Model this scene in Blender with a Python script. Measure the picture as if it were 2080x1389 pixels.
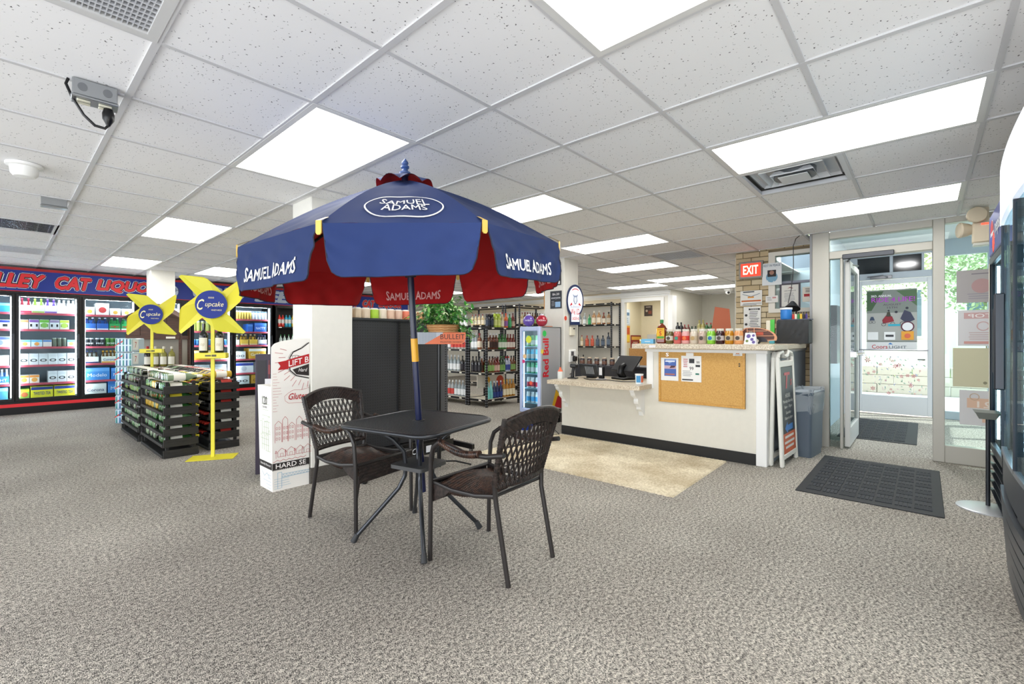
import bpy, math, random
from math import sin, cos, pi, radians, sqrt, atan2
from mathutils import Vector, Matrix
random.seed(7)
sc = bpy.context.scene
for o in list(bpy.data.objects): bpy.data.objects.remove(o)
COL = sc.collection
V = Vector

# ---------------------------------------------------------------- camera
CAMZ = 1.158
CEIL = 2.309
cd = bpy.data.cameras.new('camera'); cam = bpy.data.objects.new('camera', cd); COL.objects.link(cam)
cd.sensor_width = 36; cd.lens = 933.86/2080*36; cd.clip_start = .02; cd.clip_end = 200
cd.shift_y = (689.73-694.5)/2080*1.0
cam.location = (0, 0, CAMZ)
cam.rotation_euler = (pi/2, 0, 0.730953-pi/2)
sc.camera = cam

# ---------------------------------------------------------------- world, sun, exposure
w = bpy.data.worlds.new('World'); sc.world = w; w.use_nodes = True
nt = w.node_tree; bg = nt.nodes['Background']
bg.inputs['Color'].default_value = (.90, .95, 1, 1); bg.inputs['Strength'].default_value = 3.0
sd = bpy.data.lights.new('sun', 'SUN'); sd.energy = 8; sd.angle = radians(.6); sd.color = (1, .96, .88)
so = bpy.data.objects.new('sun', sd); COL.objects.link(so)
so.rotation_euler = V((.30, -.62, .95)).to_track_quat('Z', 'Y').to_euler()
vs = sc.view_settings; vs.view_transform = 'Standard'; vs.look = 'None'; vs.exposure = .45; vs.gamma = 1
vs.use_curve_mapping = False
for nm_, lc_, dr_, sx_, sy_, en_ in (('fill_behind_left', (-2.6, 1.5, .9), (.8, .25, .62), 4.0, 1.6, 42), ('fill_behind_right', (.6, -1.0, .9), (.35, .8, .62), 3.0, 1.4, 24)):  # added fill panels behind the camera that brighten the ceiling, not real daylight
    ad_ = bpy.data.lights.new(nm_, 'AREA'); ad_.shape = 'RECTANGLE'; ad_.size = sx_; ad_.size_y = sy_; ad_.energy = en_; ad_.color = (.97, .985, 1)
    ao_ = bpy.data.objects.new(nm_, ad_); COL.objects.link(ao_); ao_.location = lc_; ao_.rotation_euler = V(dr_).to_track_quat('-Z', 'Y').to_euler()
LAMP = 6.0      # radiance of the ceiling light diffusers

# ---------------------------------------------------------------- materials
def lin(h):
    h = h.lstrip('#'); h = h if len(h) == 6 else ''.join(q+q for q in h); c = [int(h[i:i+2], 16)/255 for i in (0, 2, 4)]
    return [x/12.92 if x <= .04045 else ((x+.055)/1.055)**2.4 for x in c]
MC = {}
def m(h, rough=.5, metal=0., emit=0., spec=.5, coat=0.):
    k = (h, rough, metal, emit, spec, coat)
    if k in MC: return MC[k]
    a = bpy.data.materials.new('mat_'+h.strip('#')); a.use_nodes = True
    b = a.node_tree.nodes['Principled BSDF']; c = lin(h)
    b.inputs['Base Color'].default_value = (*c, 1); b.inputs['Roughness'].default_value = rough
    b.inputs['Metallic'].default_value = metal; b.inputs['Specular IOR Level'].default_value = spec
    if coat: b.inputs['Coat Weight'].default_value = coat
    if emit: b.inputs['Emission Color'].default_value = (*c, 1); b.inputs['Emission Strength'].default_value = emit
    MC[k] = a; return a
def nodes(a):
    n = a.node_tree; return n.nodes, n.links, n.nodes['Principled BSDF']
def newmat(name, rough=.6):
    a = bpy.data.materials.new(name); a.use_nodes = True
    N, L, B = nodes(a); B.inputs['Roughness'].default_value = rough
    return a, N, L, B
def ramp(N, stops, interp='LINEAR'):
    r = N.new('ShaderNodeValToRGB'); e = r.color_ramp.elements; r.color_ramp.interpolation = interp
    while len(e) < len(stops): e.new(.5)
    for i, (p, c) in enumerate(stops):
        e[i].position = p; e[i].color = (*lin(c), 1)
    return r
def bump(N, L, B, sock, strength, dist):
    b = N.new('ShaderNodeBump'); b.inputs['Strength'].default_value = strength; b.inputs['Distance'].default_value = dist
    L.new(sock, b.inputs['Height']); L.new(b.outputs[0], B.inputs['Normal'])
def coords(N, L, scale=(1, 1, 1), rot=(0, 0, 0)):
    t = N.new('ShaderNodeTexCoord'); mp = N.new('ShaderNodeMapping')
    mp.inputs['Scale'].default_value = scale; mp.inputs['Rotation'].default_value = rot
    L.new(t.outputs['Object'], mp.inputs[0]); return mp.outputs[0]
def tex(N, L, kind, co, scale, **kw):
    t = N.new('ShaderNodeTex'+kind); L.new(co, t.inputs['Vector']); t.inputs['Scale'].default_value = scale
    for k, v in kw.items():
        if k in t.inputs: t.inputs[k].default_value = v
        else: setattr(t, k, v)
    return t
def mixc(N, L, fac, a, b, mode='MIX'):
    x = N.new('ShaderNodeMix'); x.data_type = 'RGBA'; x.blend_type = mode
    for s, i in ((fac, 0), (a, 6), (b, 7)):
        if hasattr(s, 'links'): L.new(s, x.inputs[i])
        elif i == 0: x.inputs[0].default_value = s
        else: x.inputs[i].default_value = (*lin(s), 1)
    return x.outputs[2]

def carpet_mat():
    a, N, L, B = newmat('carpet', .95); co = coords(N, L)
    c2 = coords(N, L, (1, .45, 1), (0, 0, .5))
    n1 = tex(N, L, 'Noise', c2, 290, Detail=3.0, Roughness=.75)
    n2 = tex(N, L, 'Noise', co, 60, Detail=2.0, Roughness=.6)
    n3 = tex(N, L, 'Noise', co, .8, Detail=3.0)
    r = ramp(N, [(.33, '#262627'), (.43, '#6b6864'), (.51, '#b1aba2'), (.63, '#f6f0e3')])
    ad = N.new('ShaderNodeMath'); ad.operation = 'MULTIPLY_ADD'; ad.inputs[1].default_value = .35; L.new(n2.outputs[0], ad.inputs[0])
    su = N.new('ShaderNodeMath'); su.operation = 'SUBTRACT'; L.new(n1.outputs[0], su.inputs[0]); su.inputs[1].default_value = .175
    L.new(su.outputs[0], ad.inputs[2]); L.new(ad.outputs[0], r.inputs[0])
    r3 = ramp(N, [(.3, '#d8d6d6'), (.7, '#ffffff')]); L.new(n3.outputs[0], r3.inputs[0])
    # small worn stains
    vo = tex(N, L, 'Voronoi', co, .55); rv = ramp(N, [(.02, '#6d6862'), (.075, '#ffffff')]); L.new(vo.outputs[0], rv.inputs[0])
    c = mixc(N, L, 1.0, r.outputs[0], r3.outputs[0], 'MULTIPLY'); c = mixc(N, L, .8, c, rv.outputs[0], 'MULTIPLY')
    L.new(c, B.inputs['Base Color']); bump(N, L, B, n1.outputs[0], .6, .006); B.inputs['Specular IOR Level'].default_value = .1
    return a
def tile_mat():
    a, N, L, B = newmat('acoustic_tile', .95); co = coords(N, L)
    dk = N.new('ShaderNodeTexNoise'); L.new(co, dk.inputs['Vector']); dk.inputs['Scale'].default_value = 55
    mx = N.new('ShaderNodeVectorMath'); mx.operation = 'MULTIPLY_ADD'; mx.inputs[1].default_value = (.02, .02, .02)
    L.new(dk.outputs[1], mx.inputs[0]); L.new(co, mx.inputs[2])
    v = tex(N, L, 'Voronoi', mx.outputs[0], 62); v.inputs['Randomness'].default_value = 1
    rr = N.new('ShaderNodeMath'); rr.operation = 'MULTIPLY_ADD'; L.new(v.outputs['Color'], rr.inputs[0]); rr.inputs[1].default_value = .24; rr.inputs[2].default_value = .0
    lt = N.new('ShaderNodeMath'); lt.operation = 'LESS_THAN'; L.new(v.outputs[0], lt.inputs[0]); L.new(rr.outputs[0], lt.inputs[1])
    c = mixc(N, L, lt.outputs[0], '#f4f4f5', '#6f6e70'); L.new(c, B.inputs['Base Color'])
    inv = N.new('ShaderNodeMath'); inv.operation = 'SUBTRACT'; inv.inputs[0].default_value = 1; L.new(lt.outputs[0], inv.inputs[1])
    bump(N, L, B, inv.outputs[0], .4, .002); B.inputs['Specular IOR Level'].default_value = .1
    return a
def wall_mat(h, s=18):
    a, N, L, B = newmat('painted_wall', .75); co = coords(N, L)
    n = tex(N, L, 'Noise', co, s, Detail=4.0); r = ramp(N, [(.3, h), (.8, h)]); L.new(n.outputs[0], r.inputs[0])
    e = r.color_ramp.elements[0]; e.color = tuple(x*.96 for x in e.color[:3])+(1,)
    L.new(r.outputs[0], B.inputs['Base Color']); bump(N, L, B, n.outputs[0], .08, .004); return a
def wood_mat(dark, light, scale=6, rot=(0, 0, 0), rough=.5, stretch=(1, 12, 12)):
    a, N, L, B = newmat('wood', rough); co = coords(N, L, stretch, rot)
    n = tex(N, L, 'Noise', co, scale, Detail=5.0, Roughness=.6); r = ramp(N, [(.3, dark), (.7, light)])
    L.new(n.outputs[0], r.inputs[0]); L.new(r.outputs[0], B.inputs['Base Color']); bump(N, L, B, n.outputs[0], .25, .002); return a
def speck_mat(stops, scale, rough=.4, b=.0):
    a, N, L, B = newmat('speckled', rough); co = coords(N, L)
    n = tex(N, L, 'Noise', co, scale, Detail=3.0, Roughness=.8); r = ramp(N, stops); L.new(n.outputs[0], r.inputs[0])
    L.new(r.outputs[0], B.inputs['Base Color'])
    if b: bump(N, L, B, n.outputs[0], b, .004)
    return a
def glass_mat(tint='#f4fbfb', refl=.5):
    a = bpy.data.materials.new('pane_glass'); a.use_nodes = True; n = a.node_tree; N, L = n.nodes, n.links
    N.clear(); o = N.new('ShaderNodeOutputMaterial'); t = N.new('ShaderNodeBsdfTransparent'); t.inputs[0].default_value = (*lin(tint), 1)
    g = N.new('ShaderNodeBsdfGlossy'); g.inputs['Roughness'].default_value = .02
    f = N.new('ShaderNodeFresnel'); f.inputs[0].default_value = 1.45
    mu = N.new('ShaderNodeMath'); mu.operation = 'MULTIPLY'; mu.inputs[1].default_value = refl; L.new(f.outputs[0], mu.inputs[0])
    x = N.new('ShaderNodeMixShader'); L.new(mu.outputs[0], x.inputs[0]); L.new(t.outputs[0], x.inputs[1]); L.new(g.outputs[0], x.inputs[2])
    L.new(x.outputs[0], o.inputs[0]); return a
def film_mat():
    a = bpy.data.materials.new('clear_film'); a.use_nodes = True; N, L = a.node_tree.nodes, a.node_tree.links
    N.clear(); o = N.new('ShaderNodeOutputMaterial'); t = N.new('ShaderNodeBsdfTransparent'); p = N.new('ShaderNodeBsdfPrincipled')
    p.inputs['Base Color'].default_value = (.62, .68, .74, 1); p.inputs['Roughness'].default_value = .18; x = N.new('ShaderNodeMixShader'); x.inputs[0].default_value = .42
    L.new(t.outputs[0], x.inputs[1]); L.new(p.outputs[0], x.inputs[2]); L.new(x.outputs[0], o.inputs[0]); return a
def weave_mat(dark, light, scale):
    a, N, L, B = newmat('woven_resin', .38); co = coords(N, L)
    n = tex(N, L, 'Noise', co, scale, Detail=2.0); r = ramp(N, [(.35, dark), (.65, light)]); L.new(n.outputs[0], r.inputs[0])
    L.new(r.outputs[0], B.inputs['Base Color']); return a

M_CARPET = carpet_mat(); M_TILE = tile_mat(); M_WALL = wall_mat('#ece9e0'); M_WALLC = wall_mat('#e3e1d9'); M_GRID = m('#cfcfd1', .5)
M_GLASS = glass_mat(); M_GLASSB = glass_mat('#e9f5f7', .8); M_GLASSC = glass_mat('#eef6f8', .35)
M_BLACK = m('#141416', .4); M_BLACKM = m('#101012', .35, .3); M_WHITE = m('#f2f2f0', .5); M_ALU = m('#b9b6ad', .42, .35); M_CHROME = m('#c8c8cc', .2, 1)
M_BASE = speck_mat([(.35, '#1e1d1d'), (.55, '#5a554f'), (.7, '#8d867d')], 260, .9, .4)
M_GRANITE = speck_mat([(.3, '#a08b72'), (.5, '#cdbfa8'), (.62, '#e6dcc9')], 90, .3)
M_CORK = speck_mat([(.3, '#b98a48'), (.5, '#d0a25c'), (.7, '#dab16e')], 120, .85)
M_OAK = wood_mat('#c08a3c', '#d9a755', 5, rough=.4)
M_LAMP = None

# ---------------------------------------------------------------- mesh builder
class MB:
    def __init__(s): s.v = []; s.f = []; s.k = []; s.X = Matrix.Identity(4)
    def at(s, x=0, y=0, z=0, rz=0, rx=0, ry=0, sc_=1):
        s.X = Matrix.Translation((x, y, z)) @ Matrix.Rotation(rz, 4, 'Z') @ Matrix.Rotation(ry, 4, 'Y') @ Matrix.Rotation(rx, 4, 'X') @ Matrix.Scale(sc_, 4); return s
    def add(s, vs, fs, k=0):
        n = len(s.v); s.v += [s.X @ V(p) for p in vs]; s.f += [[i+n for i in f] for f in fs]; s.k += [k]*len(fs); return s
    def box(s, x0, y0, z0, x1, y1, z1, k=0, b=0):
        if x0 > x1: x0, x1 = x1, x0
        if y0 > y1: y0, y1 = y1, y0
        if z0 > z1: z0, z1 = z1, z0
        if not b:
            return s.add([(x, y, z) for x in (x0, x1) for y in (y0, y1) for z in (z0, z1)],
                         [(0, 1, 3, 2), (4, 6, 7, 5), (0, 4, 5, 1), (2, 3, 7, 6), (0, 2, 6, 4), (1, 5, 7, 3)], k)
        b = min(b, (x1-x0)*.45, (y1-y0)*.45, (z1-z0)*.45)
        vs = []; idx = {}
        for ix in (0, 1):
            for iy in (0, 1):
                for iz in (0, 1):
                    X_, Y_, Z_ = (x0, x1)[ix], (y0, y1)[iy], (z0, z1)[iz]
                    sx, sy, sz = (b, -b)[ix], (b, -b)[iy], (b, -b)[iz]
                    idx[(ix, iy, iz, 0)] = len(vs); vs.append((X_, Y_+sy, Z_+sz))
                    idx[(ix, iy, iz, 1)] = len(vs); vs.append((X_+sx, Y_, Z_+sz))
                    idx[(ix, iy, iz, 2)] = len(vs); vs.append((X_+sx, Y_+sy, Z_))
        I = lambda *a: idx[a]; fs = []
        for a_ in (0, 1):
            q = [I(a_, 0, 0, 0), I(a_, 0, 1, 0), I(a_, 1, 1, 0), I(a_, 1, 0, 0)]; fs.append(q if a_ == 0 else q[::-1])
            q = [I(0, a_, 0, 1), I(1, a_, 0, 1), I(1, a_, 1, 1), I(0, a_, 1, 1)]; fs.append(q if a_ == 0 else q[::-1])
            q = [I(0, 0, a_, 2), I(0, 1, a_, 2), I(1, 1, a_, 2), I(1, 0, a_, 2)]; fs.append(q if a_ == 0 else q[::-1])
            for c_ in (0, 1):
                fs.append([I(a_, c_, 0, 0), I(a_, c_, 0, 1), I(a_, c_, 1, 1), I(a_, c_, 1, 0)])
                fs.append([I(a_, 0, c_, 0), I(a_, 0, c_, 2), I(a_, 1, c_, 2), I(a_, 1, c_, 0)])
                fs.append([I(0, a_, c_, 1), I(0, a_, c_, 2), I(1, a_, c_, 2), I(1, a_, c_, 1)])
                for d_ in (0, 1): fs.append([I(a_, c_, d_, 0), I(a_, c_, d_, 1), I(a_, c_, d_, 2)])
        n = len(s.f); s.add(vs, fs, k)
        return s
    def tube(s, pts, r, n=8, k=0, cap=True, closed=False):
        pts = [V(p) for p in pts]; N_ = len(pts); R = r if isinstance(r, (list, tuple)) else [r]*N_
        vs = []; fs = []; prev = None
        for i, p in enumerate(pts):
            if closed: t = pts[(i+1) % N_]-pts[i-1]
            else: t = pts[min(i+1, N_-1)]-pts[max(i-1, 0)]
            t.normalize()
            if prev is None:
                u = t.orthogonal().normalized()
            else:
                u = prev-t*prev.dot(t)
                u = u.normalized() if u.length > 1e-6 else t.orthogonal().normalized()
            prev = u; w_ = t.cross(u)
            for j in range(n):
                a = 2*pi*j/n; vs.append(p+u*cos(a)*R[i]+w_*sin(a)*R[i])
        for i in range(N_ if closed else N_-1):
            for j in range(n):
                a = i*n+j; b = i*n+(j+1) % n; i2 = (i+1) % N_
                fs.append((a, b, i2*n+(j+1) % n, i2*n+j))
        if cap and not closed: fs.append(tuple(range(n))[::-1]); fs.append(tuple(range((N_-1)*n, N_*n)))
        return s.add(vs, fs, k)
    def lathe(s, prof, n=12, ks=None, o=(0, 0, 0), a0=0, a1=2*pi):
        full = abs(a1-a0-2*pi) < 1e-6; c = n if full else n+1; vs = []; P = len(prof)
        for r, z in prof:
            for j in range(c):
                a = a0+(a1-a0)*j/n; vs.append((o[0]+r*cos(a), o[1]+r*sin(a), o[2]+z))
        for i in range(P-1):
            s_f = []
            for j in range(n):
                j2 = (j+1) % c
                s_f.append((i*c+j, i*c+j2, (i+1)*c+j2, (i+1)*c+j))
            s._tmp = s_f
            if i == 0: base = len(s.v); s.v += [s.X @ V(p) for p in vs]
            s.f += [[q+base for q in f] for f in s_f]; s.k += [(ks[i] if ks else 0)]*len(s_f)
        if full:
            if prof[0][0] > 1e-5: s.f.append([base+q for q in range(c)][::-1]); s.k.append(ks[0] if ks else 0)
            if prof[-1][0] > 1e-5: s.f.append([base+(P-1)*c+q for q in range(c)]); s.k.append(ks[-1] if ks else 0)
        return s
    def cyl(s, x, y, z0, z1, r, n=16, k=0, r2=None): return s.lathe([(r, z0), (r if r2 is None else r2, z1)], n, [k], (x, y, 0))
    def sphere(s, x, y, z, r, n=12, k=0, sz=1):
        h = n//2; return s.lathe([(max(r*sin(pi*i/h), 1e-6), -r*cos(pi*i/h)*sz) for i in range(h+1)], n, [k]*h, (x, y, z))
    def prism(s, poly, o, ux, uy, th, k=0, kside=None):
        o, ux, uy = V(o), V(ux).normalized(), V(uy).normalized(); nrm = ux.cross(uy).normalized()
        n = len(poly); f0 = [o+ux*a+uy*b for a, b in poly]; f1 = [p-nrm*th for p in f0]
        s.add(f0+f1, [list(range(n)), list(range(2*n-1, n-1, -1))], k)
        nn = len(s.v)-2*n; ks = k if kside is None else kside
        for i in range(n): s.f.append([nn+i, nn+n+i, nn+n+(i+1) % n, nn+(i+1) % n]); s.k.append(ks)
        return s
    def quad(s, o, ux, uy, w_, h, k=0):
        o, ux, uy = V(o), V(ux).normalized(), V(uy).normalized()
        return s.add([o, o+ux*w_, o+ux*w_+uy*h, o+uy*h], [(0, 1, 2, 3)], k)
    def text(s, st, o, ux, uy, h, w_=None, k=0, shear=0, bold=0, align='C', warp=None):
        vs, fs = text_mesh(st, shear, bold)
        if not vs: return s
        x0 = min(p[0] for p in vs); x1 = max(p[0] for p in vs); y0 = min(p[1] for p in vs); y1 = max(p[1] for p in vs)
        ky = h/max(y1-y0, 1e-6); kx = (w_/(x1-x0)) if w_ else ky; W = (x1-x0)*kx
        ox = {'C': -W/2, 'L': 0, 'R': -W}[align]
        o, ux, uy = V(o), V(ux).normalized(), V(uy).normalized(); out = []; nrm = ux.cross(uy)
        for q_, (x, y) in enumerate(vs):
            X_ = ox+(x-x0)*kx; Y_ = (y-y0)*ky
            if warp: X_, Y_ = warp(X_, Y_)
            out.append(o+ux*X_+uy*Y_+nrm*(layer(q_, len(vs)) if bold else 0))
        return s.add(out, fs, k)
    def build(s, name, mats, parent=None, smooth=True, ang=.7, loc=None):
        me = bpy.data.meshes.new(name); me.from_pydata([tuple(p) for p in s.v], [], s.f)
        if not isinstance(mats, (list, tuple)): mats = [mats]
        for a in mats: me.materials.append(a)
        if len(mats) > 1: me.polygons.foreach_set('material_index', s.k)
        me.update()
        if smooth: me.shade_smooth(); me.set_sharp_from_angle(angle=ang)
        o = bpy.data.objects.new(name, me); COL.objects.link(o)
        if parent: o.parent = parent
        if loc: o.location = loc
        return o
def layer(i, n): return (i//(n//9))*5e-5
TC = {}
def text_mesh(st, shear=0, bold=0):
    k = (st, shear, bold)
    if k in TC: return TC[k]
    if bold:        # a bolder face: the outline repeated around a small circle
        v0, f0 = text_mesh(st, shear, 0); vs, fs = list(v0), list(f0)
        for q in range(8):
            a = q*pi/4; n0 = len(vs); vs += [(x+bold*cos(a), y+bold*sin(a)) for x, y in v0]; fs += [[i_+n0 for i_ in f_] for f_ in f0]
        TC[k] = (vs, fs); return TC[k]
    c = bpy.data.curves.new('t', 'FONT'); c.body = st; c.size = 1; c.shear = shear; c.resolution_u = 2
    o = bpy.data.objects.new('t', c); me = o.to_mesh()
    vs = [(p.co.x, p.co.y) for p in me.vertices]; fs = [list(p.vertices) for p in me.polygons]
    o.to_mesh_clear(); bpy.data.objects.remove(o); bpy.data.curves.remove(c)
    TC[k] = (vs, fs); return TC[k]
PX, PY, PZ = V((1, 0, 0)), V((0, 1, 0)), V((0, 0, 1))

def tag(o, label, cat, group=None, kind=None):
    if label: o['label'] = label
    if cat: o['category'] = cat
    if group: o['group'] = group
    if kind: o['kind'] = kind
    return o
def thing(name, label, cat, loc=(0, 0, 0), rz=0, group=None):
    o = bpy.data.objects.new(name, None); COL.objects.link(o); o.location = loc; o.rotation_euler = (0, 0, rz)
    o.empty_display_size = .05
    return tag(o, label, cat, group)
def struct(o): o['kind'] = 'structure'; return o
def copy_tree(o, loc=None, rz=None, label=None, group=None, parent=None):
    c = o.copy(); COL.objects.link(c)
    if parent: c.parent = parent
    for ch in [q for q in bpy.data.objects if q.parent == o] if parent is None else kids(o): copy_tree(ch, parent=c)
    if loc is not None: c.location = loc
    if rz is not None: c.rotation_euler = (0, 0, rz)
    if label: c['label'] = label
    if group: c['group'] = group
    return c
def kids(o): return [q for q in bpy.data.objects if q.parent == o]
ORD = ['first', 'second', 'third', 'fourth', 'fifth', 'sixth', 'seventh', 'eighth', 'ninth', 'tenth', 'eleventh', 'twelfth', 'thirteenth', 'fourteenth', 'fifteenth', 'sixteenth']

# ================================================================ SETTING
TX, TY, T = 1.626, .987, .6096          # a corner of the ceiling grid, tile size
def gx(i): return TX+T*i
def gy(j): return TY+T*j
# floor
o = MB().box(-5, -5, -.12, 12.5, 11.2, 0).build('floor', M_CARPET, smooth=False); struct(o)
# ceiling: upper slab, grid bars and tiles
ceil = struct(MB().box(-4, -4, CEIL+.25, 6.62, 11.2, CEIL+.3).box(6.62, 1.95, CEIL+.25, 12.6, 11.2, CEIL+.3).build('ceiling', m('#8a8a8a', .9), smooth=False))
LIGHTS = [(-1, 0, 2, 4), (2, 3, -2, 0), (5, 6, -2, 0), (-1, 0, -2, 0), (2, 3, 2, 4), (-1, 0, 7, 9), (-1, 0, 12, 14), (5, 6, 2, 4), (8, 9, 3, 5), (11, 12, 3, 5), (14, 15, 3, 5), (12, 13, 5, 7), (1, 2, 12, 14), (5, 6, 12, 14), (2, 3, 7, 9), (5, 6, 7, 9), (9, 10, 9, 11), (15, 16, 6, 8), (12, 13, 9, 11), (9, 10, 12, 14)]  # fixtures at the end of the list are added, unseen, to brighten the back
HOLES = [(-4, -2, 0, 2), (-4, -2, 9, 10), (-4, -2, 12, 13), (3, 4, -1, 0), (7, 8, 2, 3)]
used = set()
for a, b, c, d in LIGHTS+HOLES:
    for i in range(a, b):
        for j in range(c, d): used.add((i, j))
X0, X1, Y0, Y1 = -6, 18, -5, 17
def inroom(i, j):
    x, y = gx(i+.5), gy(j+.5)
    if y < -2 or x < -2.2 or y > 11.1 or x > 12.5: return False
    if x > 6.0 and y < .98: return False
    if x > 6.7 and y < 1.9: return False
    return True
tv = MB().box(0, 0, 0, T-.014, T-.014, .018); tme = tv.build('ceiling_tile', M_TILE, ceil, smooth=False); tmesh = tme.data
bpy.data.objects.remove(tme); far = MB()
cf = (cos(.730953), sin(.730953))
for i in range(X0, X1):
    for j in range(Y0, Y1):
        if (i, j) in used or not inroom(i, j): continue
        x, y = gx(i)+.007, gy(j)+.007; zz = CEIL+.002+random.uniform(0, .0025)
        dpt = x*cf[0]+y*cf[1]
        if dpt > 9.2: far.box(x, y, zz, x+T-.014, y+T-.014, zz+.018); continue
        t = bpy.data.objects.new('ceiling_tile', tmesh); COL.objects.link(t); t.parent = ceil; t.location = (x, y, zz)
far.build('far_tiles', M_TILE, ceil, smooth=False)['kind'] = 'stuff'
def bars(b, fixed, lo, hi, horiz, half, drop):
    # one straight grid bar, interrupted where a fixture spans it
    cuts = []
    for a_, b2, c_, d_ in LIGHTS+HOLES:
        p0, p1, q0, q1 = (c_, d_, a_, b2) if horiz else (a_, b2, c_, d_)
        if p0 < fixed < p1: cuts.append(((gx if horiz else gy)(q0), (gx if horiz else gy)(q1)))
    pos = lo; c0 = (gy if horiz else gx)(fixed)
    for s0, s1 in sorted(cuts)+[(hi, hi)]:
        s0 = min(s0, hi)
        if s0 > pos+.01:
            if horiz: b.box(pos, c0-half, CEIL-drop, s0, c0+half, CEIL+.03)
            else: b.box(c0-half, pos, CEIL-drop, c0+half, s0, CEIL+.03)
        pos = max(pos, s1)
    return b
for i in range(X0, X1+1):
    if gx(i) < -2.3 or gx(i) > 12.4: continue
    bars(MB(), i, -1.4 if gx(i) < 6 else (.98 if gx(i) < 6.6 else 1.95), 11.1, False, .013, .004).build('grid_runner', M_GRID, ceil, smooth=False)
for j in range(Y0, Y1+1):
    if gy(j) < -1.2 or gy(j) > 11.1: continue
    bars(MB(), j, -2.3, 5.99 if gy(j) < .98 else (6.6 if gy(j) < 1.95 else 12.4), True, .011, .0035).build('grid_cross_bar', M_GRID, ceil, smooth=False)

# ceiling lights
def lamp_mat():
    a, N, L, B = newmat('lit_diffuser', .6)
    co = coords(N, L); g = N.new('ShaderNodeSeparateXYZ'); L.new(co, g.inputs[0])
    # two tubes behind a prismatic lens: brighter above each tube
    s1 = N.new('ShaderNodeMath'); s1.operation = 'MULTIPLY'; s1.inputs[1].default_value = 2*pi/.30; L.new(g.outputs[0], s1.inputs[0])
    s2 = N.new('ShaderNodeMath'); s2.operation = 'COSINE'; L.new(s1.outputs[0], s2.inputs[0])
    s3 = N.new('ShaderNodeMath'); s3.operation = 'MULTIPLY_ADD'; s3.inputs[1].default_value = -LAMP*.22; s3.inputs[2].default_value = LAMP; L.new(s2.outputs[0], s3.inputs[0])
    B.inputs['Base Color'].default_value = (.8, .8, .76, 1)
    B.inputs['Emission Color'].default_value = (1, .985, .94, 1); L.new(s3.outputs[0], B.inputs['Emission Strength'])
    return a
M_LAMP = lamp_mat()
LN = ['above the umbrella, just left of its tip', 'long one nearest the entrance door, beside the square air diffuser', 'right in front of the entrance door', 'at the top edge of the picture, above the counter side',
      'directly right of the umbrella top', 'left of the umbrella, before the first row of coolers', 'farthest left, close to the cooler banner', 'in front of the counter, beside the grey return grille',
      'over the counter, first one behind it', 'over the counter, second one behind it', 'over the counter, farthest one back', 'behind the round sign on the counter pillar', 'just left of the umbrella edge over the coolers',
      'seen in the gap under the umbrella', 'hidden above the umbrella canopy', 'above the liquor shelves behind the canopy', 'added unseen above the far liquor shelves', 'added to brighten the storeroom behind the doorway', 'added unseen at the back wall above the tall liquor shelves', 'added fill in the far corner before the second banner']
for (a, b, c, d), nm in zip(LIGHTS, LN):
    cx, cy = (gx(a)+gx(b))/2, (gy(c)+gy(d))/2; hw, hl = (gx(b)-gx(a))/2, (gy(d)-gy(c))/2
    t = thing('ceiling_light', 'lit rectangular ceiling light, '+nm, 'light', (cx, cy, CEIL), 0, 'recessed ceiling lights')
    f = MB()
    for s_ in (-1, 1):
        f.box(s_*hw, -hl, -.005, s_*(hw-.03), hl, .02); f.box(-hw+.03, s_*hl, -.005, hw-.03, s_*(hl-.03), .02)
    f.box(-hw, -hl, .05, hw, hl, .07)
    f.build('frame', m('#dcdcda', .4), t, smooth=False)
    MB().box(-hw+.03, -hl+.03, .003, hw-.03, hl-.03, .010).build('diffuser', M_LAMP, t, smooth=False)
# grilles and diffusers in the ceiling
def grille(a, b, c, d, label, pitch=.026, dark='#4b4f58'):
    cx, cy = (gx(a)+gx(b))/2, (gy(c)+gy(d))/2; hw, hl = (gx(b)-gx(a))/2, (gy(d)-gy(c))/2
    t = thing('ceiling_grille', label, 'air vent', (cx, cy, CEIL)); f = MB()
    for s_ in (-1, 1):
        f.box(s_*hw, -hl, -.006, s_*(hw-.035), hl, .02); f.box(-hw+.035, s_*hl, -.006, hw-.035, s_*(hl-.035), .02)
    f.build('frame', m('#d2d2d2', .45), t, smooth=False)
    e = MB(); n = int(2*(hl-.035)/pitch)
    for q in range(1, n): y = -hl+.035+q*2*(hl-.035)/n; e.box(-hw+.035, y-.0022, 0, hw-.035, y+.0022, .014)
    n = int(2*(hw-.035)/pitch/.5)
    for q in range(1, n): x = -hw+.035+q*2*(hw-.035)/n; e.box(x-.0016, -hl+.035, .001, x+.0016, hl-.035, .012)
    e.build('core_grid', m('#c9cbd0', .4), t, smooth=False)['kind'] = 'stuff'
    MB().box(-hw, -hl, .06, hw, hl, .07).build('duct_back', m(dark, .8), t, smooth=False)
grille(-4, -2, 0, 2, 'large egg-crate return grille at top left corner of the ceiling', .03)
grille(-4, -2, 12, 13, 'grey egg-crate ceiling grille at left edge near the cooler banner')
grille(7, 8, 2, 3, 'grey egg-crate ceiling grille over the counter front', .03, '#8a8d94')
t = thing('air_diffuser', 'white square stepped air diffuser beside the long ceiling light', 'air vent', ((gx(3)+gx(4))/2, (gy(-1)+gy(0))/2, CEIL)); h = T/2
f = MB()
for s_ in (-1, 1): f.box(s_*h, -h, -.006, s_*(h-.03), h, .02); f.box(-h+.03, s_*h, -.006, h-.03, s_*(h-.03), .02)
f.build('frame', m('#d6d8dc', .4), t, smooth=False)
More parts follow.
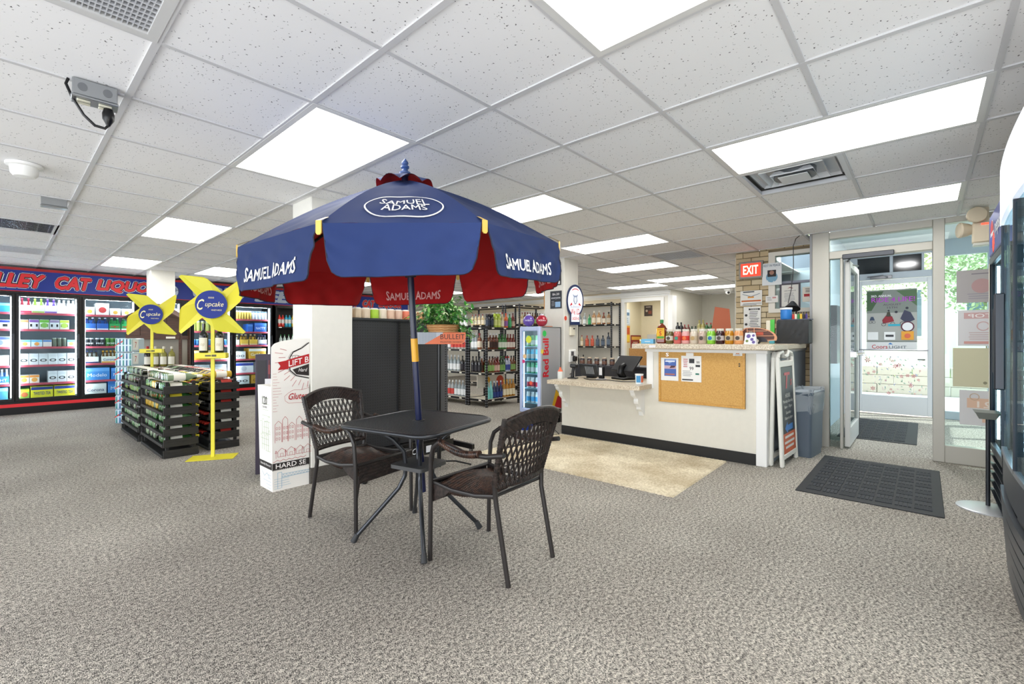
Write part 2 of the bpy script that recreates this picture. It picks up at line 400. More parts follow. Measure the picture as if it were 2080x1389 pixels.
for q, (a, z) in enumerate(((.25, .03), (.19, .012), (.13, -.004))):
    r = MB(); b = a-.022
    for k4 in range(4):
        r.at(0, 0, 0, k4*pi/2); r.add([(-a, -a, z), (a, -a, z), (b, -b, z+.035), (-b, -b, z+.035), (-a, -a, z+.006), (a, -a, z+.006)], [(0, 1, 2, 3), (0, 4, 5, 1), (4, 3, 2, 5)])
    r.build('louver_ring', m('#d9dbdf', .35), t, smooth=False)
MB().box(-.09, -.09, -.012, .09, .09, -.006, b=.003).build('center_plate', m('#d9dbdf', .35), t)
MB().box(-h+.03, -h+.03, .05, h-.03, h-.03, .06).build('back_pan', m('#c3c6cb', .4), t, smooth=False)
MB().lathe([(.13, .05), (.13, .0)], 20).build('duct_collar', m('#70757a', .4, .4), t)
t = thing('slot_light', 'unlit recessed ceiling light with mirror reflector at left edge', 'light', ((gx(-4)+gx(-2))/2, (gy(9)+gy(10))/2, CEIL)); h = T; hw = T
f = MB()
for s_ in (-1, 1): f.box(s_*hw, -T/2, -.004, s_*(hw-.03), T/2, .02); f.box(-hw+.03, s_*T/2, -.004, hw-.03, s_*(T/2-.03), .02)
f.build('frame', m('#d0d0ce', .4), t, smooth=False)
f = MB()
for q in range(9): y = -.26+q*.065; f.box(-hw+.03, y, .0, hw-.03, y+.004, .05)
for q in range(14): x = -hw+.08+q*.083; f.box(x, -.27, .01, x+.003, .27, .05)
f.build('reflector', M_CHROME, t, smooth=False)
MB().box(-hw, -T/2, .06, hw, T/2, .07).build('housing', m('#888884', .3, .6), t, smooth=False)

# walls
def wallbox(name, x0, y0, z0, x1, y1, z1, mt=None): return struct(MB().box(x0, y0, z0, x1, y1, z1).build(name, mt or M_WALL, smooth=False))
wallbox('wall_left', -4, 11.12, 0, 10.2, 11.2, CEIL+.25)
wallbox('wall_right', -.5, -1.2, 0, 5.95, -1.14, CEIL+.25)
wb = struct(MB().box(10.1, 4.3, 2.06, 10.2, 5.39, CEIL+.2).box(10.1, 5.39, 0, 10.2, 11.2, CEIL+.2).box(10.1, 4.3, 0, 10.2, 4.475, 2.06).build('wall_back', M_WALL, smooth=False))
for q in range(5):    # lap siding above the shelves
    z = 1.98+q*.066
    struct(MB().add([(10.1, 5.5, z), (10.1, 11.1, z), (10.078, 5.5, z), (10.078, 11.1, z), (10.1, 5.5, z+.066), (10.1, 11.1, z+.066)], [(0, 2, 3, 1), (2, 4, 5, 3)]).build('siding_board', m('#e6d9bf', .6), wb, smooth=False))
wallbox('wall_office', 12.2, 1.98, 0, 12.3, 4.4, CEIL+.2, wall_mat('#cfccc0'))
wallbox('wall_passage', 10.205, 4.3, 0, 12.25, 4.38, CEIL+.2, wall_mat('#d8d5ca'))
wallbox('wall_side', 6.9, 1.9, 0, 12.3, 1.98, 2.9)
ce = wallbox('wall_courtyard_end', 9.32, 1.08, 0, 9.4, 1.9, 2.9, m('#8d93a0', .7))
struct(MB().box(9.29, 1.3, 1.5, 9.318, 1.75, 2.4).build('frame', m('#b9bdc6', .5), ce, smooth=False)); struct(MB().box(9.28, 1.35, 1.55, 9.289, 1.70, 2.35).build('pane', m('#dfe6ee', .1), ce, smooth=False))
wallbox('wall_storeroom', 12.2, 4.4, 0, 12.3, 6.6, CEIL+.2, wall_mat('#e3d9bd'))
wallbox('wall_storeroom_side', 10.2, 6.0, 0, 12.3, 6.08, CEIL+.2, wall_mat('#e3d9bd'))
f = MB().box(10.06, 4.40, 0, 10.1, 4.475, 2.13).box(10.06, 5.39, 0, 10.1, 5.465, 2.13).box(10.06, 4.475, 2.055, 10.1, 5.39, 2.13)
struct(f.build('trim_1', M_WHITE, smooth=False))
f = MB()
for a, b in ((.0, .0), (.04, .015), (.075, .03)): f.box(10.08-b, 4.28-b, 2.16+a, 10.099, 11.1, 2.16+a+.034)
struct(f.build('trim_2', M_WHITE, smooth=False))
f = MB().box(10.06, 4.2, 0, 10.3, 4.3, 2.16)
struct(f.build('trim_3', M_WHITE, smooth=False))

# columns
def column(name, x, y, sx, sy):
    c = struct(MB().box(x, y, 0, x+sx, y+sy, CEIL+.01, b=.006).build(name, M_WALLC))
    struct(MB().box(x-.012, y-.012, 0, x+sx+.012, y+sy+.012, .125, b=.004).build('baseboard', M_BASE, c)); return c
column('wall_column_near', 1.676, 3.674, .36, .35)
column('wall_column_left', 1.66, 9.45, .33, .33)
column('wall_column_counter', 5.29, 3.76, .35, .35)

# brick wall at the end of the counter
BX = 6.6
bw = struct(MB().box(BX+.02, .90, 0, BX+.3, .95, CEIL+.05).box(BX+.02, .95, 0, BX+.3, 1.47, 1.51).box(BX+.02, 1.47, 0, BX+.3, 1.88, CEIL+.05).box(BX+.02, .95, 2.25, BX+.3, 1.47, CEIL+.05).build('wall_brick', m('#8e7f67', .9), smooth=False))
bm_ = [m(h, .85) for h in ('#cfbd9b', '#c8b490', '#d6c6a6', '#c2ae8a', '#ccb896')]
bl, bh = .205, .072; meshes = []
for q in range(5):
    b_ = MB().box(0, .004, .004, .03, bl-.004, bh-.004, b=.003).build('brick', bm_[q], bw); meshes.append(b_.data); bpy.data.objects.remove(b_)
short = MB().box(0, .004, .004, .03, bl/2-.004, bh-.004, b=.003).build('brick', bm_[0], bw); smesh = short.data; bpy.data.objects.remove(short)
nb = 0
for r_ in range(int(CEIL/bh)+1):
    z = r_*bh
    if z < .3: continue
    y = 1.487 if 1.46 < z < 2.25 else .90
    first = bl/2 if r_ % 2 else bl
    while y < 1.86:
        L_ = min(first, 1.885-y); first = bl
        b_ = bpy.data.objects.new('brick', random.choice(meshes)); COL.objects.link(b_); b_.parent = bw
        b_.location = (BX-.005+random.uniform(-.002, .002), y, z); b_.scale = (1, L_/bl, 1); y += L_
# window in the brick wall
wn = struct(MB().box(BX-.03, .90, 1.50, BX+.06, .96, 2.27).box(BX-.03, 1.41, 1.50, BX+.06, 1.485, 2.27).box(BX-.03, .96, 1.50, BX+.06, 1.41, 1.55).box(BX-.03, .96, 2.22, BX+.06, 1.41, 2.27).build('window_1', m('#e8e4da', .5), smooth=False))
struct(MB().box(BX+.01, .96, 1.55, BX+.016, 1.41, 2.22).build('pane', M_GLASSB, wn, smooth=False))
struct(MB().box(BX-.02, .96, 1.86, BX+.03, 1.41, 1.89).build('mullion', m('#8b8fa0', .4), wn, smooth=False))
# light-brick wall of the courtyard outside that window
ow = struct(MB().box(7.1, 1.03, 0, 9.3, 1.07, 2.9).build('wall_courtyard', m('#5c5850', .8), smooth=False))
for r_ in range(20, 40):
    for q in range(8): struct(MB().box(7.1+q*.27+.006, 1.07, r_*.072+.005, 7.1+q*.27+.264, 1.085, r_*.072+.067).build('brick', m('#9f9a8c', .8), ow, smooth=False))

# ---------------------------------------------------------------- storefront and vestibule
SX = 5.95
def mem(f, y0, y1, z0, z1, x0=SX, x1=SX+.1): f.box(x0, y0, z0, x1, y1, z1, b=.004)
f = MB(); mem(f, .76, .915, 0, CEIL+.02); mem(f, -.145, -.06, 0, CEIL); mem(f, -1.14, -1.05, 0, CEIL)
mem(f, -.06, .76, 2.02, 2.10); mem(f, -.06, .76, 2.235, CEIL); mem(f, -1.05, -.145, 2.255, CEIL); mem(f, -1.05, -.145, 0, .16); mem(f, .64, .665, 0, 2.02)
sf = struct(f.build('wall_front', M_ALU))
struct(MB().box(SX+.04, -.06, 2.10, SX+.046, .76, 2.235).build('pane', M_GLASS, sf, smooth=False))
struct(MB().box(SX+.04, -1.05, .16, SX+.046, -.145, 2.255).build('pane', M_GLASS, sf, smooth=False))
struct(MB().box(SX+.04, .665, .08, SX+.046, .76, 2.02).build('pane', M_GLASSB, sf, smooth=False))
struct(MB().box(SX+.1, .915, 0, BX+.3, .93, CEIL+.1).build('wall_return', m('#bdbab2', .6), smooth=False))
# vestibule shell
VC = 2.62
struct(MB().box(6.05, -1.75, VC, 9.4, 1.02, VC+.06).build('ceiling_vestibule', m('#d9dcdf', .8), smooth=False))
struct(MB().box(6.06, .932, 0, 9.2, .955, VC).build('wall_vestibule_left', m('#b9bcc2', .7), smooth=False))
f = MB(); OX = 9.2
mem(f, .80, .93, 0, VC, OX, OX+.08); mem(f, -.16, -.085, 0, VC, OX, OX+.08); mem(f, -1.75, -1.66, 0, VC, OX, OX+.08); mem(f, -.085, .80, 2.10, 2.20, OX, OX+.08)
mem(f, -.085, .80, 2.45, VC, OX, OX+.08); mem(f, .36, .40, 2.2, 2.45, OX, OX+.08); mem(f, .0, .03, 2.2, 2.45, OX, OX+.08); mem(f, -1.66, -.16, 2.38, VC, OX, OX+.08); mem(f, -1.66, -.16, 0, .12, OX, OX+.08); mem(f, -.72, -.66, .12, 2.38, OX, OX+.08)
of = struct(f.build('wall_outer_front', m('#b3bcc5', .5, .1)))
struct(MB().box(OX+.03, -1.66, .12, OX+.036, -.72, 2.38).build('pane', M_GLASS, of, smooth=False))
struct(MB().box(OX+.03, -.66, .12, OX+.036, -.16, 2.38).build('pane', M_GLASS, of, smooth=False))
struct(MB().box(OX+.03, .03, 2.2, OX+.036, .36, 2.45).build('pane', m('#23282c', .1), of, smooth=False))
struct(MB().box(OX+.03, .40, 2.2, OX+.036, .80, 2.45).build('pane', m('#23282c', .1), of, smooth=False))
f = MB(); mem(f, -1.75, -1.66, 0, .35, 6.05, 9.2) if 0 else f.box(6.05, -1.75, 0, 9.2, -1.68, .3); f.box(6.05, -1.75, 2.3, 9.2, -1.68, VC)
for x in (6.05, 7.1, 8.15, 9.1): f.box(x, -1.75, .3, x+.08, -1.68, 2.3)
vr = struct(f.build('wall_vestibule_right', m('#9aa4ae', .5, .2), smooth=False))
struct(MB().box(6.1, -1.72, .3, 9.15, -1.714, 2.3).build('pane', M_GLASS, vr, smooth=False))
# vestibule ceiling light
t = thing('round_ceiling_light', 'small round light on the vestibule ceiling behind the transom glass', 'light', (7.1, .25, VC))
MB().lathe([(.17, 0), (.18, -.02), (.16, -.04), (.15, -.045)], 20).build('trim_ring', M_WHITE, t)
MB().lathe([(.15, -.045), (.08, -.062), (.001, -.066)], 20).build('lens', m('#ffffff', .4, 0, 110), t)
# outer door
dr = struct(thing('door_1', None, None, (OX-.02, -.085, 0)))
f = MB()
f.box(0, 0, .02, .045, .05, 2.09, b=.004); f.box(0, .825, .02, .045, .885, 2.09, b=.004); f.box(0, .05, 2.02, .045, .825, 2.09, b=.004); f.box(0, .05, .02, .045, .825, .29, b=.004); f.box(.005, .05, .285, .04, .825, .295)
struct(f.build('frame', m('#cdd1d5', .45, .1), dr))
struct(MB().box(.018, .05, .295, .024, .825, 2.02).build('glass', M_GLASS, dr, smooth=False))
struct(MB().tube([(-.05, .05, 1.0), (-.05, .84, 1.0)], .012).tube([(0, .05, 1.0), (-.05, .05, 1.0)], .014).tube([(0, .84, 1.0), (-.05, .84, 1.0)], .014).build('push_bar', m('#9c9ca2', .3, .8), dr))
struct(MB().tube([(.0, .08, .86), (-.05, .08, .86), (-.05, .16, .86)], .009).build('handle', m('#55565c', .3, .8), dr))
struct(MB().box(-.05, .45, 2.10, 0, .72, 2.15, b=.005).tube([(-.03, .5, 2.12), (-.25, .55, 2.13), (-.05, .75, 2.14)], .008).build('closer', m('#7c7c80', .3, .6), dr))
# inner door, standing open into the vestibule
dr2 = struct(thing('door_2', None, None, (SX+.06, .63, 0)))
f = MB(); L_ = .90
f.box(0, -.045, .02, .075, 0, 2.0, b=.004); f.box(L_-.075, -.045, .02, L_, 0, 2.0, b=.004); f.box(.075, -.045, 1.93, L_-.075, 0, 2.0, b=.004); f.box(.075, -.045, .02, L_-.075, 0, .22, b=.004)
struct(f.build('frame', m('#c9c9c6', .4, .2), dr2))
struct(MB().box(.075, -.025, .22, L_-.075, -.019, 1.93).build('glass', M_GLASSB, dr2, smooth=False))
struct(MB().box(L_, -.05, .02, L_+.012, .005, 2.0).build('gasket', m('#16191f', .6), dr2, smooth=False))
struct(MB().tube([(.05, -.09, 1.0), (L_-.05, -.09, 1.0)], .014).box(.02, -.1, .97, .1, -.04, 1.03, b=.004).box(L_-.1, -.1, .97, L_-.02, -.04, 1.03, b=.004).build('push_bar', M_CHROME, dr2))
t = thing('door_closer', 'dark grey door closer on the inner entrance door header', 'door closer', (SX, .5, 2.03))
MB().box(-.06, -.28, -.03, -.0, .14, .02, b=.006).build('body', m('#4a4c52', .35, .5), t)
MB().tube([(-.03, .08, -.035), (.15, .13, -.05), (.45, .05, -.05)], .009).build('arm', m('#4a4c52', .35, .5), t)

# ---------------------------------------------------------------- outside
struct(MB().box(9.3, -30, -.15, 60, 30, -.03).build('ground_pavement', m('#c3bfb8', .9), smooth=False))
struct(MB().box(19, -30, -.028, 60, 30, -.0).build('ground_lawn', speck_mat([(.3, '#5f7d3c'), (.7, '#8fae5c')], 3, .9), smooth=False))
def foliage_tree(x, y, h, r, label, seed):
    rnd = random.Random(seed); t = thing('tree', label, 'tree', (x, y, 0), 0)
    MB().tube([(0, 0, -.1), (.05, .03, h*.35), (0, .1, h*.6)], [.16, .12, .08], 8).tube([(.05, .03, h*.35), (.5, .3, h*.65)], [.09, .04], 6).build('trunk', m('#6b5a48', .9), t)
    lv = MB()
    for q in range(5200):
        a = rnd.uniform(0, 2*pi); zc = rnd.uniform(-1, 1); rr = r*(rnd.random()**.4); c = V((rr*cos(a)*sqrt(1-zc*zc), rr*sin(a)*sqrt(1-zc*zc), h*.68+rr*zc*.85))
        d1 = V((rnd.uniform(-1, 1), rnd.uniform(-1, 1), rnd.uniform(-1, 1))).normalized(); d2 = d1.orthogonal().normalized(); s_ = rnd.uniform(.035, .075)
        lv.add([c-d1*s_, c+d2*s_*.5, c+d1*s_, c-d2*s_*.5], [(0, 1, 2, 3)], rnd.randint(0, 2))
    lv.build('crown', [m('#93a878', .7), m('#b3c49a', .7), m('#748a5c', .7)], t, smooth=False)['kind'] = 'stuff'
foliage_tree(15, -1.2, 4.6, 1.7, 'green leafy tree outside, seen above the sidelight notices', 1)
foliage_tree(17, 1.9, 5.2, 2.0, 'green leafy tree outside, seen above the outer door poster', 2)
foliage_tree(19, -4.2, 5.0, 2.1, 'green leafy tree outside, at far right beyond the vestibule glass', 3)
t = thing('low_wall', 'pale low retaining wall across the street outside the door', 'wall', (13.2, 0, 0))
for q in range(14):
    for r_ in range(3): MB().box(0, -4+q*.6+(.3 if r_ % 2 else 0), -.03+r_*.2, .2, -3.41+q*.6+(.3 if r_ % 2 else 0), .165+r_*.2, b=.01).build('block', m('#b9b2a6', .9), t)

t = thing('pale_building', 'pale building with dark windows across the street, seen through the outer glass', 'building', (24, 3, 0))
MB().box(0, -9, -.1, 6, 7, 5.5).build('wall', m('#dcd8d0', .8), t, smooth=False)
MB().box(-.4, -9.3, 5.5, 6.3, 7.3, 5.9).build('roof', m('#9a9690', .7), t, smooth=False)
for q in range(6):
    wq = MB().box(-.05, -8+q*2.5, 1.2, .0, -6.6+q*2.5, 3.2).build('window', m('#e9e9e6', .5), t, smooth=False)
    for a_ in (0, 1): MB().box(-.07, -7.92+q*2.5+a_*.68, 1.3, -.05, -7.36+q*2.5+a_*.68, 3.1).build('window_pane', m('#5c6f7c', .15), wq, smooth=False)
# ================================================================ UMBRELLA, TABLE, CHAIRS
NAVY = m('#152d62', .8); NAVY2 = m('#12295a', .8); RED = m('#a00509', .9); TRIM = m('#14122a', .7); TXT = m('#f4f4f2', .6); TXR = m('#d9a3a0', .7)
UC = V((1.56, 2.205, 0)); R_ = .855
def rim(k):
    C_ = [(.836, 1.766, 1.613), (1.356, 1.369, 1.646), (2.003, 1.456, 1.671), (2.400, 1.976, 1.674), (2.313, 2.623, 1.652), (1.794, 3.020, 1.619), (1.146, 2.933, 1.594), (.749, 2.413, 1.591)]
    return V(C_[k % 8])
APEX = V((1.552, 2.215, 2.075))
ROOT = V((1.66, 2.23, 0))
AX = (APEX-V((1.66, 2.23, .68))).normalized()
um = thing('patio_umbrella', 'open navy patio umbrella with red lining and white lettering, through the table', 'umbrella', tuple(ROOT))
def L3(p): return V(p)-ROOT
def canopy_point(k, s_, t_, off=0.):
    # s_ along the rim 0..1, t_ from apex (0) to rim (1)
    a, b = rim(k), rim(k+1); top = APEX
    e = a.lerp(b, s_); p = top.lerp(e, t_)
    edge = 4*s_*(1-s_); p.z += sin(pi*min(t_, 1))*(.040-.022*edge); p.z -= .0*t_; p += (p-UC).normalized()*0
    n = (e-top).cross(b-a).normalized()
    if n.z < 0: n = -n
    wr = .0035*sin(19*s_+5*t_+k)*edge*t_+.0025*sin(31*t_+9*s_+2*k)*edge
    return p+n*(off+wr)
NS, NT = 14, 16
for k in range(8):
    for off, mt, nm in ((0, NAVY if k % 2 == 0 else NAVY2, 'canopy_panel'), (-.004, RED, 'canopy_lining')):
        vs = [L3(canopy_point(k, i/NS, .07+.93*j/NT, off)) for j in range(NT+1) for i in range(NS+1)]
        fs = [(j*(NS+1)+i, j*(NS+1)+i+1, (j+1)*(NS+1)+i+1, (j+1)*(NS+1)+i) for j in range(NT) for i in range(NS)]
        if off == 0: fs = [f_[::-1] for f_ in fs]
        MB().add(vs, fs).build(nm, mt, um)
    # hanging valance, two layers
    a, b = rim(k), rim(k+1); W_ = (b-a).length; ux = (b-a).normalized(); out = V((ux.y, -ux.x, 0)); 
    if (a-UC).dot(out) < 0: out = -out
    H_ = .213; nx, nz = 34, 14
    def vp(u, v_, off):
        # u 0..1 across, v_ 0..1 down
        ins = .014+.022*v_
        cx = ins+(W_-2*ins)*u; dd = H_*v_
        r = .065; xx = min(cx-ins, W_-ins-cx)
        lim = H_ if xx > r else H_-r+sqrt(max(r*r-(r-xx)**2, 0))
        dd = min(dd, lim*1.0) if v_ < 1 else lim
        dd = lim*v_
        if v_ == 0: dd = -.003
        fl = .009*sin(u*13+k*1.7)*v_+.005*sin(u*29+k+2*v_)*v_+.02*v_+.0035*sin(17*u+9*v_+k)*sin(pi*v_)+.003*sin(-23*u+14*v_+2*k)*sin(pi*v_)
        return L3(a+ux*cx+V((0, 0, -dd-.002))+out*(off+fl))
    for off, mt, nm in ((.003, NAVY if k % 2 == 0 else NAVY2, 'valance'), (-.002, RED, 'valance_lining')):
        vs = [vp(i/nx, j/nz, off) for j in range(nz+1) for i in range(nx+1)]
        fs = [(j*(nx+1)+i, j*(nx+1)+i+1, (j+1)*(nx+1)+i+1, (j+1)*(nx+1)+i) for j in range(nz) for i in range(nx)]
        MB().add(vs, fs).build(nm, mt, um)
    edge = [vp(0, j/nz, .0) for j in range(nz+1)]+[vp(i/nx, 1, .0) for i in range(1, nx+1)]+[vp(1, 1-j/nz, .0) for j in range(1, nz+1)]
    MB().tube(edge, .0032, 5).build('binding', TRIM, um)
    # lettering
    rr = -1
    def lay(o_out, inner):
        def w2(x, y): return x, y
        vs, fs = text_mesh('SAMUEL ADAMS', 0, .018)
        x0 = min(p[0] for p in vs); x1 = max(p[0] for p in vs); y1 = max(p[1] for p in vs); out_v = []
        for x, y in vs:
            fx = (x-x0)/(x1-x0); fy = y/y1
            big = 1+.35*max(0, 1-fx*9)+.35*max(0, (fx-.90)*9)+.2*max(0, 1-abs(fx-.57)*12)
            u_ = .17+.66*fx; v_ = .83-.30*fy*big*.82
            if inner: u_ = 1-u_
            out_v.append(vp(u_, v_, (.0065 if not inner else -.0055)+(1 if not inner else -1)*layer(len(out_v), len(vs))))
        return MB().add(out_v, fs)
    # winding: seen from outside, increasing k runs left to right
    if k % 2 == 1: lay(1, False).build('lettering', TXT, um, smooth=False)
    else: lay(1, True).build('lettering', TXR, um, smooth=False) if k != 0 else None
    # rib, clip
    c = rim(k); 
    MB().tube([L3(canopy_point(k, 0, t_, -.014)) for t_ in (.08, .25, .5, .75, .98)], .0075, 6).build('rib', m('#0b0b12', .8), um)
    MB().tube([L3(canopy_point(k, 0, .55, -.02)), L3(V((1.60, 2.22, 1.56)))], .006, 6).build('strut', m('#0b0b12', .8), um)
    d = (c-UC); d.z = 0; d.normalize(); side = V((-d.y, d.x, 0)); q = L3(c)+d*.004
    cl = MB(); cl.prism([(-.012, -.036), (-.006, -.044), (.006, -.044), (.012, -.036), (.012, .012), (-.012, .012)], q, side, PZ, .006)
    cl.add([q+side*-.011+V((0, 0, .012)), q+side*.011+V((0, 0, .012)), q-d*.06+V((0, 0, .04))+side*.008, q-d*.06+V((0, 0, .04))-side*.008], [(0, 1, 2, 3)])
    cl.build('clip', m('#d9b659', .4, .2), um)
# front logo
k = 0; lg = MB()
def onp(x, y, off=.006): return L3(canopy_point(0, .5+x, y, off))
for st, yb, hh, ww in (('SAMUEL', .74, .07, .42), ('ADAMS', .825, .07, .36)):
    vs, fs = text_mesh(st, 0, .008); x0 = min(p[0] for p in vs); x1 = max(p[0] for p in vs); y1 = max(p[1] for p in vs)
    lg.add([onp(((x-x0)/(x1-x0)-.5)*ww/(.55+.5*yb), yb-hh*(y/y1)*(1+.25*abs((x-x0)/(x1-x0)-.5)*2), .006+layer(q_, len(vs))) for q_, (x, y) in enumerate(vs)], fs)
n_ = 48; ring = []
for i in range(n_+1):
    a = 2*pi*i/n_; x = .34*cos(a); y = (.745-.165*sin(a)) if sin(a) > 0 else (.745-.20*sin(a))
    ring.append((x, y))
vs = []; fs = []
for i, (x, y) in enumerate(ring):
    vs += [onp(x, y), onp(x*.965, .755+(y-.755)*.93)]
    if i: fs.append((2*i-2, 2*i-1, 2*i+1, 2*i))
lg.add(vs, fs); lg.build('logo', TXT, um, smooth=False)
# top vent cap with scalloped edge
apx = APEX+V((0, 0, .0)); cap1 = MB(); n_ = 64; rings = []
for j in range(7):
    t_ = j/6; row = []
    for i in range(n_):
        a = 2*pi*i/n_+.39; sc_l = abs(sin(4*(a))); r = .025+.135*t_
        z = .030-.060*t_+.030*t_*t_*(sc_l-.55)
        row.append(L3(apx)+V((r*cos(a), r*sin(a), z)))
    rings.append(row)
for side_, mt, nm in ((0, m('#8793c4', .7), 'vent_cap'), (-.003, RED, 'vent_cap_lining')):
    vs = [p+V((0, 0, side_)) for row in rings for p in row]
    fs = [(j*n_+i, j*n_+(i+1) % n_, (j+1)*n_+(i+1) % n_, (j+1)*n_+i) for j in range(6) for i in range(n_)]
    if nm == 'vent_cap': mt = NAVY
    MB().add(vs, fs).build(nm, mt, um)
MB().at(*(L3(apx)+V((0, 0, .03)))).lathe([(.03, 0), (.032, .01), (.018, .018), (.016, .028), (.024, .036), (.024, .045), (.014, .052), (.017, .056), (.02, .062), (.018, .070), (.009, .08), (.007, .085), (.001, .09)], 16).build('finial', m('#2f4a80', .35), um)
def onax(z): 
    a = V((1.66, 2.23, .68)); return L3(a+AX*((z-.68)/AX.z))
MB().tube([onax(.25), onax(1.165)], .019, 14).build('lower_pole', m('#0c1740', .3), um)
MB().tube([onax(1.165), onax(2.09)], .019, 14).build('upper_pole', m('#0d1232', .3), um)
MB().tube([onax(1.03), onax(1.165)], .0205, 14).build('yellow_band', m('#e3a71c', .35), um)
MB().tube([onax(1.52), onax(1.60)], .032, 14).build('slider_hub', m('#0b0b12', .8), um)

# ---- table
tb = thing('patio_table', 'square black metal mesh patio table with rounded corners under the umbrella', 'table', (1.66, 2.23, 0), radians(12.5))
TM = m('#3f4145', .3, .7); TH = .675; hs = .335; rc = .12
def rsq(h_, r, n=6):
    p = []
    for q in range(4):
        cx, cy = [(1, 1), (-1, 1), (-1, -1), (1, -1)][q]
        for i in range(n+1): a = q*pi/2+i*pi/2/n; p.append((cx*(h_-r)+r*cos(a), cy*(h_-r)+r*sin(a)))
    return p
rp = rsq(hs, rc, 8)
MB().tube([(x, y, TH+.0-.012*((abs(x)+abs(y))/hs-1)**2) for x, y in rp], .013, 10, closed=True).build('rim', TM, tb)
ms = MB(); N_ = 56; st = 2*hs/N_
def inside(x, y):
    ax, ay = abs(x), abs(y)
    if ax > hs or ay > hs: return False
    if ax > hs-rc and ay > hs-rc: return (ax-hs+rc)**2+(ay-hs+rc)**2 < rc*rc
    return True
for i in range(1, N_):
    x = -hs+i*st; e = hs if abs(x) < hs-rc else hs-rc+sqrt(max(rc*rc-(abs(x)-hs+rc)**2, 0))
    ms.box(x-.0030, -e, TH+.001, x+.0030, e, TH+.0035); ms.box(-e, x-.0030, TH+.0, e, x+.0030, TH+.003)
ms.build('mesh_top', m('#37393d', .42, .5), tb, smooth=False)
MB().prism(rsq(hs-.008, rc-.01), (0, 0, TH-.004), PX, PY, .003).build('under_plate', m('#232427', .5, .4), tb)
MB().lathe([(.035, TH+.001), (.035, TH+.008), (.024, TH+.01), (.024, TH-.03)], 20).build('collar', TM, tb)
for q in range(4):
    a = pi/4+q*pi/2; d = V((cos(a), sin(a), 0))
    P = [d*.33+V((0, 0, TH-.01)), d*.25+V((0, 0, .64)), d*.15+V((0, 0, .575)), d*.085+V((0, 0, .50)), d*.075+V((0, 0, .42)), d*.08+V((0, 0, .36)), d*.115+V((0, 0, .29)), d*.36+V((0, 0, .025))]
    # smooth
    Q = [P[0]]
    for i in range(1, len(P)-1): Q += [P[i].lerp(P[i-1], .25), P[i], P[i].lerp(P[i+1], .25)]
    Q.append(P[-1])
    lg_ = MB().tube(Q, .0125, 10).build('leg', TM, tb)
    MB().tube([d*.345+V((0, 0, .045)), d*.368+V((0, 0, .004))], [.015, .018], 10).build('foot_cap', m('#2b2c2f', .6), lg_)
MB().at(0, 0, .425).prism(rsq(.12, .022, 4), (0, 0, .008), PX, PY, .022).build('centre_plate', m('#4b4b4c', .5, .3), tb)

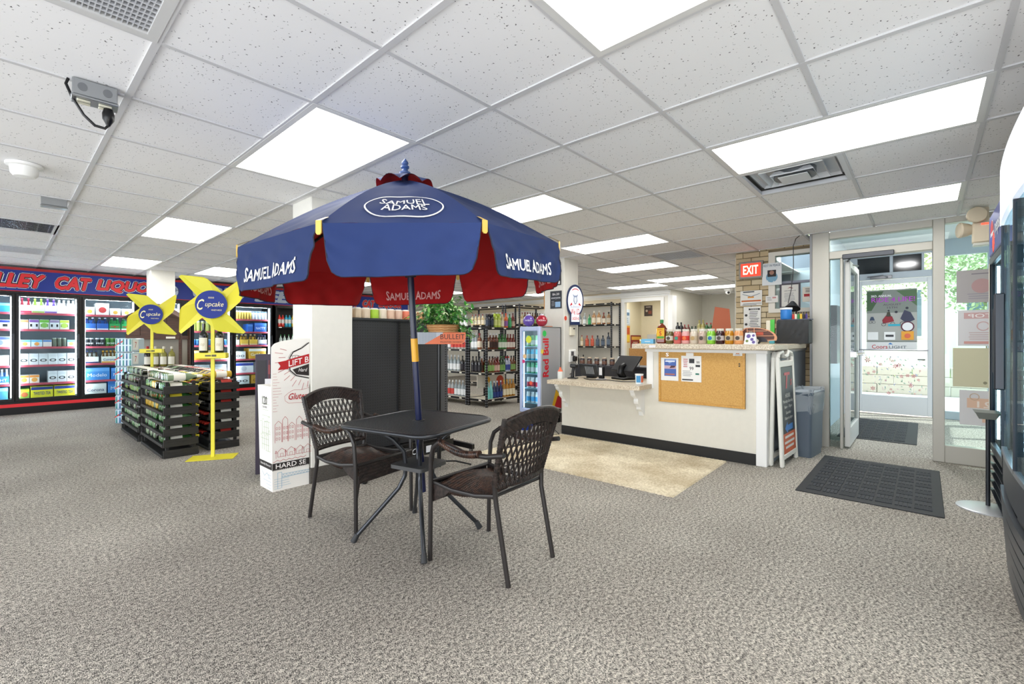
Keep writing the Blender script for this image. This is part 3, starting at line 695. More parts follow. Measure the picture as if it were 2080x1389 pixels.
# ---- chairs (local frame: front towards -Y, origin between the legs)
CW = m('#272322', .4); WD = weave_mat('#1a1312', '#50382c', 40); WB = weave_mat('#171312', '#3a2f2b', 55)
def chair(label, x, y, rz):
    t = thing('wicker_armchair', label, 'chair', (x, y, 0), rz, 'woven chairs at the umbrella table')
    fx, rx = .235, .19; fy, ry = -.235, .235; SH = .405
    P = {}
    def back(s_, h):   # back line: from seat rear up, leaning
        return V((s_*(rx+.045*(h-.38)/.45*1.0), ry-.075+(h-.40)*.27, h))
    for s_ in (-1, 1):
        # front leg continues into the arm
        f_ = V((s_*fx, fy, 0)); pts = [f_, V((s_*fx, fy+.005, .40)), V((s_*(fx+.005), fy+.012, .54)), V((s_*(fx+.01), fy+.035, .60)), V((s_*(fx+.012), fy+.08, .632)), V((s_*(fx+.012), fy+.16, .625)), V((s_*(fx+.01), fy+.27, .600)), V((s_*(fx+.005), fy+.40, .605)), V((s_*(fx+.00), fy+.50, .625))]
        MB().tube(pts, .0125, 10).build('front_leg_and_arm', CW, t)
        wr = MB(); n = 46; path = []
        for i in range(n+1):
            u = i/n; y_ = fy+.09+u*.27; z_ = .634-.030*sin(pi*u*.9)-.01*u; path.append(V((s_*(fx+.012), y_, z_)))
        for i in range(n): wr.tube([path[i], path[i]+V((0, .0052, 0))], .0185 if i % 2 else .0170, 10)
        wr.build('arm_wrap', WD, t)
        MB().tube([V((s_*rx, ry+.02, 0)), V((s_*(rx-.0), ry-.055, .37)), back(s_, .46), back(s_, .79)], .0125, 10).build('back_leg', CW, t)
    # seat: displaced woven sheet with curved profile
    nx, ny = 84, 96; sw = .225; vs = []
    for j in range(ny+1):
        v_ = j/ny; y_ = fy-.005+v_*.40
        zz = SH+.022-.030*sin(pi*min(1, v_*1.15))+.0*v_ - (.05*(max(0, .08-v_)/.08)**2)
        for i in range(nx+1):
            u = i/nx; x_ = -sw+2*sw*u; x_ *= 1-.10*v_
            cup = .014*cos(2*pi*(u-.5))-.014
            wv = .0046*sin(u*nx*pi/2)*sin(v_*ny*pi/2+ (pi if int(u*nx/2) % 2 else 0))
            vs.append((x_, y_, zz+cup+wv))
    fs = [(j*(nx+1)+i, j*(nx+1)+i+1, (j+1)*(nx+1)+i+1, (j+1)*(nx+1)+i) for j in range(ny) for i in range(nx)]
    st = MB().add(vs, fs).build('seat', WD, t); 
    sb = MB()    # front apron (woven), hanging
    nx2, nz2 = 84, 22; vs = []
    for j in range(nz2+1):
        for i in range(nx2+1):
            u = i/nx2; v_ = j/nz2; wv = .005*sin(u*nx2*pi/2)*sin(v_*nz2*pi/2+(pi if int(u*nx2/2) % 2 else 0)); vs.append((-.222+.444*u, fy-.006+wv, SH-.0-.105*v_))
    sb.add(vs, [(j*(nx2+1)+i, (j+1)*(nx2+1)+i, (j+1)*(nx2+1)+i+1, j*(nx2+1)+i+1) for j in range(nz2) for i in range(nx2)])
    for s_ in (-1, 1): sb.add([(s_*.225, fy-.004, SH), (s_*.225, fy+.15, SH-.005), (s_*.225, fy+.10, SH-.05), (s_*.225, fy-.004, SH-.105)], [(0, 1, 2, 3)])
    sb.build('apron', WB, t)
    MB().tube([(s_x, y_, z_) for s_x, y_, z_ in [(-.225, fy, SH+.006), (-.22, fy+.15, SH-.012), (-.21, fy+.3, SH-.012), (-.20, fy+.4, SH+.002), (.20, fy+.4, SH+.002), (.21, fy+.3, SH-.012), (.22, fy+.15, SH-.012), (.225, fy, SH+.006)]], .0115, 8, closed=True).build('seat_frame', CW, t)
    # back: wrapped bands and diamond lattice
    def bp(u, h): # u -1..1 across
        p = back(1, h); return V((u*p.x, p.y+.035*(1-u*u)*1.0, h+.0))
    def topz(u): return .775+.045*(1-u*u)
    tbn = MB()
    nx3, nz3 = 96, 14; vs = []
    for off in (.009, -.009):
        for j in range(nz3+1):
            for i in range(nx3+1):
                u = -1+2*i/nx3; v_ = j/nz3; h = topz(u)-v_*(.070+.015*abs(u)**3); p = bp(u, h); p.y += off+.0042*sin(i*pi/2+j*pi/2)*(1 if off > 0 else -1); vs.append(p)
    nn = (nx3+1)*(nz3+1)
    tbn.add(vs, [(j*(nx3+1)+i, j*(nx3+1)+i+1, (j+1)*(nx3+1)+i+1, (j+1)*(nx3+1)+i) for j in range(nz3) for i in range(nx3)]+[(nn+j*(nx3+1)+i, nn+(j+1)*(nx3+1)+i, nn+(j+1)*(nx3+1)+i+1, nn+j*(nx3+1)+i+1) for j in range(nz3) for i in range(nx3)])
    tbn.tube([bp(-1+2*i/20, topz(-1+2*i/20)) for i in range(21)], .0115, 8)
    tbn.build('top_band', WB, t)
    lo = MB(); n = 70
    for i in range(n):
        u = -1+2*i/n; lo.tube([bp(u, .455), bp(u+.024, .455)], .0165 if i % 2 else .015, 8)
    lo.build('lower_rail_wrap', WB, t)
    for s_ in (-1, 1):
        q = MB(); n = 40
        for i in range(n):
            h = .46+i*(.30/n); q.tube([bp(s_, h), bp(s_, h+.0062)], .0155 if i % 2 else .014, 8)
        q.build('side_wrap', WB, t)
    la = MB(); H0, H1 = .465, .765
    for fam in (1, -1):
        for q in range(-8, 22):
            pts = []
            for i in range(13):
                v_ = i/12; h = H0+(H1-H0)*v_; u = -1+2*(q/13.0)+fam*v_*.55+(0 if fam == 1 else .0)
                if -1 <= u <= 1 and h < topz(u)-.062: pts.append(bp(u, h)+V((0, .002*fam, 0)))
            if len(pts) > 1:
                la.tube(pts, .0028, 4, cap=False); la.tube([p+V((.0085, 0, 0)) for p in pts], .0028, 4, cap=False)
    for h in (.555, .65):
        la.tube([bp(-1+2*i/12, h) for i in range(13)], .004, 5)
    la.build('back_lattice', WB, t)['kind'] = 'stuff'
    return t
c1 = chair('brown wicker armchair on the far left side of the table, beside the white column', 1.590, 2.775, radians(11.5))
c2 = chair('brown wicker armchair nearest the camera, its back towards the rug', 1.762, 1.715, radians(180+3.9))

# ================================================================ PINWHEEL DISPLAYS
YEL = m('#e8dc3a', .45); YEL2 = m('#d9d22f', .5)
def wine(h=.30, r=.037): # upright bottle profile
    return [(r*.9, 0), (r, .006), (r, h*.58), (r*.85, h*.66), (r*.42, h*.74), (r*.36, h*.78), (r*.36, h*.86), (r*.42, h*.865), (r*.42, h*.99), (r*.3, h)]
def pinwheel(label, x, y, rz, hub, dark):
    t = thing('pinwheel_display', label, 'display stand', (x, y, 0), rz, 'yellow pinwheel floor displays')
    MB().box(-.20, -.11, 0, .20, .11, .008, b=.003).build('base_plate', YEL, t)
    MB().box(-.016, -.01, .008, .016, .01, hub, b=.002).build('pole', YEL, t)
    for q in range(4):
        b = MB(); b.at(0, -.022, hub, 0, 0, 0)
        pl = [(-.285, .265), (-.265, .282), (-.065, .262), (-.03, .245), (.11, .10), (.06, .0), (-.13, .085)]
        vs = []; n = len(pl)
        for (px_, pz_) in pl:
            for _ in range(q): px_, pz_ = pz_, -px_
            vs.append((px_, .0, pz_))
        vs = [(p[0], -.03 if i_ in (2, 3) else (.02 if i_ < 2 else 0), p[2]) for i_, p in enumerate(vs)]
        v2 = [(p[0], p[1]+.004, p[2]) for p in vs]
        b.add(vs+v2, [list(range(n)), list(range(2*n-1, n-1, -1))]+[[i, n+i, n+(i+1) % n, (i+1) % n] for i in range(n)])
        b.build('vane', YEL if q % 2 else YEL2, t, smooth=False)
    d = MB().at(0, -.048, hub, 0, pi/2).lathe([(.136, -.004), (.136, .006), (.001, .0062)], 40, [1, 0]).build('disc', [m('#0c2a86', .6), m('#8c9ac8', .3)], t)
    lg = MB(); Y_ = -.0565
    lg.text('C', (-.088, Y_, hub-.055), PX, PZ, .105, .06, 0, .35, -.01); lg.text('upcake', (.028, Y_, hub-.035), PX, PZ, .062, .155, 0, .35)
    lg.text('VINEYARDS', (.045, Y_, hub-.062), PX, PZ, .014, .09); lg.lathe([(.022, 0), (.016, 0)], 5, o=(0, 0, 0)) if 0 else None
    lg.text('***', (0, Y_, hub+.055), PX, PZ, .02, .05)
    lg.build('lettering', m('#f3e9b4', .5), t, smooth=False)
    MB().box(-.125, -.06, .975, .125, .05, 1.03, b=.003).build('bottle_shelf', YEL, t)
    MB().box(-.05, -.061, .995, .0, -.0602, 1.01).box(.005, -.061, .993, .045, -.0602, 1.013).build('shelf_print', m('#5a5330', .5), t, smooth=False)
    ca, sa = cos(rz), sin(rz)
    if dark:
        for q, dx in enumerate((-.08, .055)):
            bt = thing('wine_bottle', 'dark wine bottle with cream label on %s end of the front pinwheel shelf' % ('left', 'right')[q], 'wine bottle', (x+dx*ca, y+dx*sa-.01, 1.031), rz)
            MB().lathe(wine(.285, .038), 16, [0]*7+[0, 0]).build('glass', m('#0e1210', .08, spec=.8), bt)
            MB().lathe([(.0384, .02), (.0384, .145)], 10, [0], a0=-pi*.85, a1=-pi*.15).build('paper_label', m('#e9e3cd', .6), bt)
            MB().text('cup', (0, -.0392, .06), PX, PZ, .03, .035, 0, .3).build('print', m('#b9ab86', .6), bt, smooth=False)
    return t
RZF = .730953-pi/2   # facing the camera direction
pinwheel('large yellow pinwheel stand in front, holding two dark wine bottles', 1.40, 5.20, RZF+.32, 1.50, True)
pinwheel('smaller looking yellow pinwheel stand behind, in front of the wooden display', 1.41, 7.95, RZF+.42, 1.505, False)

# ================================================================ SLATTED WINE RACKS
SL = wood_mat('#121110', '#2c2a27', 8, rough=.55); POST = m('#171614', .6)
def lying_bottle(body, lab, capc):
    # bottle lying along +X (base at 0), radius .037
    prof = [(.03, 0), (.037, .006), (.037, .175), (.031, .20), (.0155, .225), (.0140, .25), (.0150, .252), (.0150, .298), (.012, .30)]
    mb = MB(); mb.at(0, 0, 0, 0, 0, pi/2); mb.lathe(prof, 12, [0, 0, 0, 0, 0, 2, 2, 2])
    mb.lathe([(.0374, .05), (.0374, .15)], 12, [1])
    return mb, [body, lab, capc]
GR = m('#2c5a2a', .08, spec=.8); GR2 = m('#5f8c5c', .08, spec=.8); CL = m('#84987a', .1, spec=.8); DK = m('#161a14', .1, spec=.8); AMB = m('#c9a43a', .1, spec=.8)
LW = m('#f0ece0', .6); LY = m('#e6d23a', .6); LR = m('#b03028', .6)
FO = {'y': m('#e3d32c', .35), 'r': m('#a82a22', .4), 's': m('#cfcfd2', .3, .5), 'k': m('#15151a', .4), 'w': m('#ece8dc', .4)}
def rack(x0, x1, y0, y1, label, nl=7, seed=0, vert=True):
    rnd = random.Random(seed); cx, cy = (x0+x1)/2, (y0+y1)/2
    t = thing('wine_rack', label, 'wine rack', (cx, cy, 0), 0)
    hx, hy = (x1-x0)/2, (y1-y0)/2; pitch = .104
    for l in range(nl):
        z = .002+l*pitch
        for s_ in (-1, 1):
            MB().box(-hx, s_*hy-.008, z, hx, s_*hy+.008, z+.075, b=.002).build('slat', SL, t, smooth=False)
            MB().box(s_*hx-.008, -hy+.012, z-.000+.0, s_*hx+.008, hy-.012, z+.028, b=.002).build('side_rail', SL, t, smooth=False)
        MB().box(-hx+.01, -hy+.01, z+.018, hx-.01, hy-.01, z+.026).build('shelf_board', SL, t, smooth=False)
    for sx in (-1, 1):
        for sy in (-1, 1):
            MB().box(sx*(hx-.035)-.014, sy*(hy-.022)-.014, 0, sx*(hx-.035)+.014, sy*(hy-.022)+.014, nl*pitch+.015, b=.002).build('corner_post', POST, t, smooth=False)
    return t
protos = {}
def bottle_row(x, y0, y1, z, kinds, flip, label, pitch=.079, dz=0):
    n = max(1, int((y1-y0)/pitch))
    for q in range(n):
        kind = kinds[random.randrange(len(kinds))]
        if kind not in protos:
            b, l, c = {'g': (GR, LW, FO['y']), 'c': (CL, LW, FO['w']), 'd': (DK, LW, FO['r']), 'a': (AMB, LW, FO['y']), 'k': (DK, LR, FO['k']), 'p': (GR2, LW, FO['s']), 'y': (GR, LY, FO['y']), 'w': (DK, LW, FO['w'])}[kind]
            mb, ms_ = lying_bottle(b, l, c); protos[kind] = mb.build('wine_bottle', ms_).data; bpy.data.objects.remove(bpy.data.objects['wine_bottle' if 'wine_bottle' in bpy.data.objects and bpy.data.objects['wine_bottle'].data == protos[kind] else next(o.name for o in bpy.data.objects if o.data == protos[kind])])
        o = bpy.data.objects.new('wine_bottle', protos[kind]); COL.objects.link(o)
        o.location = (x+random.uniform(-.004, .004), y0+pitch*(q+.5), z+.0375+dz); o.rotation_euler = (random.uniform(-3, 3), 0, pi if flip else 0)
        tag(o, label+', '+ORD[q]+' from front', 'wine bottle', label)
rA = rack(1.06, 1.35, 5.49, 6.50, 'black slatted wine rack nearest the front, left of the yellow pinwheel pole', seed=1)
rB = rack(1.05, 1.34, 6.62, 7.68, 'black slatted wine rack behind the front left one, near the stacked water cases', seed=2)
rC = rack(1.46, 1.745, 5.56, 7.60, 'black slatted wine rack right behind the yellow pinwheel pole', seed=3)
LV = ['bottom', 'second', 'third', 'fourth', 'fifth', 'sixth']
for l in range(1, 7):
    z = .002+l*.104+.027; lv = LV[l-1] if l < 6 else 'top'
    bottle_row(1.075, 5.53, 5.83, z, ['g', 'gy', 'gp', 'g', 'gy', 'gp'][l-1], False, 'green wine bottle on %s level, front left rack end' % lv)
    bottle_row(1.075, 5.85, 6.47, z, ['cd', 'dp', 'pcg', 'ac', 'gcd', 'adp'][l-1], False, 'wine bottle on %s level, front left rack middle' % lv)
    bottle_row(1.065, 6.68, 7.60, z, ['cdp', 'pc', 'cdw', 'dpc', 'pcd', 'cpd'][l-1], False, 'wine bottle on %s level of rear left rack' % lv)
    bottle_row(1.735, 5.60, 6.70, z, ['kd', 'kdw', 'd', 'kw', 'ka', 'adk'][l-1], True, 'dark wine bottle on %s level, right rack front half' % lv)
    if l > 4: bottle_row(1.735, 6.72, 7.55, z, 'kdw', True, 'dark wine bottle on %s level, right rack rear half' % lv)
z = 7*.104+.018
bottle_row(1.10, 5.52, 5.84, z, 'pgc', False, 'green glass wine bottle atop front left rack end')
bottle_row(1.10, 5.86, 6.48, z, 'cwg', False, 'white labelled wine bottle atop front left rack middle')
bottle_row(1.09, 6.66, 7.65, z, 'pcdw', False, 'wine bottle lying atop rear left rack')
bottle_row(1.70, 5.62, 6.20, z, 'kaw', True, 'wine bottle lying atop right rack front')
bottle_row(1.70, 6.22, 6.80, z, 'dkw', True, 'dark wine bottle atop right rack middle')
bottle_row(1.70, 6.82, 7.55, z, 'cwdk', True, 'wine bottle lying atop right rack rear')

# ================================================================ WOODEN SHED DISPLAY, WATER CASES
WDK = wood_mat('#3b251b', '#5c3b2c', 6, rough=.6)
t = thing('wooden_display', 'dark brown wooden wine display with gabled roof before the left column', 'display shelf', (1.60, 8.86, 0), RZF+.30); t.scale = (.82, 1, 1)
for q in range(4): MB().box(-.42+q*.21, -.02, 1.22, -.215+q*.21, .0, 1.50-.0*q, b=.002).build('plank', WDK, t, smooth=False)
f = MB().prism([(-.42, 1.50), (.42, 1.50), (0, 1.70)], (0, -.001, 0), PX, PZ, .02).build('gable', WDK, t, smooth=False)
for s_ in (-1, 1):
    f = MB(); f.add([(0, -.08, 1.72), (s_*.47, -.08, 1.49), (s_*.47, .4, 1.49), (0, .4, 1.72), (0, -.08, 1.70), (s_*.47, -.08, 1.47), (s_*.47, .4, 1.47), (0, .4, 1.70)], [(0, 1, 2, 3), (4, 7, 6, 5), (0, 4, 5, 1), (1, 5, 6, 2)]); f.build('roof_panel', WDK, t, smooth=False)
    MB().box(s_*.42-.02, -.02, 0, s_*.42+.02, .02, 1.25).box(s_*.42-.02, .34, 0, s_*.42+.02, .38, 1.5).build('post', WDK, t, smooth=False)
MB().box(-.42, -.03, 1.16, .42, .36, 1.22, b=.003).build('header_shelf', WDK, t, smooth=False)
MB().box(-.42, .36, .3, .42, .38, 1.2).build('back_panel', m('#b9b2a4', .8), t, smooth=False)
for z in (.70, .35): MB().box(-.42, -.04, z, .42, .36, z+.045, b=.003).build('shelf', WDK, t, smooth=False)
MB().box(.2, -.031, 1.175, .35, -.028, 1.205).build('shelf_tag', LW, t, smooth=False)
ca, sa = cos(RZF+.30), sin(RZF+.30)
for q in range(6):
    dx = -.265+q*.106; red = q < 3
    nm = ('leftmost', 'middle', 'rightmost')[q % 3]+' of three'
    bt = thing('wine_bottle', '%s wine bottle on the wooden display shelf, %s' % ('red capped' if red else 'white capped', nm), 'wine bottle', (1.60+dx*ca-.05*-sa, 8.86+dx*sa+.05*ca, .746), RZF+.30, '%s bottles on the wooden display' % ('red capped' if red else 'white capped'))
    MB().lathe(wine(.31, .045), 12, [0]*7+[1, 1]).build('glass', [m('#1a1114', .1) if red else m('#8f8a45', .1), m('#b81f24', .4) if red else m('#e6e0d4', .4)], bt)
    MB().lathe([(.0455, .03), (.0455, .15)], 10, [0], a0=-pi*.9, a1=-pi*.1).build('paper_label', LW, bt)
WBL = m('#5c9fd0', .35); WBG = m('#2e5f96', .3)
for q in range(6):
    t = thing('water_case', 'shrink wrapped case of cans, %s from the bottom of the tall blue stack' % ORD[q], 'drink case', (1.235, 8.36, q*.197), RZF+.2); t.scale = (.78, .8, 1)
    b = MB().box(-.13, -.19, .0, .13, .19, .192, b=.012).build('wrap', m('#c3d8e6', .15, spec=.8), t)
    for r_ in range(2):
        for c_ in range(5):
            MB().lathe([(.021, 0), (.024, .006), (.024, .078), (.019, .088)], 8, [0, 1 if c_ % 2 else 2, 0], o=(-.104+c_*.052, -.171, .006+r_*.093)).build('can', [m('#9fb3bd', .3, .6), WBG, m('#3b8f8a', .3)], t)
    MB().box(.131, -.16, .03, .133, .0, .17).build('side_print', m('#e8ecee', .4), t, smooth=False)
    MB().text('7', (.1335, -.08, .06), PY, PZ, .08, .05).build('print', m('#b02028', .5), t, smooth=False)
    MB().add([(-.13, -.1915, .08), (-.13, -.1915, .10), (.0, -.1915, .165), (.0, -.1915, .145)], [(0, 3, 2, 1)]).build('stripe', m('#c9382f', .4), t, smooth=False)
# ================================================================ COOLER BANK ALONG THE LEFT WALL
CY = 10.45
BLK = m('#0d0d10', .3, .2); NV = m('#0f2c8a', .5); RDB = m('#b01a22', .45); REDL = m('#e0252e', .45); SHF = m('#c24d5c', .45)
t = thing('cooler_banner', 'long blue banner above the coolers with red outlined lettering and red edge stripes', 'sign', (0, CY, 0))
MB().box(-1.2, -.02, 1.905, 7.4, .02, 2.275).build('board', NV, t, smooth=False)
MB().box(-1.2, -.024, 2.235, 7.4, -.018, 2.275).build('top_stripe', RDB, t, smooth=False)
MB().box(-1.2, -.024, 1.905, 7.4, -.018, 1.918).build('bottom_stripe', RDB, t, smooth=False)
def banner_text(st, xc, z, h, w_, fill, k_out=m('#0c0c14', .5), k_w=m('#e8eaf2', .5)):
    for off, bo, mt, dy in ((0, .13, k_w, -.026), (0, .095, k_out, -.029), (0, 0.05, fill, -.032)):
        MB().text(st, (xc, dy, z-(h*.0)-bo*h*.9), PX, PZ, h*(1+bo*1.8), w_*(1+bo*.35), 0, .25, bo).build('lettering', mt, t, smooth=False)
banner_text('ALLEY', .13, 1.975, .20, .72, REDL); banner_text('CAT', .82, 1.975, .20, .44, REDL); banner_text('LIQUOR', 1.52, 1.975, .20, .84, REDL)
banner_text('CAT', 6.22, 1.975, .17, .36, REDL); banner_text('LIQUOR', 6.84, 1.975, .17, .68, REDL); banner_text('ALLEY', 5.65, 1.975, .17, .6, REDL)
MB().text('COLD', (2.93, -.027, 1.955), PX, PZ, .25, .92, 0, .25, .06).text('BEER', (4.02, -.027, 1.955), PX, PZ, .25, .92, 0, .25, .06).build('grey_lettering', m('#aab4c4', .5), t, smooth=False)
d = MB().at(2.12, -.026, 2.06, 0, pi/2).lathe([(.125, 0), (.125, .002), (.001, .002)], 28).build('round_emblem', m('#c3cfe2', .5), t)
MB().text('BUSCH', (2.12, -.031, 2.05), PX, PZ, .07, .26).text('LIGHT', (2.12, -.031, 2.0), PX, PZ, .03, .12).build('emblem_print', m('#2b3a66', .5), t, smooth=False)

DOORS = [(-.62, .13), (.20, .86), (.95, 1.60), (1.68, 2.27), (2.49, 3.11), (3.21, 3.88)]
t = thing('glass_door_cooler', 'black glass-door cooler bank under the blue banner along the left wall', 'cooler', (0, CY, 0))
f = MB(); xs = [-1.2, -.62]
f.box(-.9, 0, .0, 3.97, .62, .09); f.box(-.9, -.0, .09, 3.97, .10, .20); f.box(-.9, 0, 1.86, 3.97, .62, 1.90); f.box(-.9, .60, .09, 3.97, .64, 1.9); f.box(3.92, 0, .09, 3.97, .62, 1.9)
edges = [-.9]+[v for d_ in DOORS for v in d_]+[3.97]
for q in range(0, len(edges), 2): f.box(edges[q], .0, .2, edges[q+1], .05, 1.86)
f.build('cabinet', BLK, t, smooth=False)
MB().box(-.9, .59, .1, 3.92, .6, 1.86).build('liner', m('#6e7880', .6), t, smooth=False)
MB().box(-.9, -.012, .115, 3.97, 0, .165).build('red_kick_stripe', REDL, t, smooth=False)
for q, (a, b) in enumerate(DOORS):
    f = MB(); y0, y1 = -.035, 0.0; w_ = .035
    f.box(a-.03, y0, .20, a+.005, y1, 1.87, b=.004).box(b-.005, y0, .20, b+.03, y1, 1.87, b=.004).box(a, y0, .20, b, y1, .245, b=.004).box(a, y0, 1.83, b, y1, 1.87, b=.004)
    dq = f.build('door_frame', BLK, t)
    MB().box(a, -.02, .245, b, -.015, 1.83).build('glass', M_GLASSC, dq, smooth=False)
    MB().box(b+.005, -.075, .85, b+.025, -.055, 1.25, b=.004).box(b+.007, -.06, .87, b+.022, -.03, .89).box(b+.007, -.06, 1.21, b+.022, -.03, 1.23).build('handle', m('#3a3a40', .4), dq)
    MB().box(a+.004, .055, .26, a+.016, .065, 1.82).box(b-.016, .055, .26, b-.004, .065, 1.82).box(a+.03, .07, 1.835, b-.03, .12, 1.85).build('light_strip', m('#f2f8ff', .4, 0, 26), t, smooth=False)
ZS = [1.575, 1.315, 1.035, .745, .455, .215]
for a, b in DOORS:
    for z in ZS[:-1]:
        MB().box(a-.02, .12, z-.012, b+.02, .58, z).build('wire_shelf', m('#b9bec4', .4, .3), t, smooth=False)
        MB().box(a-.01, .105, z-.022, b+.01, .12, z+.012).build('price_rail', SHF, t, smooth=False)

PM = {}
def pack(w_, h, d_, base, band=None, txt=None, tc='#22304f', kind='box', top=None, disc_=None):
    """a carton or can/bottle pack; shared mesh per design"""
    key = (w_, h, d_, base, band, txt, tc, kind, top, disc_)
    if key in PM: return PM[key]
    ms_ = [m(base, .45), m(band or base, .45), m(tc, .5), m(top or '#d8d8dc', .35), m(disc_ or '#d8b23c', .45)]; b = MB(); hw = w_/2
    if kind == 'box':
        b.box(-hw, 0, 0, hw, d_, h, 0, b=.004)
        if band: b.quad((-hw+.002, -.0012, h*.72), PX, PZ, w_-.004, h*.24, 1)
        if disc_: b.at(0, -.0014, h*.45, 0, pi/2).lathe([(h*.24, 0), (h*.24, .001), (.0005, .001)], 16, [4, 4]); b.at()
    elif kind == 'six':      # bottle carrier: carton body, necks above
        b.box(-hw, 0, 0, hw, d_, h*.55, 0, b=.004)
        b.prism([(-hw, 0), (hw, 0), (hw*.8, h*.25), (-hw*.8, h*.25)], (0, d_/2, h*.55), PX, PZ, .006, 0)
        if band: b.quad((-hw+.002, -.0012, h*.06), PX, PZ, w_-.004, h*.10, 1)
        nb_ = max(2, int(w_/.05))
        for q in range(nb_):
            for y in (d_*.25, d_*.75): b.lathe([(.022, h*.5), (.013, h*.68), (.011, h*.93), (.012, h*.935), (.012, h)], 6, [3, 3, 1, 1], (-hw+(q+.5)*w_/nb_, y, 0))
    elif kind == 'cans':     # ring of cans
        nb_ = max(1, round(w_/.064)); r = w_/nb_/2*.96
        for q in range(nb_):
            for y in (r, 3*r): b.lathe([(r*.85, 0), (r, h*.05), (r, h*.86), (r*.8, h*.96), (r*.8, h)], 8, [0, 1 if band else 0, 0, 3], (-hw+(q+.5)*w_/nb_, y, 0))
    if txt: 
        zt = h*(.30 if kind != 'six' else .22); 
        b.text(txt, (0, -.0018 if kind != 'cans' else -.002, zt), PX, PZ, h*(.26 if kind == 'box' else .18), w_*.78, 2, 0, .01)
    o = b.build('pack', ms_, smooth=True); me = o.data; bpy.data.objects.remove(o); PM[key] = me; return me
def put(name, me, x, y, z, rz, label, cat, group):
    o = bpy.data.objects.new(name, me); COL.objects.link(o); o.location = (x, y, z); o.rotation_euler = (0, 0, rz)
    return tag(o, label, cat, group)
def fill(x0, x1, y, z, items, where, rz=0, ux=(1, 0)):
    """items: list of (count, design kwargs tuple, words, name, category); laid left to right"""
    seq = [(d_, wd, nm, ct) for n_, d_, wd, nm, ct in items for _ in range(n_)]
    tw = sum(s_[0][0] for s_ in seq if s_[0]); g = (x1-x0-tw)/max(len(seq), 1); x = x0; cnt = {}
    tot = {}
    for s_ in seq: tot[s_[1]] = tot.get(s_[1], 0)+1
    for d_, wd, nm, ct in seq:
        w_ = d_[0]
        if nm is None: x += w_+g; continue
        cnt[wd] = cnt.get(wd, 0)+1
        lab = '%s, %s' % (wd, where) if tot[wd] == 1 else '%s %s from left, %s' % (ORD[cnt[wd]-1], wd, where)
        put(nm, pack(*d_), x+g/2+w_/2, y+random.uniform(0, .008), z+.0008, rz+random.uniform(-.006, .006), lab, ct, 'drinks '+where)
        x += w_+g
B = 'beer_carton'; P = 'drink_pack'; C = 'drink_can_pack'
def bx(w_, h, base, band=None, txt=None, tc='#22304f', disc_=None, d_=.30): return (w_, h, d_, base, band, txt, tc, 'box', None, disc_)
def sx(w_, h, base, band=None, txt=None, tc='#22304f', top='#6a3c1c', d_=.13): return (w_, h, d_, base, band, txt, tc, 'six', top, None)
def cn(w_, h, base, band=None, txt=None, tc='#22304f', d_=.13): return (w_, h, d_, base, band, txt, tc, 'cans', '#c9ccd2', None)
gap = lambda w_: (1, (w_,), 'g', None, None)
W0 = '%s shelf, leftmost cooler door'; W1 = '%s shelf, cooler door left of water cases'; W2 = '%s shelf, cooler door behind water cases'
W3 = '%s shelf, cooler door between column and pinwheel'; W4 = '%s shelf, cooler door behind big pinwheel'; W5 = '%s shelf, rightmost cooler door'
Y = CY+.125
def F_(door, lvl, items, W):
    nm = ['top', 'second', 'third', 'fourth', 'fifth', 'bottom'][lvl]
    fill(DOORS[door][0]+.005, DOORS[door][1]-.005, Y, ZS[lvl], items, W % nm)
T3 = (3, bx(.24, .19, '#f2e52c', '#2b3f8f', 'TWISTED TEA', '#23357c'), 'yellow tea carton', B, 'carton')
F_(0, 0, [(2, bx(.22, .13, '#f0f0f2', '#3b9fd8'), 'white carton with blue band', B, 'carton'), (1, bx(.22, .15, '#2d8fd0', '#7cc4ea'), 'sky blue carton', B, 'carton')], W0)
F_(0, 1, [(3, bx(.22, .15, '#e8eaf5', '#27399a', '- -', '#15151a'), 'white and navy carton', B, 'carton')], W0)
F_(0, 2, [(3, bx(.22, .17, '#e9eaf2', '#5b6fb8', None, '#22304f', '#9aa8d8'), 'pale carton with diamond print', B, 'carton')], W0)
F_(0, 3, [(2, bx(.16, .15, '#2b2e33', '#cfd3d8'), 'dark carton', B, 'carton'), gap(.1), (1, bx(.14, .17, '#e9eaec'), 'white carton', B, 'carton')], W0)
F_(0, 4, [(3, sx(.20, .24, '#3f8fd6', '#e9eef5', 'LIGHT', '#ffffff', '#b8c4d6'), 'blue bottle carrier', P, 'bottle carrier')], W0)
F_(0, 5, [(2, bx(.30, .20, '#62b6e4', '#a9dbf2', None, '#1b3a60', '#1e4e8c'), 'light blue carton', B, 'carton')], W0)
F_(1, 0, [(1, sx(.14, .24, '#e8d5dc', '#c92a50', None, '#444', '#7a1022'), 'red capped carrier', P, 'bottle carrier'), (1, sx(.14, .24, '#dfe8cf', '#9bbb59', None, '#444', '#6d8a2f'), 'green capped carrier', P, 'bottle carrier'), (1, sx(.14, .24, '#e4ddf0', '#7c5bb0', None, '#444', '#4a2b80'), 'purple capped carrier', P, 'bottle carrier'), (2, sx(.11, .23, '#f3f3f4', '#eef0f2', None, '#444', '#e9ecee'), 'white carrier', P, 'bottle carrier')], W1)
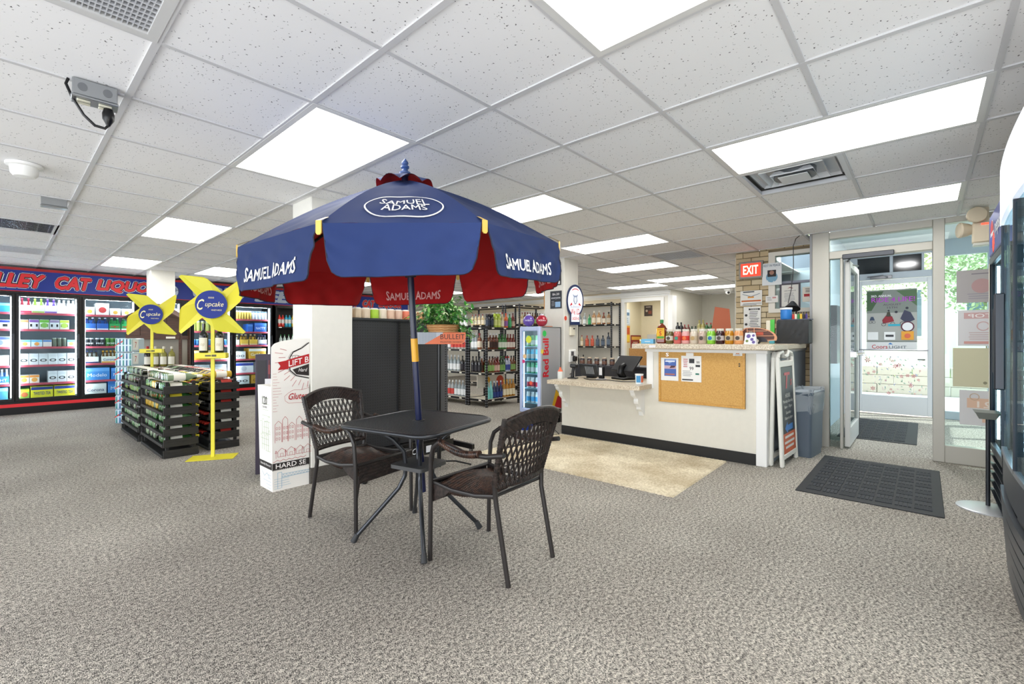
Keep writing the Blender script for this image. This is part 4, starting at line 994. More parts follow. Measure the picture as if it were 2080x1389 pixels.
F_(1, 1, [(1, bx(.10, .16, '#efe6dc', '#d98a5c'), 'orange topped slim carton', B, 'carton'), (1, bx(.11, .165, '#ece9ef', '#8c5ba8', '||', '#333'), 'purple topped slim carton', B, 'carton'), (1, bx(.11, .165, '#e6eede', '#7ac143', '||', '#333', '#8fc35c'), 'lime topped slim carton', B, 'carton'), (1, bx(.11, .165, '#ececee', '#a58fb0', '||', '#333'), 'mauve topped slim carton', B, 'carton'), (1, bx(.11, .165, '#e9efd4', '#c6d84a', '||', '#333', '#b7cf5a'), 'yellow topped slim carton', B, 'carton'), gap(.07)], W1)
F_(1, 2, [(2, bx(.125, .12, '#dcecf5', '#6fb7de', None, '#444', '#eda04e'), 'blue carton with orange disc', B, 'carton'), (1, bx(.10, .12, '#e6d9d2', '#4d7fc0'), 'blue striped small carton', B, 'carton'), (1, cn(.17, .15, '#8a8f78', '#5f6656', None), 'olive can pack', C, 'can pack'), (1, bx(.10, .12, '#dcecf5', '#6fb7de', None, '#444', '#e8b061'), 'pale small carton with tan disc', B, 'carton')], W1)
F_(1, 3, [(6, bx(.105, .19, '#e3e4e6', '#d2d4d8', 'o', '#2c2c30'), 'tall white seltzer carton', B, 'carton')], W1)
F_(1, 4, [(2, bx(.11, .14, '#eee6da', '#e8923c', None, '#444', '#eda650'), 'orange and white carton', B, 'carton'), gap(.09), (3, bx(.105, .19, '#e3e4e6', '#d2d4d8', 'o', '#2c2c30'), 'tall white seltzer carton', B, 'carton')], W1)
F_(1, 5, [(1, bx(.11, .16, '#9bcf4e', '#e9e32f', None, '#333', '#c76a3a'), 'green and yellow carton', B, 'carton'), (2, bx(.25, .19, '#f2e52c', '#2b3f8f', 'TWISTED TEA', '#23357c'), 'yellow tea carton', B, 'carton')], W1)
F_(2, 0, [(1, bx(.13, .14, '#eceaea', None, None, '#b5313c', '#e0b04a'), 'short white carton with red crest', B, 'carton'), (1, bx(.17, .21, '#f1efee', None, None, '#a5242e', '#c23b3b'), 'tall white carton with red crest', B, 'carton'), (2, bx(.14, .13, '#eceaea', None, None, '#b5313c', '#e0b04a'), 'low white carton with red crest', B, 'carton')], W2)
F_(2, 1, [(2, sx(.15, .22, '#2f63b8', '#dfe8f5', None, '#ffffff', '#1d2f66'), 'royal blue carrier', P, 'bottle carrier'), (2, sx(.15, .22, '#2f9a54', '#d7eddc', '*', '#d0342c', '#1c7a3c'), 'green carrier with red star', P, 'bottle carrier')], W2)
F_(2, 2, [(2, cn(.12, .15, '#dcdde0', '#2c2c30', 'MINI', '#ffffff'), 'black and white can pack', C, 'can pack'), (2, cn(.17, .15, '#7cb843', '#3f7a2c', 'MICKEYS', '#ffffff'), 'green can pack', C, 'can pack')], W2)
F_(2, 3, [(1, sx(.17, .22, '#ecebe6', '#23346e', None, '#d9a23a', '#3a2b1c'), 'white carrier with navy band', P, 'bottle carrier'), (1, sx(.20, .22, '#f0ece0', '#e5a92c', 'Corona', '#2b3f7a', '#6d4a1c'), 'white carrier with gold band', P, 'bottle carrier'), (1, sx(.16, .22, '#ecebe6', '#b9bcc4', None, '#333', '#51463a'), 'white carrier with grey band', P, 'bottle carrier')], W2)
F_(2, 4, [(1, bx(.32, .22, '#4a8fd8', '#6fabe6', 'Modelo', '#e8eef8', None), 'sky blue beer carton', B, 'carton'), (1, bx(.28, .21, '#3f7fcb', '#5f9be0', 'Modelo', '#e8eef8', None), 'deeper blue beer carton', B, 'carton')], W2)
F_(2, 5, [(1, bx(.28, .19, '#f0efe8', None, 'Corona', '#23346e', None), 'white beer carton with navy lettering', B, 'carton'), (1, bx(.32, .22, '#4a8fd8', '#3a78c4', 'Modelo', '#e8eef8'), 'large blue beer carton', B, 'carton')], W2)
for l in range(6):
    F_(3, l, [[(3, bx(.18, .17, '#eceded', None, None, '#444', '#4a8c5c'), 'white carton with green mark', B, 'carton')], [(3, sx(.17, .22, '#2f9a54', '#d7eddc', None, '#fff', '#1c7a3c'), 'green carrier', P, 'bottle carrier')], [(4, cn(.14, .15, '#4fae6a', '#dfeee2'), 'green can pack', C, 'can pack')], [(3, bx(.18, .16, '#f0e6cf', '#e0932f'), 'cream and orange carton', B, 'carton')], [(2, bx(.26, .19, '#b9d3ee', '#4a8fd8'), 'pale blue carton', B, 'carton')], [(2, bx(.26, .2, '#e4e6ea', '#2b3f8f'), 'white carton with blue band', B, 'carton')]][l], W3)
F_(4, 0, [(4, bx(.14, .16, '#eceef0', '#5b6fa8', None, '#444'), 'white carton with grey-blue band', B, 'carton')], W4)
F_(4, 1, [(5, cn(.07, .21, '#ece6c0', '#c8cf6a'), 'tall pale yellow can', C, 'can'), (4, cn(.055, .13, '#d8a8c0', '#b86a9c'), 'small pink can', C, 'can')], W4)
F_(4, 2, [(9, cn(.064, .13, '#7fc0d8', '#2f6fb0'), 'light blue can', C, 'can')], W4)
F_(4, 3, [(3, bx(.12, .20, '#e9a236', '#f0d8a0'), 'amber carton', B, 'carton'), (2, bx(.12, .14, '#efe9c8', '#d8d27a'), 'pale yellow carton', B, 'carton')], W4)
F_(4, 4, [(2, bx(.28, .2, '#eef0f2', '#b9c2cc'), 'white beer carton', B, 'carton')], W4)
F_(4, 5, [(2, bx(.28, .18, '#3f6fc0', '#dfe6f0'), 'blue beer carton', B, 'carton')], W4)
F_(5, 0, [(7, cn(.044, .185, '#efe9cf', '#d8b85a'), 'slim gold and white can', C, 'can'), (5, cn(.055, .185, '#2d62c4', '#e3e9f5'), 'slim blue can', C, 'can')], W5)
F_(5, 1, [gap(.22), (1, bx(.10, .17, '#2f6fd0', '#5a95e6'), 'narrow bright blue carton', B, 'carton'), (1, bx(.24, .20, '#2a66cc', '#4a86de', 'NATTY', '#dfe8ff'), 'wide bright blue carton', B, 'carton')], W5)
F_(5, 2, [(1, sx(.10, .22, '#e3e6e0', '#b9bfb0', None, '#444', '#5c4a2a'), 'pale carrier', P, 'bottle carrier'), (2, sx(.15, .23, '#ecc048', '#f0ddb0', None, '#444', '#6d4a1c'), 'golden carrier', P, 'bottle carrier'), (1, sx(.17, .22, '#ece6e6', '#3a4a9c', None, '#444', '#23284a'), 'white carrier with blue band', P, 'bottle carrier')], W5)
F_(5, 3, [(1, bx(.20, .17, '#f0f0f0', None, 'oo', '#2c2c30'), 'white seltzer carton', B, 'carton'), (1, bx(.34, .23, '#e0ab30', '#f2efe6', 'Golden', '#fff4d8'), 'gold and white light beer carton', B, 'carton')], W5)
F_(5, 4, [(1, bx(.36, .22, '#eceef3', '#2b3f9f', None, '#444', '#c8ccd8'), 'white carton with blue top', B, 'carton'), (1, bx(.22, .22, '#e9ebf2', '#2b3f9f', None, '#444', '#c8925a'), 'narrower white and blue carton', B, 'carton')], W5)
F_(5, 5, [(1, bx(.28, .19, '#eef0f2', None, 'oo', '#2c2c30'), 'white seltzer case', B, 'carton'), (1, bx(.30, .20, '#dfa935', None, 'Golden', '#6d3f12'), 'gold beer case', B, 'carton')], W5)

# open wall cooler right of the doors
t = thing('open_wall_cooler', 'black open-front drinks shelf at the right end of the coolers', 'shelf', (0, CY, 0))
f = MB().box(4.0, .02, 0, 5.0, .5, .2).box(4.0, .48, .2, 5.0, .5, 1.88).box(4.0, .02, 0, 4.03, .48, 1.88).box(4.97, .02, 0, 5.0, .48, 1.88).build('cabinet', BLK, t, smooth=False)
for z in (1.44, 1.03, .62): MB().box(4.03, .0, z-.03, 4.97, .48, z).build('shelf', BLK, t, smooth=False); MB().box(4.06, -.003, z-.026, 4.12, 0, z-.004).build('price_tag', LW, t, smooth=False)
def btl(key, h, r, glass, lab, cap, kind='std', n=10, lab2=None, tr=0.1):
    if ('b', key) in PM: return PM[('b', key)]
    ms_ = [m(glass, tr, spec=.8), m(lab, .55), m(cap, .4)]
    P_ = {'std': [(.9, 0, 0), (1, .02, 0), (1, .10, 1), (1, .46, 0), (1, .60, 0), (.85, .67, 0), (.40, .76, 0), (.34, .88, 2), (.38, .885, 2), (.38, 1, 2)],
          'square': [(.95, 0, 0), (1, .02, 0), (1, .12, 1), (1, .50, 0), (1, .62, 0), (.75, .70, 0), (.36, .74, 0), (.34, .86, 2), (.42, .865, 2), (.42, 1, 2)],
          'slim': [(.9, 0, 0), (1, .02, 0), (1, .08, 1), (1, .36, 0), (.95, .5, 0), (.6, .68, 0), (.36, .80, 0), (.34, .9, 2), (.38, .905, 2), (.38, 1, 2)],
          'jar': [(.9, 0, 0), (1, .03, 0), (1, .14, 1), (1, .56, 0), (1, .74, 0), (.86, .82, 0), (.80, .86, 2), (.86, .865, 2), (.86, 1, 2)],
          'plastic': [(.85, 0, 0), (1, .05, 0), (.95, .3, 1), (.95, .62, 0), (1, .70, 0), (.7, .82, 0), (.34, .9, 2), (.38, .905, 2), (.38, 1, 2)]}[kind]
    prof = [(a*r, b*h) for a, b, c in P_]; ks = [c for a, b, c in P_][:-1]
    b = MB().lathe(prof, n if kind != 'square' else 10, ks)
    o = b.build('bottle', ms_); me = o.data; bpy.data.objects.remove(o); PM[('b', key)] = me; return me
def brow(items, p0, p1, z, where, name='bottle', cat='bottle', depth=None):
    """items: (count, key-args, words); bottles stand on the line p0-p1"""
    seq = [(a, wd) for n_, a, wd in items for _ in range(n_)]; N_ = len(seq); tot = {}; cnt = {}
    for a, wd in seq: tot[wd] = tot.get(wd, 0)+1
    for q, (a, wd) in enumerate(seq):
        if a is None: continue
        u = (q+.5)/N_; x = p0[0]+(p1[0]-p0[0])*u; y = p0[1]+(p1[1]-p0[1])*u; cnt[wd] = cnt.get(wd, 0)+1
        lab = '%s, %s' % (wd, where) if tot[wd] == 1 else '%s %s from left, %s' % (ORD[cnt[wd]-1], wd, where)
        put(name, btl(*a), x+random.uniform(-.002, .002), y+random.uniform(-.003, .003), z+.0008, 0, lab, cat, wd+', '+where)
soda = lambda c: ('soda'+c, .26, .034, c, '#eceae4', c, 'plastic', 8)
brow([(2, soda('#e23a2c'), 'red soft drink bottle'), (2, soda('#3fb4d8'), 'blue soft drink bottle'), (2, soda('#e6c22c'), 'yellow soft drink bottle'), (2, soda('#d8662c'), 'orange soft drink bottle'), (2, soda('#5a2c28'), 'maroon soft drink bottle'), (2, soda('#3a3a44'), 'dark soft drink bottle')], (4.06, CY+.07), (4.94, CY+.07), 1.44, 'top of open cooler')
brow([(5, ('mix1', .24, .032, '#cfe3dc', '#eef0ec', '#2f8a4a', 'std', 8), 'green capped mixer'), (5, ('mix2', .24, .032, '#b9bfc6', '#e4e6ea', '#5a6a80', 'std', 8), 'grey capped mixer')], (4.08, CY+.07), (4.94, CY+.07), 1.03, 'middle of open cooler')
brow([(8, ('mix3', .24, .032, '#2f6a4a', '#cfe0d4', '#1d4a30', 'std', 8), 'dark green mixer')], (4.08, CY+.07), (4.94, CY+.07), .62, 'lower shelf of open cooler')
# far cooler seen over the peg board
t = thing('far_glass_cooler', 'dark framed glass cooler far behind the plant, under the second banner lettering', 'cooler', (0, CY, 0))
MB().box(5.1, .02, 0, 7.4, .6, 1.9).build('cabinet', BLK, t, smooth=False)
MB().box(6.62, -.01, .2, 7.3, .02, 1.82).build('door_panel', m('#4d6a78', .15), t, smooth=False)
MB().box(6.55, -.03, .15, 6.62, .02, 1.88).box(7.3, -.03, .15, 7.38, .02, 1.88).box(6.55, -.03, 1.8, 7.38, .02, 1.88).build('door_frame', m('#1c1c20', .4), t, smooth=False)

# ================================================================ SELTZER DISPLAY by the near column
CB = m('#efece6', .6); PK = m('#b8434a', .6); LG = m('#9fb88a', .6); LB = m('#8fb4cc', .6); BK = m('#26201f', .6); GN = m('#b51f24', .5)
t = thing('seltzer_display', 'white printed cardboard seltzer display with arched header, left of the near column', 'display box', (0, 0, 0))
x0, x1, y0, y1 = 1.375, 1.662, 3.68, 3.955
b = MB(); tp = .005; bt_ = .03
b.add([(x0+bt_*.3, y0+.0, 0), (x1, y0, 0), (x1, y1-bt_, 0), (x0+bt_*.3, y1-bt_, 0), (x0, y0, .80), (x1, y0, .80), (x1, y1, .80), (x0, y1, .80)], [(0, 3, 2, 1), (0, 1, 5, 4), (1, 2, 6, 5), (2, 3, 7, 6), (3, 0, 4, 7), (4, 5, 6, 7)])
b.build('bin', CB, t, smooth=False)
ar = [(x0, .79), (x1-.001, .79)]; cxa = x1; n_ = 14
ar += [(x0+(x1-x0)*(1-i/n_), 1.10+.065*sin(pi/2*(1-0*i/n_))*sqrt(max(0, 1-(i/n_)**2.2))) for i in range(n_+1)]
MB().prism(ar, (0, y0-.002, 0), PX, PZ, .008).build('arched_header', CB, t, smooth=False)
p = MB(); YF = y0-.0035
cx, cz = x1+.02, 1.02      # emblem centre lies behind the column
for q in range(44):        # rays
    a = 2*pi*q/44; r0, r1 = .205+(.02 if q % 2 else 0), .255+(.03 if q % 2 else 0)
    A_ = (cx+cos(a)*r0, cz+sin(a)*r0*.95); B_ = (cx+cos(a)*r1, cz+sin(a)*r1*.95)
    if min(A_[0], B_[0]) < x0+.01 or max(A_[0], B_[0]) > x1-.005 or B_[1] > 1.13: continue
    nx_, nz_ = -sin(a)*.0015, cos(a)*.0015
    p.add([(A_[0]-nx_, YF, A_[1]-nz_), (B_[0]-nx_, YF, B_[1]-nz_), (B_[0]+nx_, YF, B_[1]+nz_), (A_[0]+nx_, YF, A_[1]+nz_)], [(0, 1, 2, 3)], 1)
def ln(p, pts, th, k, Yp):
    for (a0, b0), (a1, b1) in zip(pts, pts[1:]):
        dx, dz = a1-a0, b1-b0; L_ = sqrt(dx*dx+dz*dz) or 1; nx_, nz_ = -dz/L_*th/2, dx/L_*th/2
        p.add([(a0-nx_, Yp, b0-nz_), (a1-nx_, Yp, b1-nz_), (a1+nx_, Yp, b1+nz_), (a0+nx_, Yp, b0+nz_)], [(0, 1, 2, 3)], k)
sh = [(x1-.002, 1.135), (1.60, 1.09), (1.535, 1.06), (1.51, 1.02), (1.51, .92), (1.56, .875), (x1-.002, .85)]
ln(p, sh, .008, 0, YF); ln(p, [(a-.012, b) for a, b in sh], .002, 0, YF)
ln(p, [(1.52, 1.03), (1.56, 1.035), (1.60, 1.025), (x1-.002, 1.02)], .003, 0, YF)
for q in range(6): ln(p, [(1.53+q*.022, .98), (1.53+q*.022, 1.03)], .002, 0, YF)
for q in range(5): ln(p, [(1.53+q*.024, .98), (1.554+q*.024, 1.03)], .002, 0, YF)
p.add([(1.42, YF-.001, .925), (1.50, YF-.001, .93), (1.50, YF-.001, 1.0), (1.42, YF-.001, .985), (1.44, YF-.001, .955)], [(0, 1, 2, 4), (4, 2, 3)], 2)
p.add([(1.485, YF-.002, .935), (x1-.002, YF-.002, .975), (x1-.002, YF-.002, 1.045), (1.485, YF-.002, 1.0)], [(0, 1, 2, 3)], 2)
p.add([(1.53, YF-.001, .925), (x1-.002, YF-.001, .965), (x1-.002, YF-.001, .87), (1.56, YF-.001, .885)], [(0, 3, 2, 1)], 0)
p.text('LIFT B', (1.50, YF-.003, .948), PX, PZ, .045, .155, 3, 0, .01, 'L', lambda x, y: (x, y+x*.22)); p.text('Hard', (1.575, YF-.003, .905), PX, PZ, .028, .07, 3, .3, 0, 'L')
p.text('Gluten', (1.50, YF-.001, .69), PX, PZ, .05, .15, 2, .3, .01, 'L'); ln(p, [(1.50, .745), (1.47, .72), (1.475, .685), (1.50, .665), (x1-.002, .66)], .002, 1, YF); ln(p, [(1.50, .745), (1.54, .765), (1.60, .76), (x1-.002, .775)], .002, 1, YF)
rn = random.Random(4)
for q in range(14):        # dashes
    z = .46+q*.022; ln(p, [(x0+.01, z+.15), (x0+.03+rn.random()*.05, z+.15)], .0018, 1, YF)
for q, (hx, hw_, hh) in enumerate(((1.40, .05, .14), (1.455, .04, .17), (1.50, .05, .12), (1.56, .045, .16), (1.61, .045, .13))):  # town drawing
    ln(p, [(hx, .37), (hx, .37+hh), (hx+hw_/2, .395+hh), (hx+hw_, .37+hh), (hx+hw_, .37)], .0025, 1, YF)
    for r_ in range(3):
        for c_ in range(2): zz = .39+r_*.04; xx = hx+.008+c_*.02; ln(p, [(xx, zz), (xx+.01, zz), (xx+.01, zz+.018), (xx, zz+.018), (xx, zz)], .002, 1, YF)
for q, hx in enumerate((1.42, 1.49, 1.56, 1.62)):
    ln(p, [(hx, .26), (hx, .30), (hx+.03, .325), (hx+.06, .30), (hx+.06, .26), (hx, .26)], .0025, 1, YF); ln(p, [(hx+.02, .26), (hx+.02, .285), (hx+.04, .285), (hx+.04, .26)], .002, 1, YF)
    ln(p, [(hx-.012, .25), (hx-.012, .31), (hx-.02, .29), (hx-.004, .29), (hx-.012, .31)], .002, 1, YF)
ln(p, [(x0+.01, .225)]+[(x0+.02+q*.022, .225+(.012 if q % 2 else 0)) for q in range(12)], .003, 1, YF)
p.add([(x0+.006, YF-.001, .165), (x1-.001, YF-.001, .165), (x1-.001, YF-.001, .215), (x0+.006, YF-.001, .215)], [(0, 1, 2, 3)], 0)
p.text('HARD SE', (x0+.03, YF-.002, .172), PX, PZ, .036, .23, 3, 0, .01, 'L')
for q in range(20): ln(p, [(x0+.008+q*.0142, .160), (x0+.015+q*.0142, .166)], .006, 0, YF)
ln(p, [(1.42, .02), (1.42, .14), (1.45, .14), (1.45, .02)], .003, 4, YF); ln(p, [(1.45, .10), (x1-.002, .10)], .004, 4, YF); ln(p, [(1.45, .125), (x1-.002, .12)], .003, 4, YF)
for q in range(9): ln(p, [(1.45+q*.024, .10), (1.462+q*.024, .122), (1.474+q*.024, .10)], .002, 4, YF)
for q in range(5): ln(p, [(x0+.02, .02+q*.018), (x0+.05+rn.random()*.1, .02+q*.018)], .002, 4, YF)
p.build('front_print', [BK, PK, GN, m('#f6f2ee', .5), LB], t, smooth=False)
p = MB()      # left side print, built in the YZ plane (reads right to left towards the camera)
def lnL(pts, th, k): 
    for (a0, b0), (a1, b1) in zip(pts, pts[1:]):
        xs0 = x0-.0015+(1-b0/.8)*bt_*.3; xs1 = x0-.0015+(1-b1/.8)*bt_*.3
        da, db = a1-a0, b1-b0; L_ = sqrt(da*da+db*db) or 1; na, nb2 = -db/L_*th/2, da/L_*th/2
        p.add([(xs0, a0-na, b0-nb2), (xs1, a1-na, b1-nb2), (xs1, a1+na, b1+nb2), (xs0, a0+na, b0+nb2)], [(0, 1, 2, 3)], k)
p.text('120', (x0-.002, y0+.13, .655), -PY, PZ, .065, .09, 1, 0, 0); p.text('CALORIES', (x0-.002, y0+.13, .63), -PY, PZ, .014, .09, 1)
for q in range(10):
    z = .30+q*.045; yy = y0+.02+rn.random()*.05; lnL([(yy, z), (yy+.05+rn.random()*.12, z)], .002, 0)
for q in range(5):
    yy = y0+.03+q*.04; hh = .06+rn.random()*.1; lnL([(yy, .3), (yy, .3+hh), (yy+.02, .32+hh), (yy+.035, .3+hh), (yy+.035, .3)], .0022, 0); lnL([(yy, .42), (yy, .42+hh), (yy+.035, .42+hh), (yy+.035, .42)], .0022, 0)
p.add([(x0+.0045, y0+.003, .165), (x0+.0045, y1-.03, .165), (x0+.0045, y1-.028, .215), (x0+.0045, y0+.003, .215)], [(0, 1, 2, 3)], 1)
p.text('Naturally Flavored', (x0+.004, y0+.125, .18), -PY, PZ, .022, .20, 2, .2)
for q in range(5): lnL([(y0+.02, .02+q*.025), (y0+.08+rn.random()*.12, .02+q*.025)], .002, 3)
lnL([(y0+.05, .10), (y0+.10, .13), (y0+.15, .10), (y0+.2, .13)], .003, 3)
p.build('side_print', [LG, BK, m('#f6f2ee', .5), LB], t, smooth=False)
t = thing('tall_dark_display', 'narrow dark purple cardboard display standing behind the seltzer display', 'display box', (1.55, 4.25, 0), RZF+.35)
MB().box(-.085, -.02, 0, .085, .18, 1.03, b=.003).build('body', m('#2c2133', .5), t, smooth=False)
MB().box(-.07, -.024, .45, .0, -.02, .98).build('dark_panel', m('#17121c', .5), t, smooth=False)
MB().box(.02, -.025, .5, .024, -.02, .98).box(.015, -.026, .86, .03, -.02, .94).build('glass_print', m('#8c3b3f', .5), t, smooth=False)
MB().box(-.01, -.03, .62, .055, -.024, .82).text('M', (.02, -.032, .68), PX, PZ, .05, .04, 1).build('white_card', [m('#d8d6da', .6), BK], t, smooth=False)
# ================================================================ PEG BOARD GONDOLA
PG = m('#303134', .5); PGD = m('#121214', .6); PY0 = 3.75
t = thing('pegboard_gondola', 'empty dark grey pegboard gondola on casters behind the umbrella pole', 'display rack', (0, PY0, 0))
def pegpanel(xa, xb, z0, z1):
    pb = MB().box(xa, 0, z0, xb, .012, z1).build('pegboard_panel', PG, t, smooth=False)
    h = MB(); nx = int((xb-xa)/.0254); nz = int((z1-z0)/.0254)
    for i in range(nx):
        for j in range(nz):
            x = xa+.0127+i*.0254; z = z0+.015+j*.0254; h.add([(x-.0032, -.0006, z-.0032), (x+.0032, -.0006, z-.0032), (x+.0032, -.0006, z+.0032), (x-.0032, -.0006, z+.0032)], [(0, 1, 2, 3)])
    h.build('peg_holes', PGD, pb, smooth=False)['kind'] = 'stuff'
pegpanel(1.96, 2.545, .16, 1.335); pegpanel(2.565, 3.04, .16, 1.335)
for x in (1.945, 2.545, 3.045):
    u = MB().box(x, -.012, .1, x+.02, .02, 1.34).build('slotted_upright', m('#1b1b1d', .5), t, smooth=False)
    h = MB()
    for q in range(46): h.box(x+.006, -.013, .14+q*.026, x+.014, -.0121, .152+q*.026)
    h.build('upright_slots', m('#030303', .8), u, smooth=False)
MB().box(1.945, -.014, 1.335, 3.16, .03, 1.352).build('top_rail', PG, t, smooth=False)
MB().box(3.07, -.004, .1, 3.16, .03, 1.335).build('end_upright', m('#55565a', .45, .3), t, smooth=False)
h = MB()
for q in range(46): h.box(3.125, -.0055, .14+q*.026, 3.135, -.004, .152+q*.026); h.box(3.148, -.0055, .14+q*.026, 3.154, -.004, .152+q*.026)
h.build('end_slots', m('#050505', .8), t, smooth=False)
MB().box(1.96, -.05, .085, 3.16, .03, .155, b=.004).build('base_rail', BLK, t, smooth=False)
for x in (1.96, 3.13):
    MB().box(x-.02, -.43, .075, x+.02, .0, .125, b=.004).build('base_leg', BLK, t, smooth=False)
    c = MB().tube([(x-.012, -.40, .03), (x+.012, -.40, .03)], .03, 16).build('caster_wheel', m('#1c1c1e', .5), t)
    MB().box(x-.018, -.41, .03, x-.014, -.385, .075).box(x+.014, -.41, .03, x+.018, -.385, .075).build('caster_fork', m('#9a9a9e', .3, .8), c)
MB().box(2.15, -.34, .10, 2.95, -.335, .20).build('kick_sign', m('#101114', .4), t, smooth=False)
MB().text('ICE', (2.50, -.342, .125), PX, PZ, .055, .13, 0, .25, .01).box(2.62, -.343, .12, 2.68, -.341, .18).build('kick_lettering', m('#e9ecf2', .5), t, smooth=False)
# cans on top of the gondola
cc = lambda c: (.085, .10, .09, '#efe9e0', c, None, '#444', 'cans', '#d9d9dc', None)
seq = ['#d9c3a4', '#dcc7ab', '#e0cdb3', '#a8cf3a', '#e3d4c0', '#dcb8a0', '#d8b5a0', '#e0785c', '#dcc3a8', '#e3a070']
for q, c in enumerate(seq):
    put('drink_can_pack', pack(*cc(c)), 2.09+q*.088, PY0+.06, 1.353-.02+.0005+.02, 0, '%s from left in the row of pastel can packs atop the pegboard gondola' % ('leftmost' if q == 0 else ORD[q]), 'can pack', 'can packs on the gondola')
o = MB().box(1.96, PY0+.031, 1.32, 3.12, PY0+.31, 1.351).box(1.96, PY0+.29, 0, 3.12, PY0+.31, 1.32).build('back_shelf', PG, None, smooth=False); o.location = (0, -PY0, 0); o.parent = t

# ================================================================ PLANT ON A POLE STAND
px_, py_ = 2.634, 3.239
t = thing('sign_stand', 'thin black metal stand with splayed feet and a printed shelf sign under the basket', 'stand', (px_, py_, 0))
MB().tube([(0, 0, .02), (0, 0, 1.12)], .018, 12).build('pole', BLK, t)
for a in (radians(-25), radians(95), radians(215)): MB().tube([(0, 0, .07), (cos(a)*.15, sin(a)*.15, .055), (cos(a)*.30, sin(a)*.30, .008)], .008, 6).build('foot', BLK, t)
rz_ = RZF+.16; R3 = Matrix.Rotation(rz_, 4, 'Z')
q = MB(); q.X = R3; q.box(-.23, -.02, 1.12, .22, .20, 1.128); q.build('top_shelf', BLK, t, smooth=False)
q = MB(); q.X = R3; q.prism([(-.23, 0), (.20, 0), (.225, .02), (.235, .05), (.235, .105), (-.23, .105)], (0, -.022, 1.118), PX, PZ, .004); sg = q.build('sign_board', m('#aab0b8', .4, .2), t, smooth=False)
q = MB(); q.X = R3
for i in range(16): q.box(-.228+i*.013, -.0245, 1.12, -.223+i*.013, -.0225, 1.222)
q.build('corrugation', m('#7d848e', .4, .2), t, smooth=False)
q = MB(); q.X = R3; q.prism([(-.13, 0), (.20, 0), (.225, .02), (.235, .05), (.235, .105), (.05, .105)], (0, -.025, 1.118), PX, PZ, .003); q.build('orange_print', m('#d9714a', .5), t, smooth=False)
q = MB(); q.X = R3; q.text('BULLEIT', (.118, -.0265, 1.162), PX, PZ, .045, .215, 0, 0, .0).text('FRONTIER WHISKEY', (.11, -.0265, 1.130), PX, PZ, .014, .20); q.build('lettering', m('#2c2426', .5), t, smooth=False)
bx_, by_ = px_+.10, py_+.06
t = thing('hanging_plant', 'leafy green plant in a round woven basket on the sign stand', 'plant', (bx_, by_, 1.13))
bk = MB(); N_ = 56
for l in range(15):
    z = .006+l*.0108; r = .088+.062*(l/14)**.8; pts = []
    for i in range(N_): a = 2*pi*i/N_; rr = r+.0045*sin(i*pi/2+(pi if l % 2 else 0)+pi/4); pts.append((rr*cos(a), rr*sin(a), z))
    bk.tube(pts, .0062, 5, closed=True, k=l % 2)
for i in range(28): a = 2*pi*i/28; bk.tube([(.088*cos(a), .088*sin(a), 0), (.150*cos(a), .150*sin(a), .16)], .004, 4, k=1)
bk.lathe([(.087, .002), (.147, .155)], 20, [2])
bk.build('basket', [m('#b5814f', .7), m('#d3a673', .7), m('#4a2f1c', .9)], t)
rn = random.Random(11); lf = MB()
def leaf(b, c, d, up, s_, k):
    d = d.normalized(); w_ = d.cross(up)
    if w_.length < .1: w_ = d.orthogonal()
    w_.normalize(); n_ = w_.cross(d)
    P_ = [c, c+d*s_*.35+w_*s_*.22+n_*s_*.06, c+d*s_*.75+w_*s_*.16, c+d*s_-n_*s_*.12, c+d*s_*.75-w_*s_*.16, c+d*s_*.35-w_*s_*.22+n_*s_*.06]
    b.add(P_, [(0, 1, 5), (1, 2, 4, 5), (2, 3, 4)], k)
for q in range(150):
    a = rn.uniform(0, 2*pi); reach = rn.uniform(.05, .33); drop = rn.uniform(.04 if cos(a-3.87) > .45 else (-.20 if abs(cos(a-rz_)) > .5 else -.06), .24)
    p0 = V((.05*cos(a), .05*sin(a), .15)); p2 = V((reach*cos(a), reach*sin(a), .17+drop+(.05 if reach < .2 else 0))); p1 = (p0+p2)/2+V((0, 0, .09))
    pts = [p0, p0.lerp(p1, .6), p1.lerp(p2, .3), p2]
    lf.tube(pts, .0016, 3, k=3, cap=False)
    for i in range(15):
        u = .25+.75*i/14; c = p0.lerp(p1, u).lerp(p1.lerp(p2, u), u); c.z = max(c.z, .215) if cos(a-3.87) > .3 else c.z; dd = V((rn.uniform(-1, 1), rn.uniform(-1, 1), rn.uniform(-.8, .6)))+V((cos(a), sin(a), -.1))*.7
        leaf(lf, c, dd, V((0, 0, 1)), rn.uniform(.034, .07), rn.choice((0, 0, 1, 1, 2, 2, 4)))
lf.build('foliage', [m('#4a9a42', .5), m('#84c25c', .5), m('#2f7434', .5), m('#55703a', .7), m('#dbe8ba', .5)], t, smooth=False)['kind'] = 'stuff'

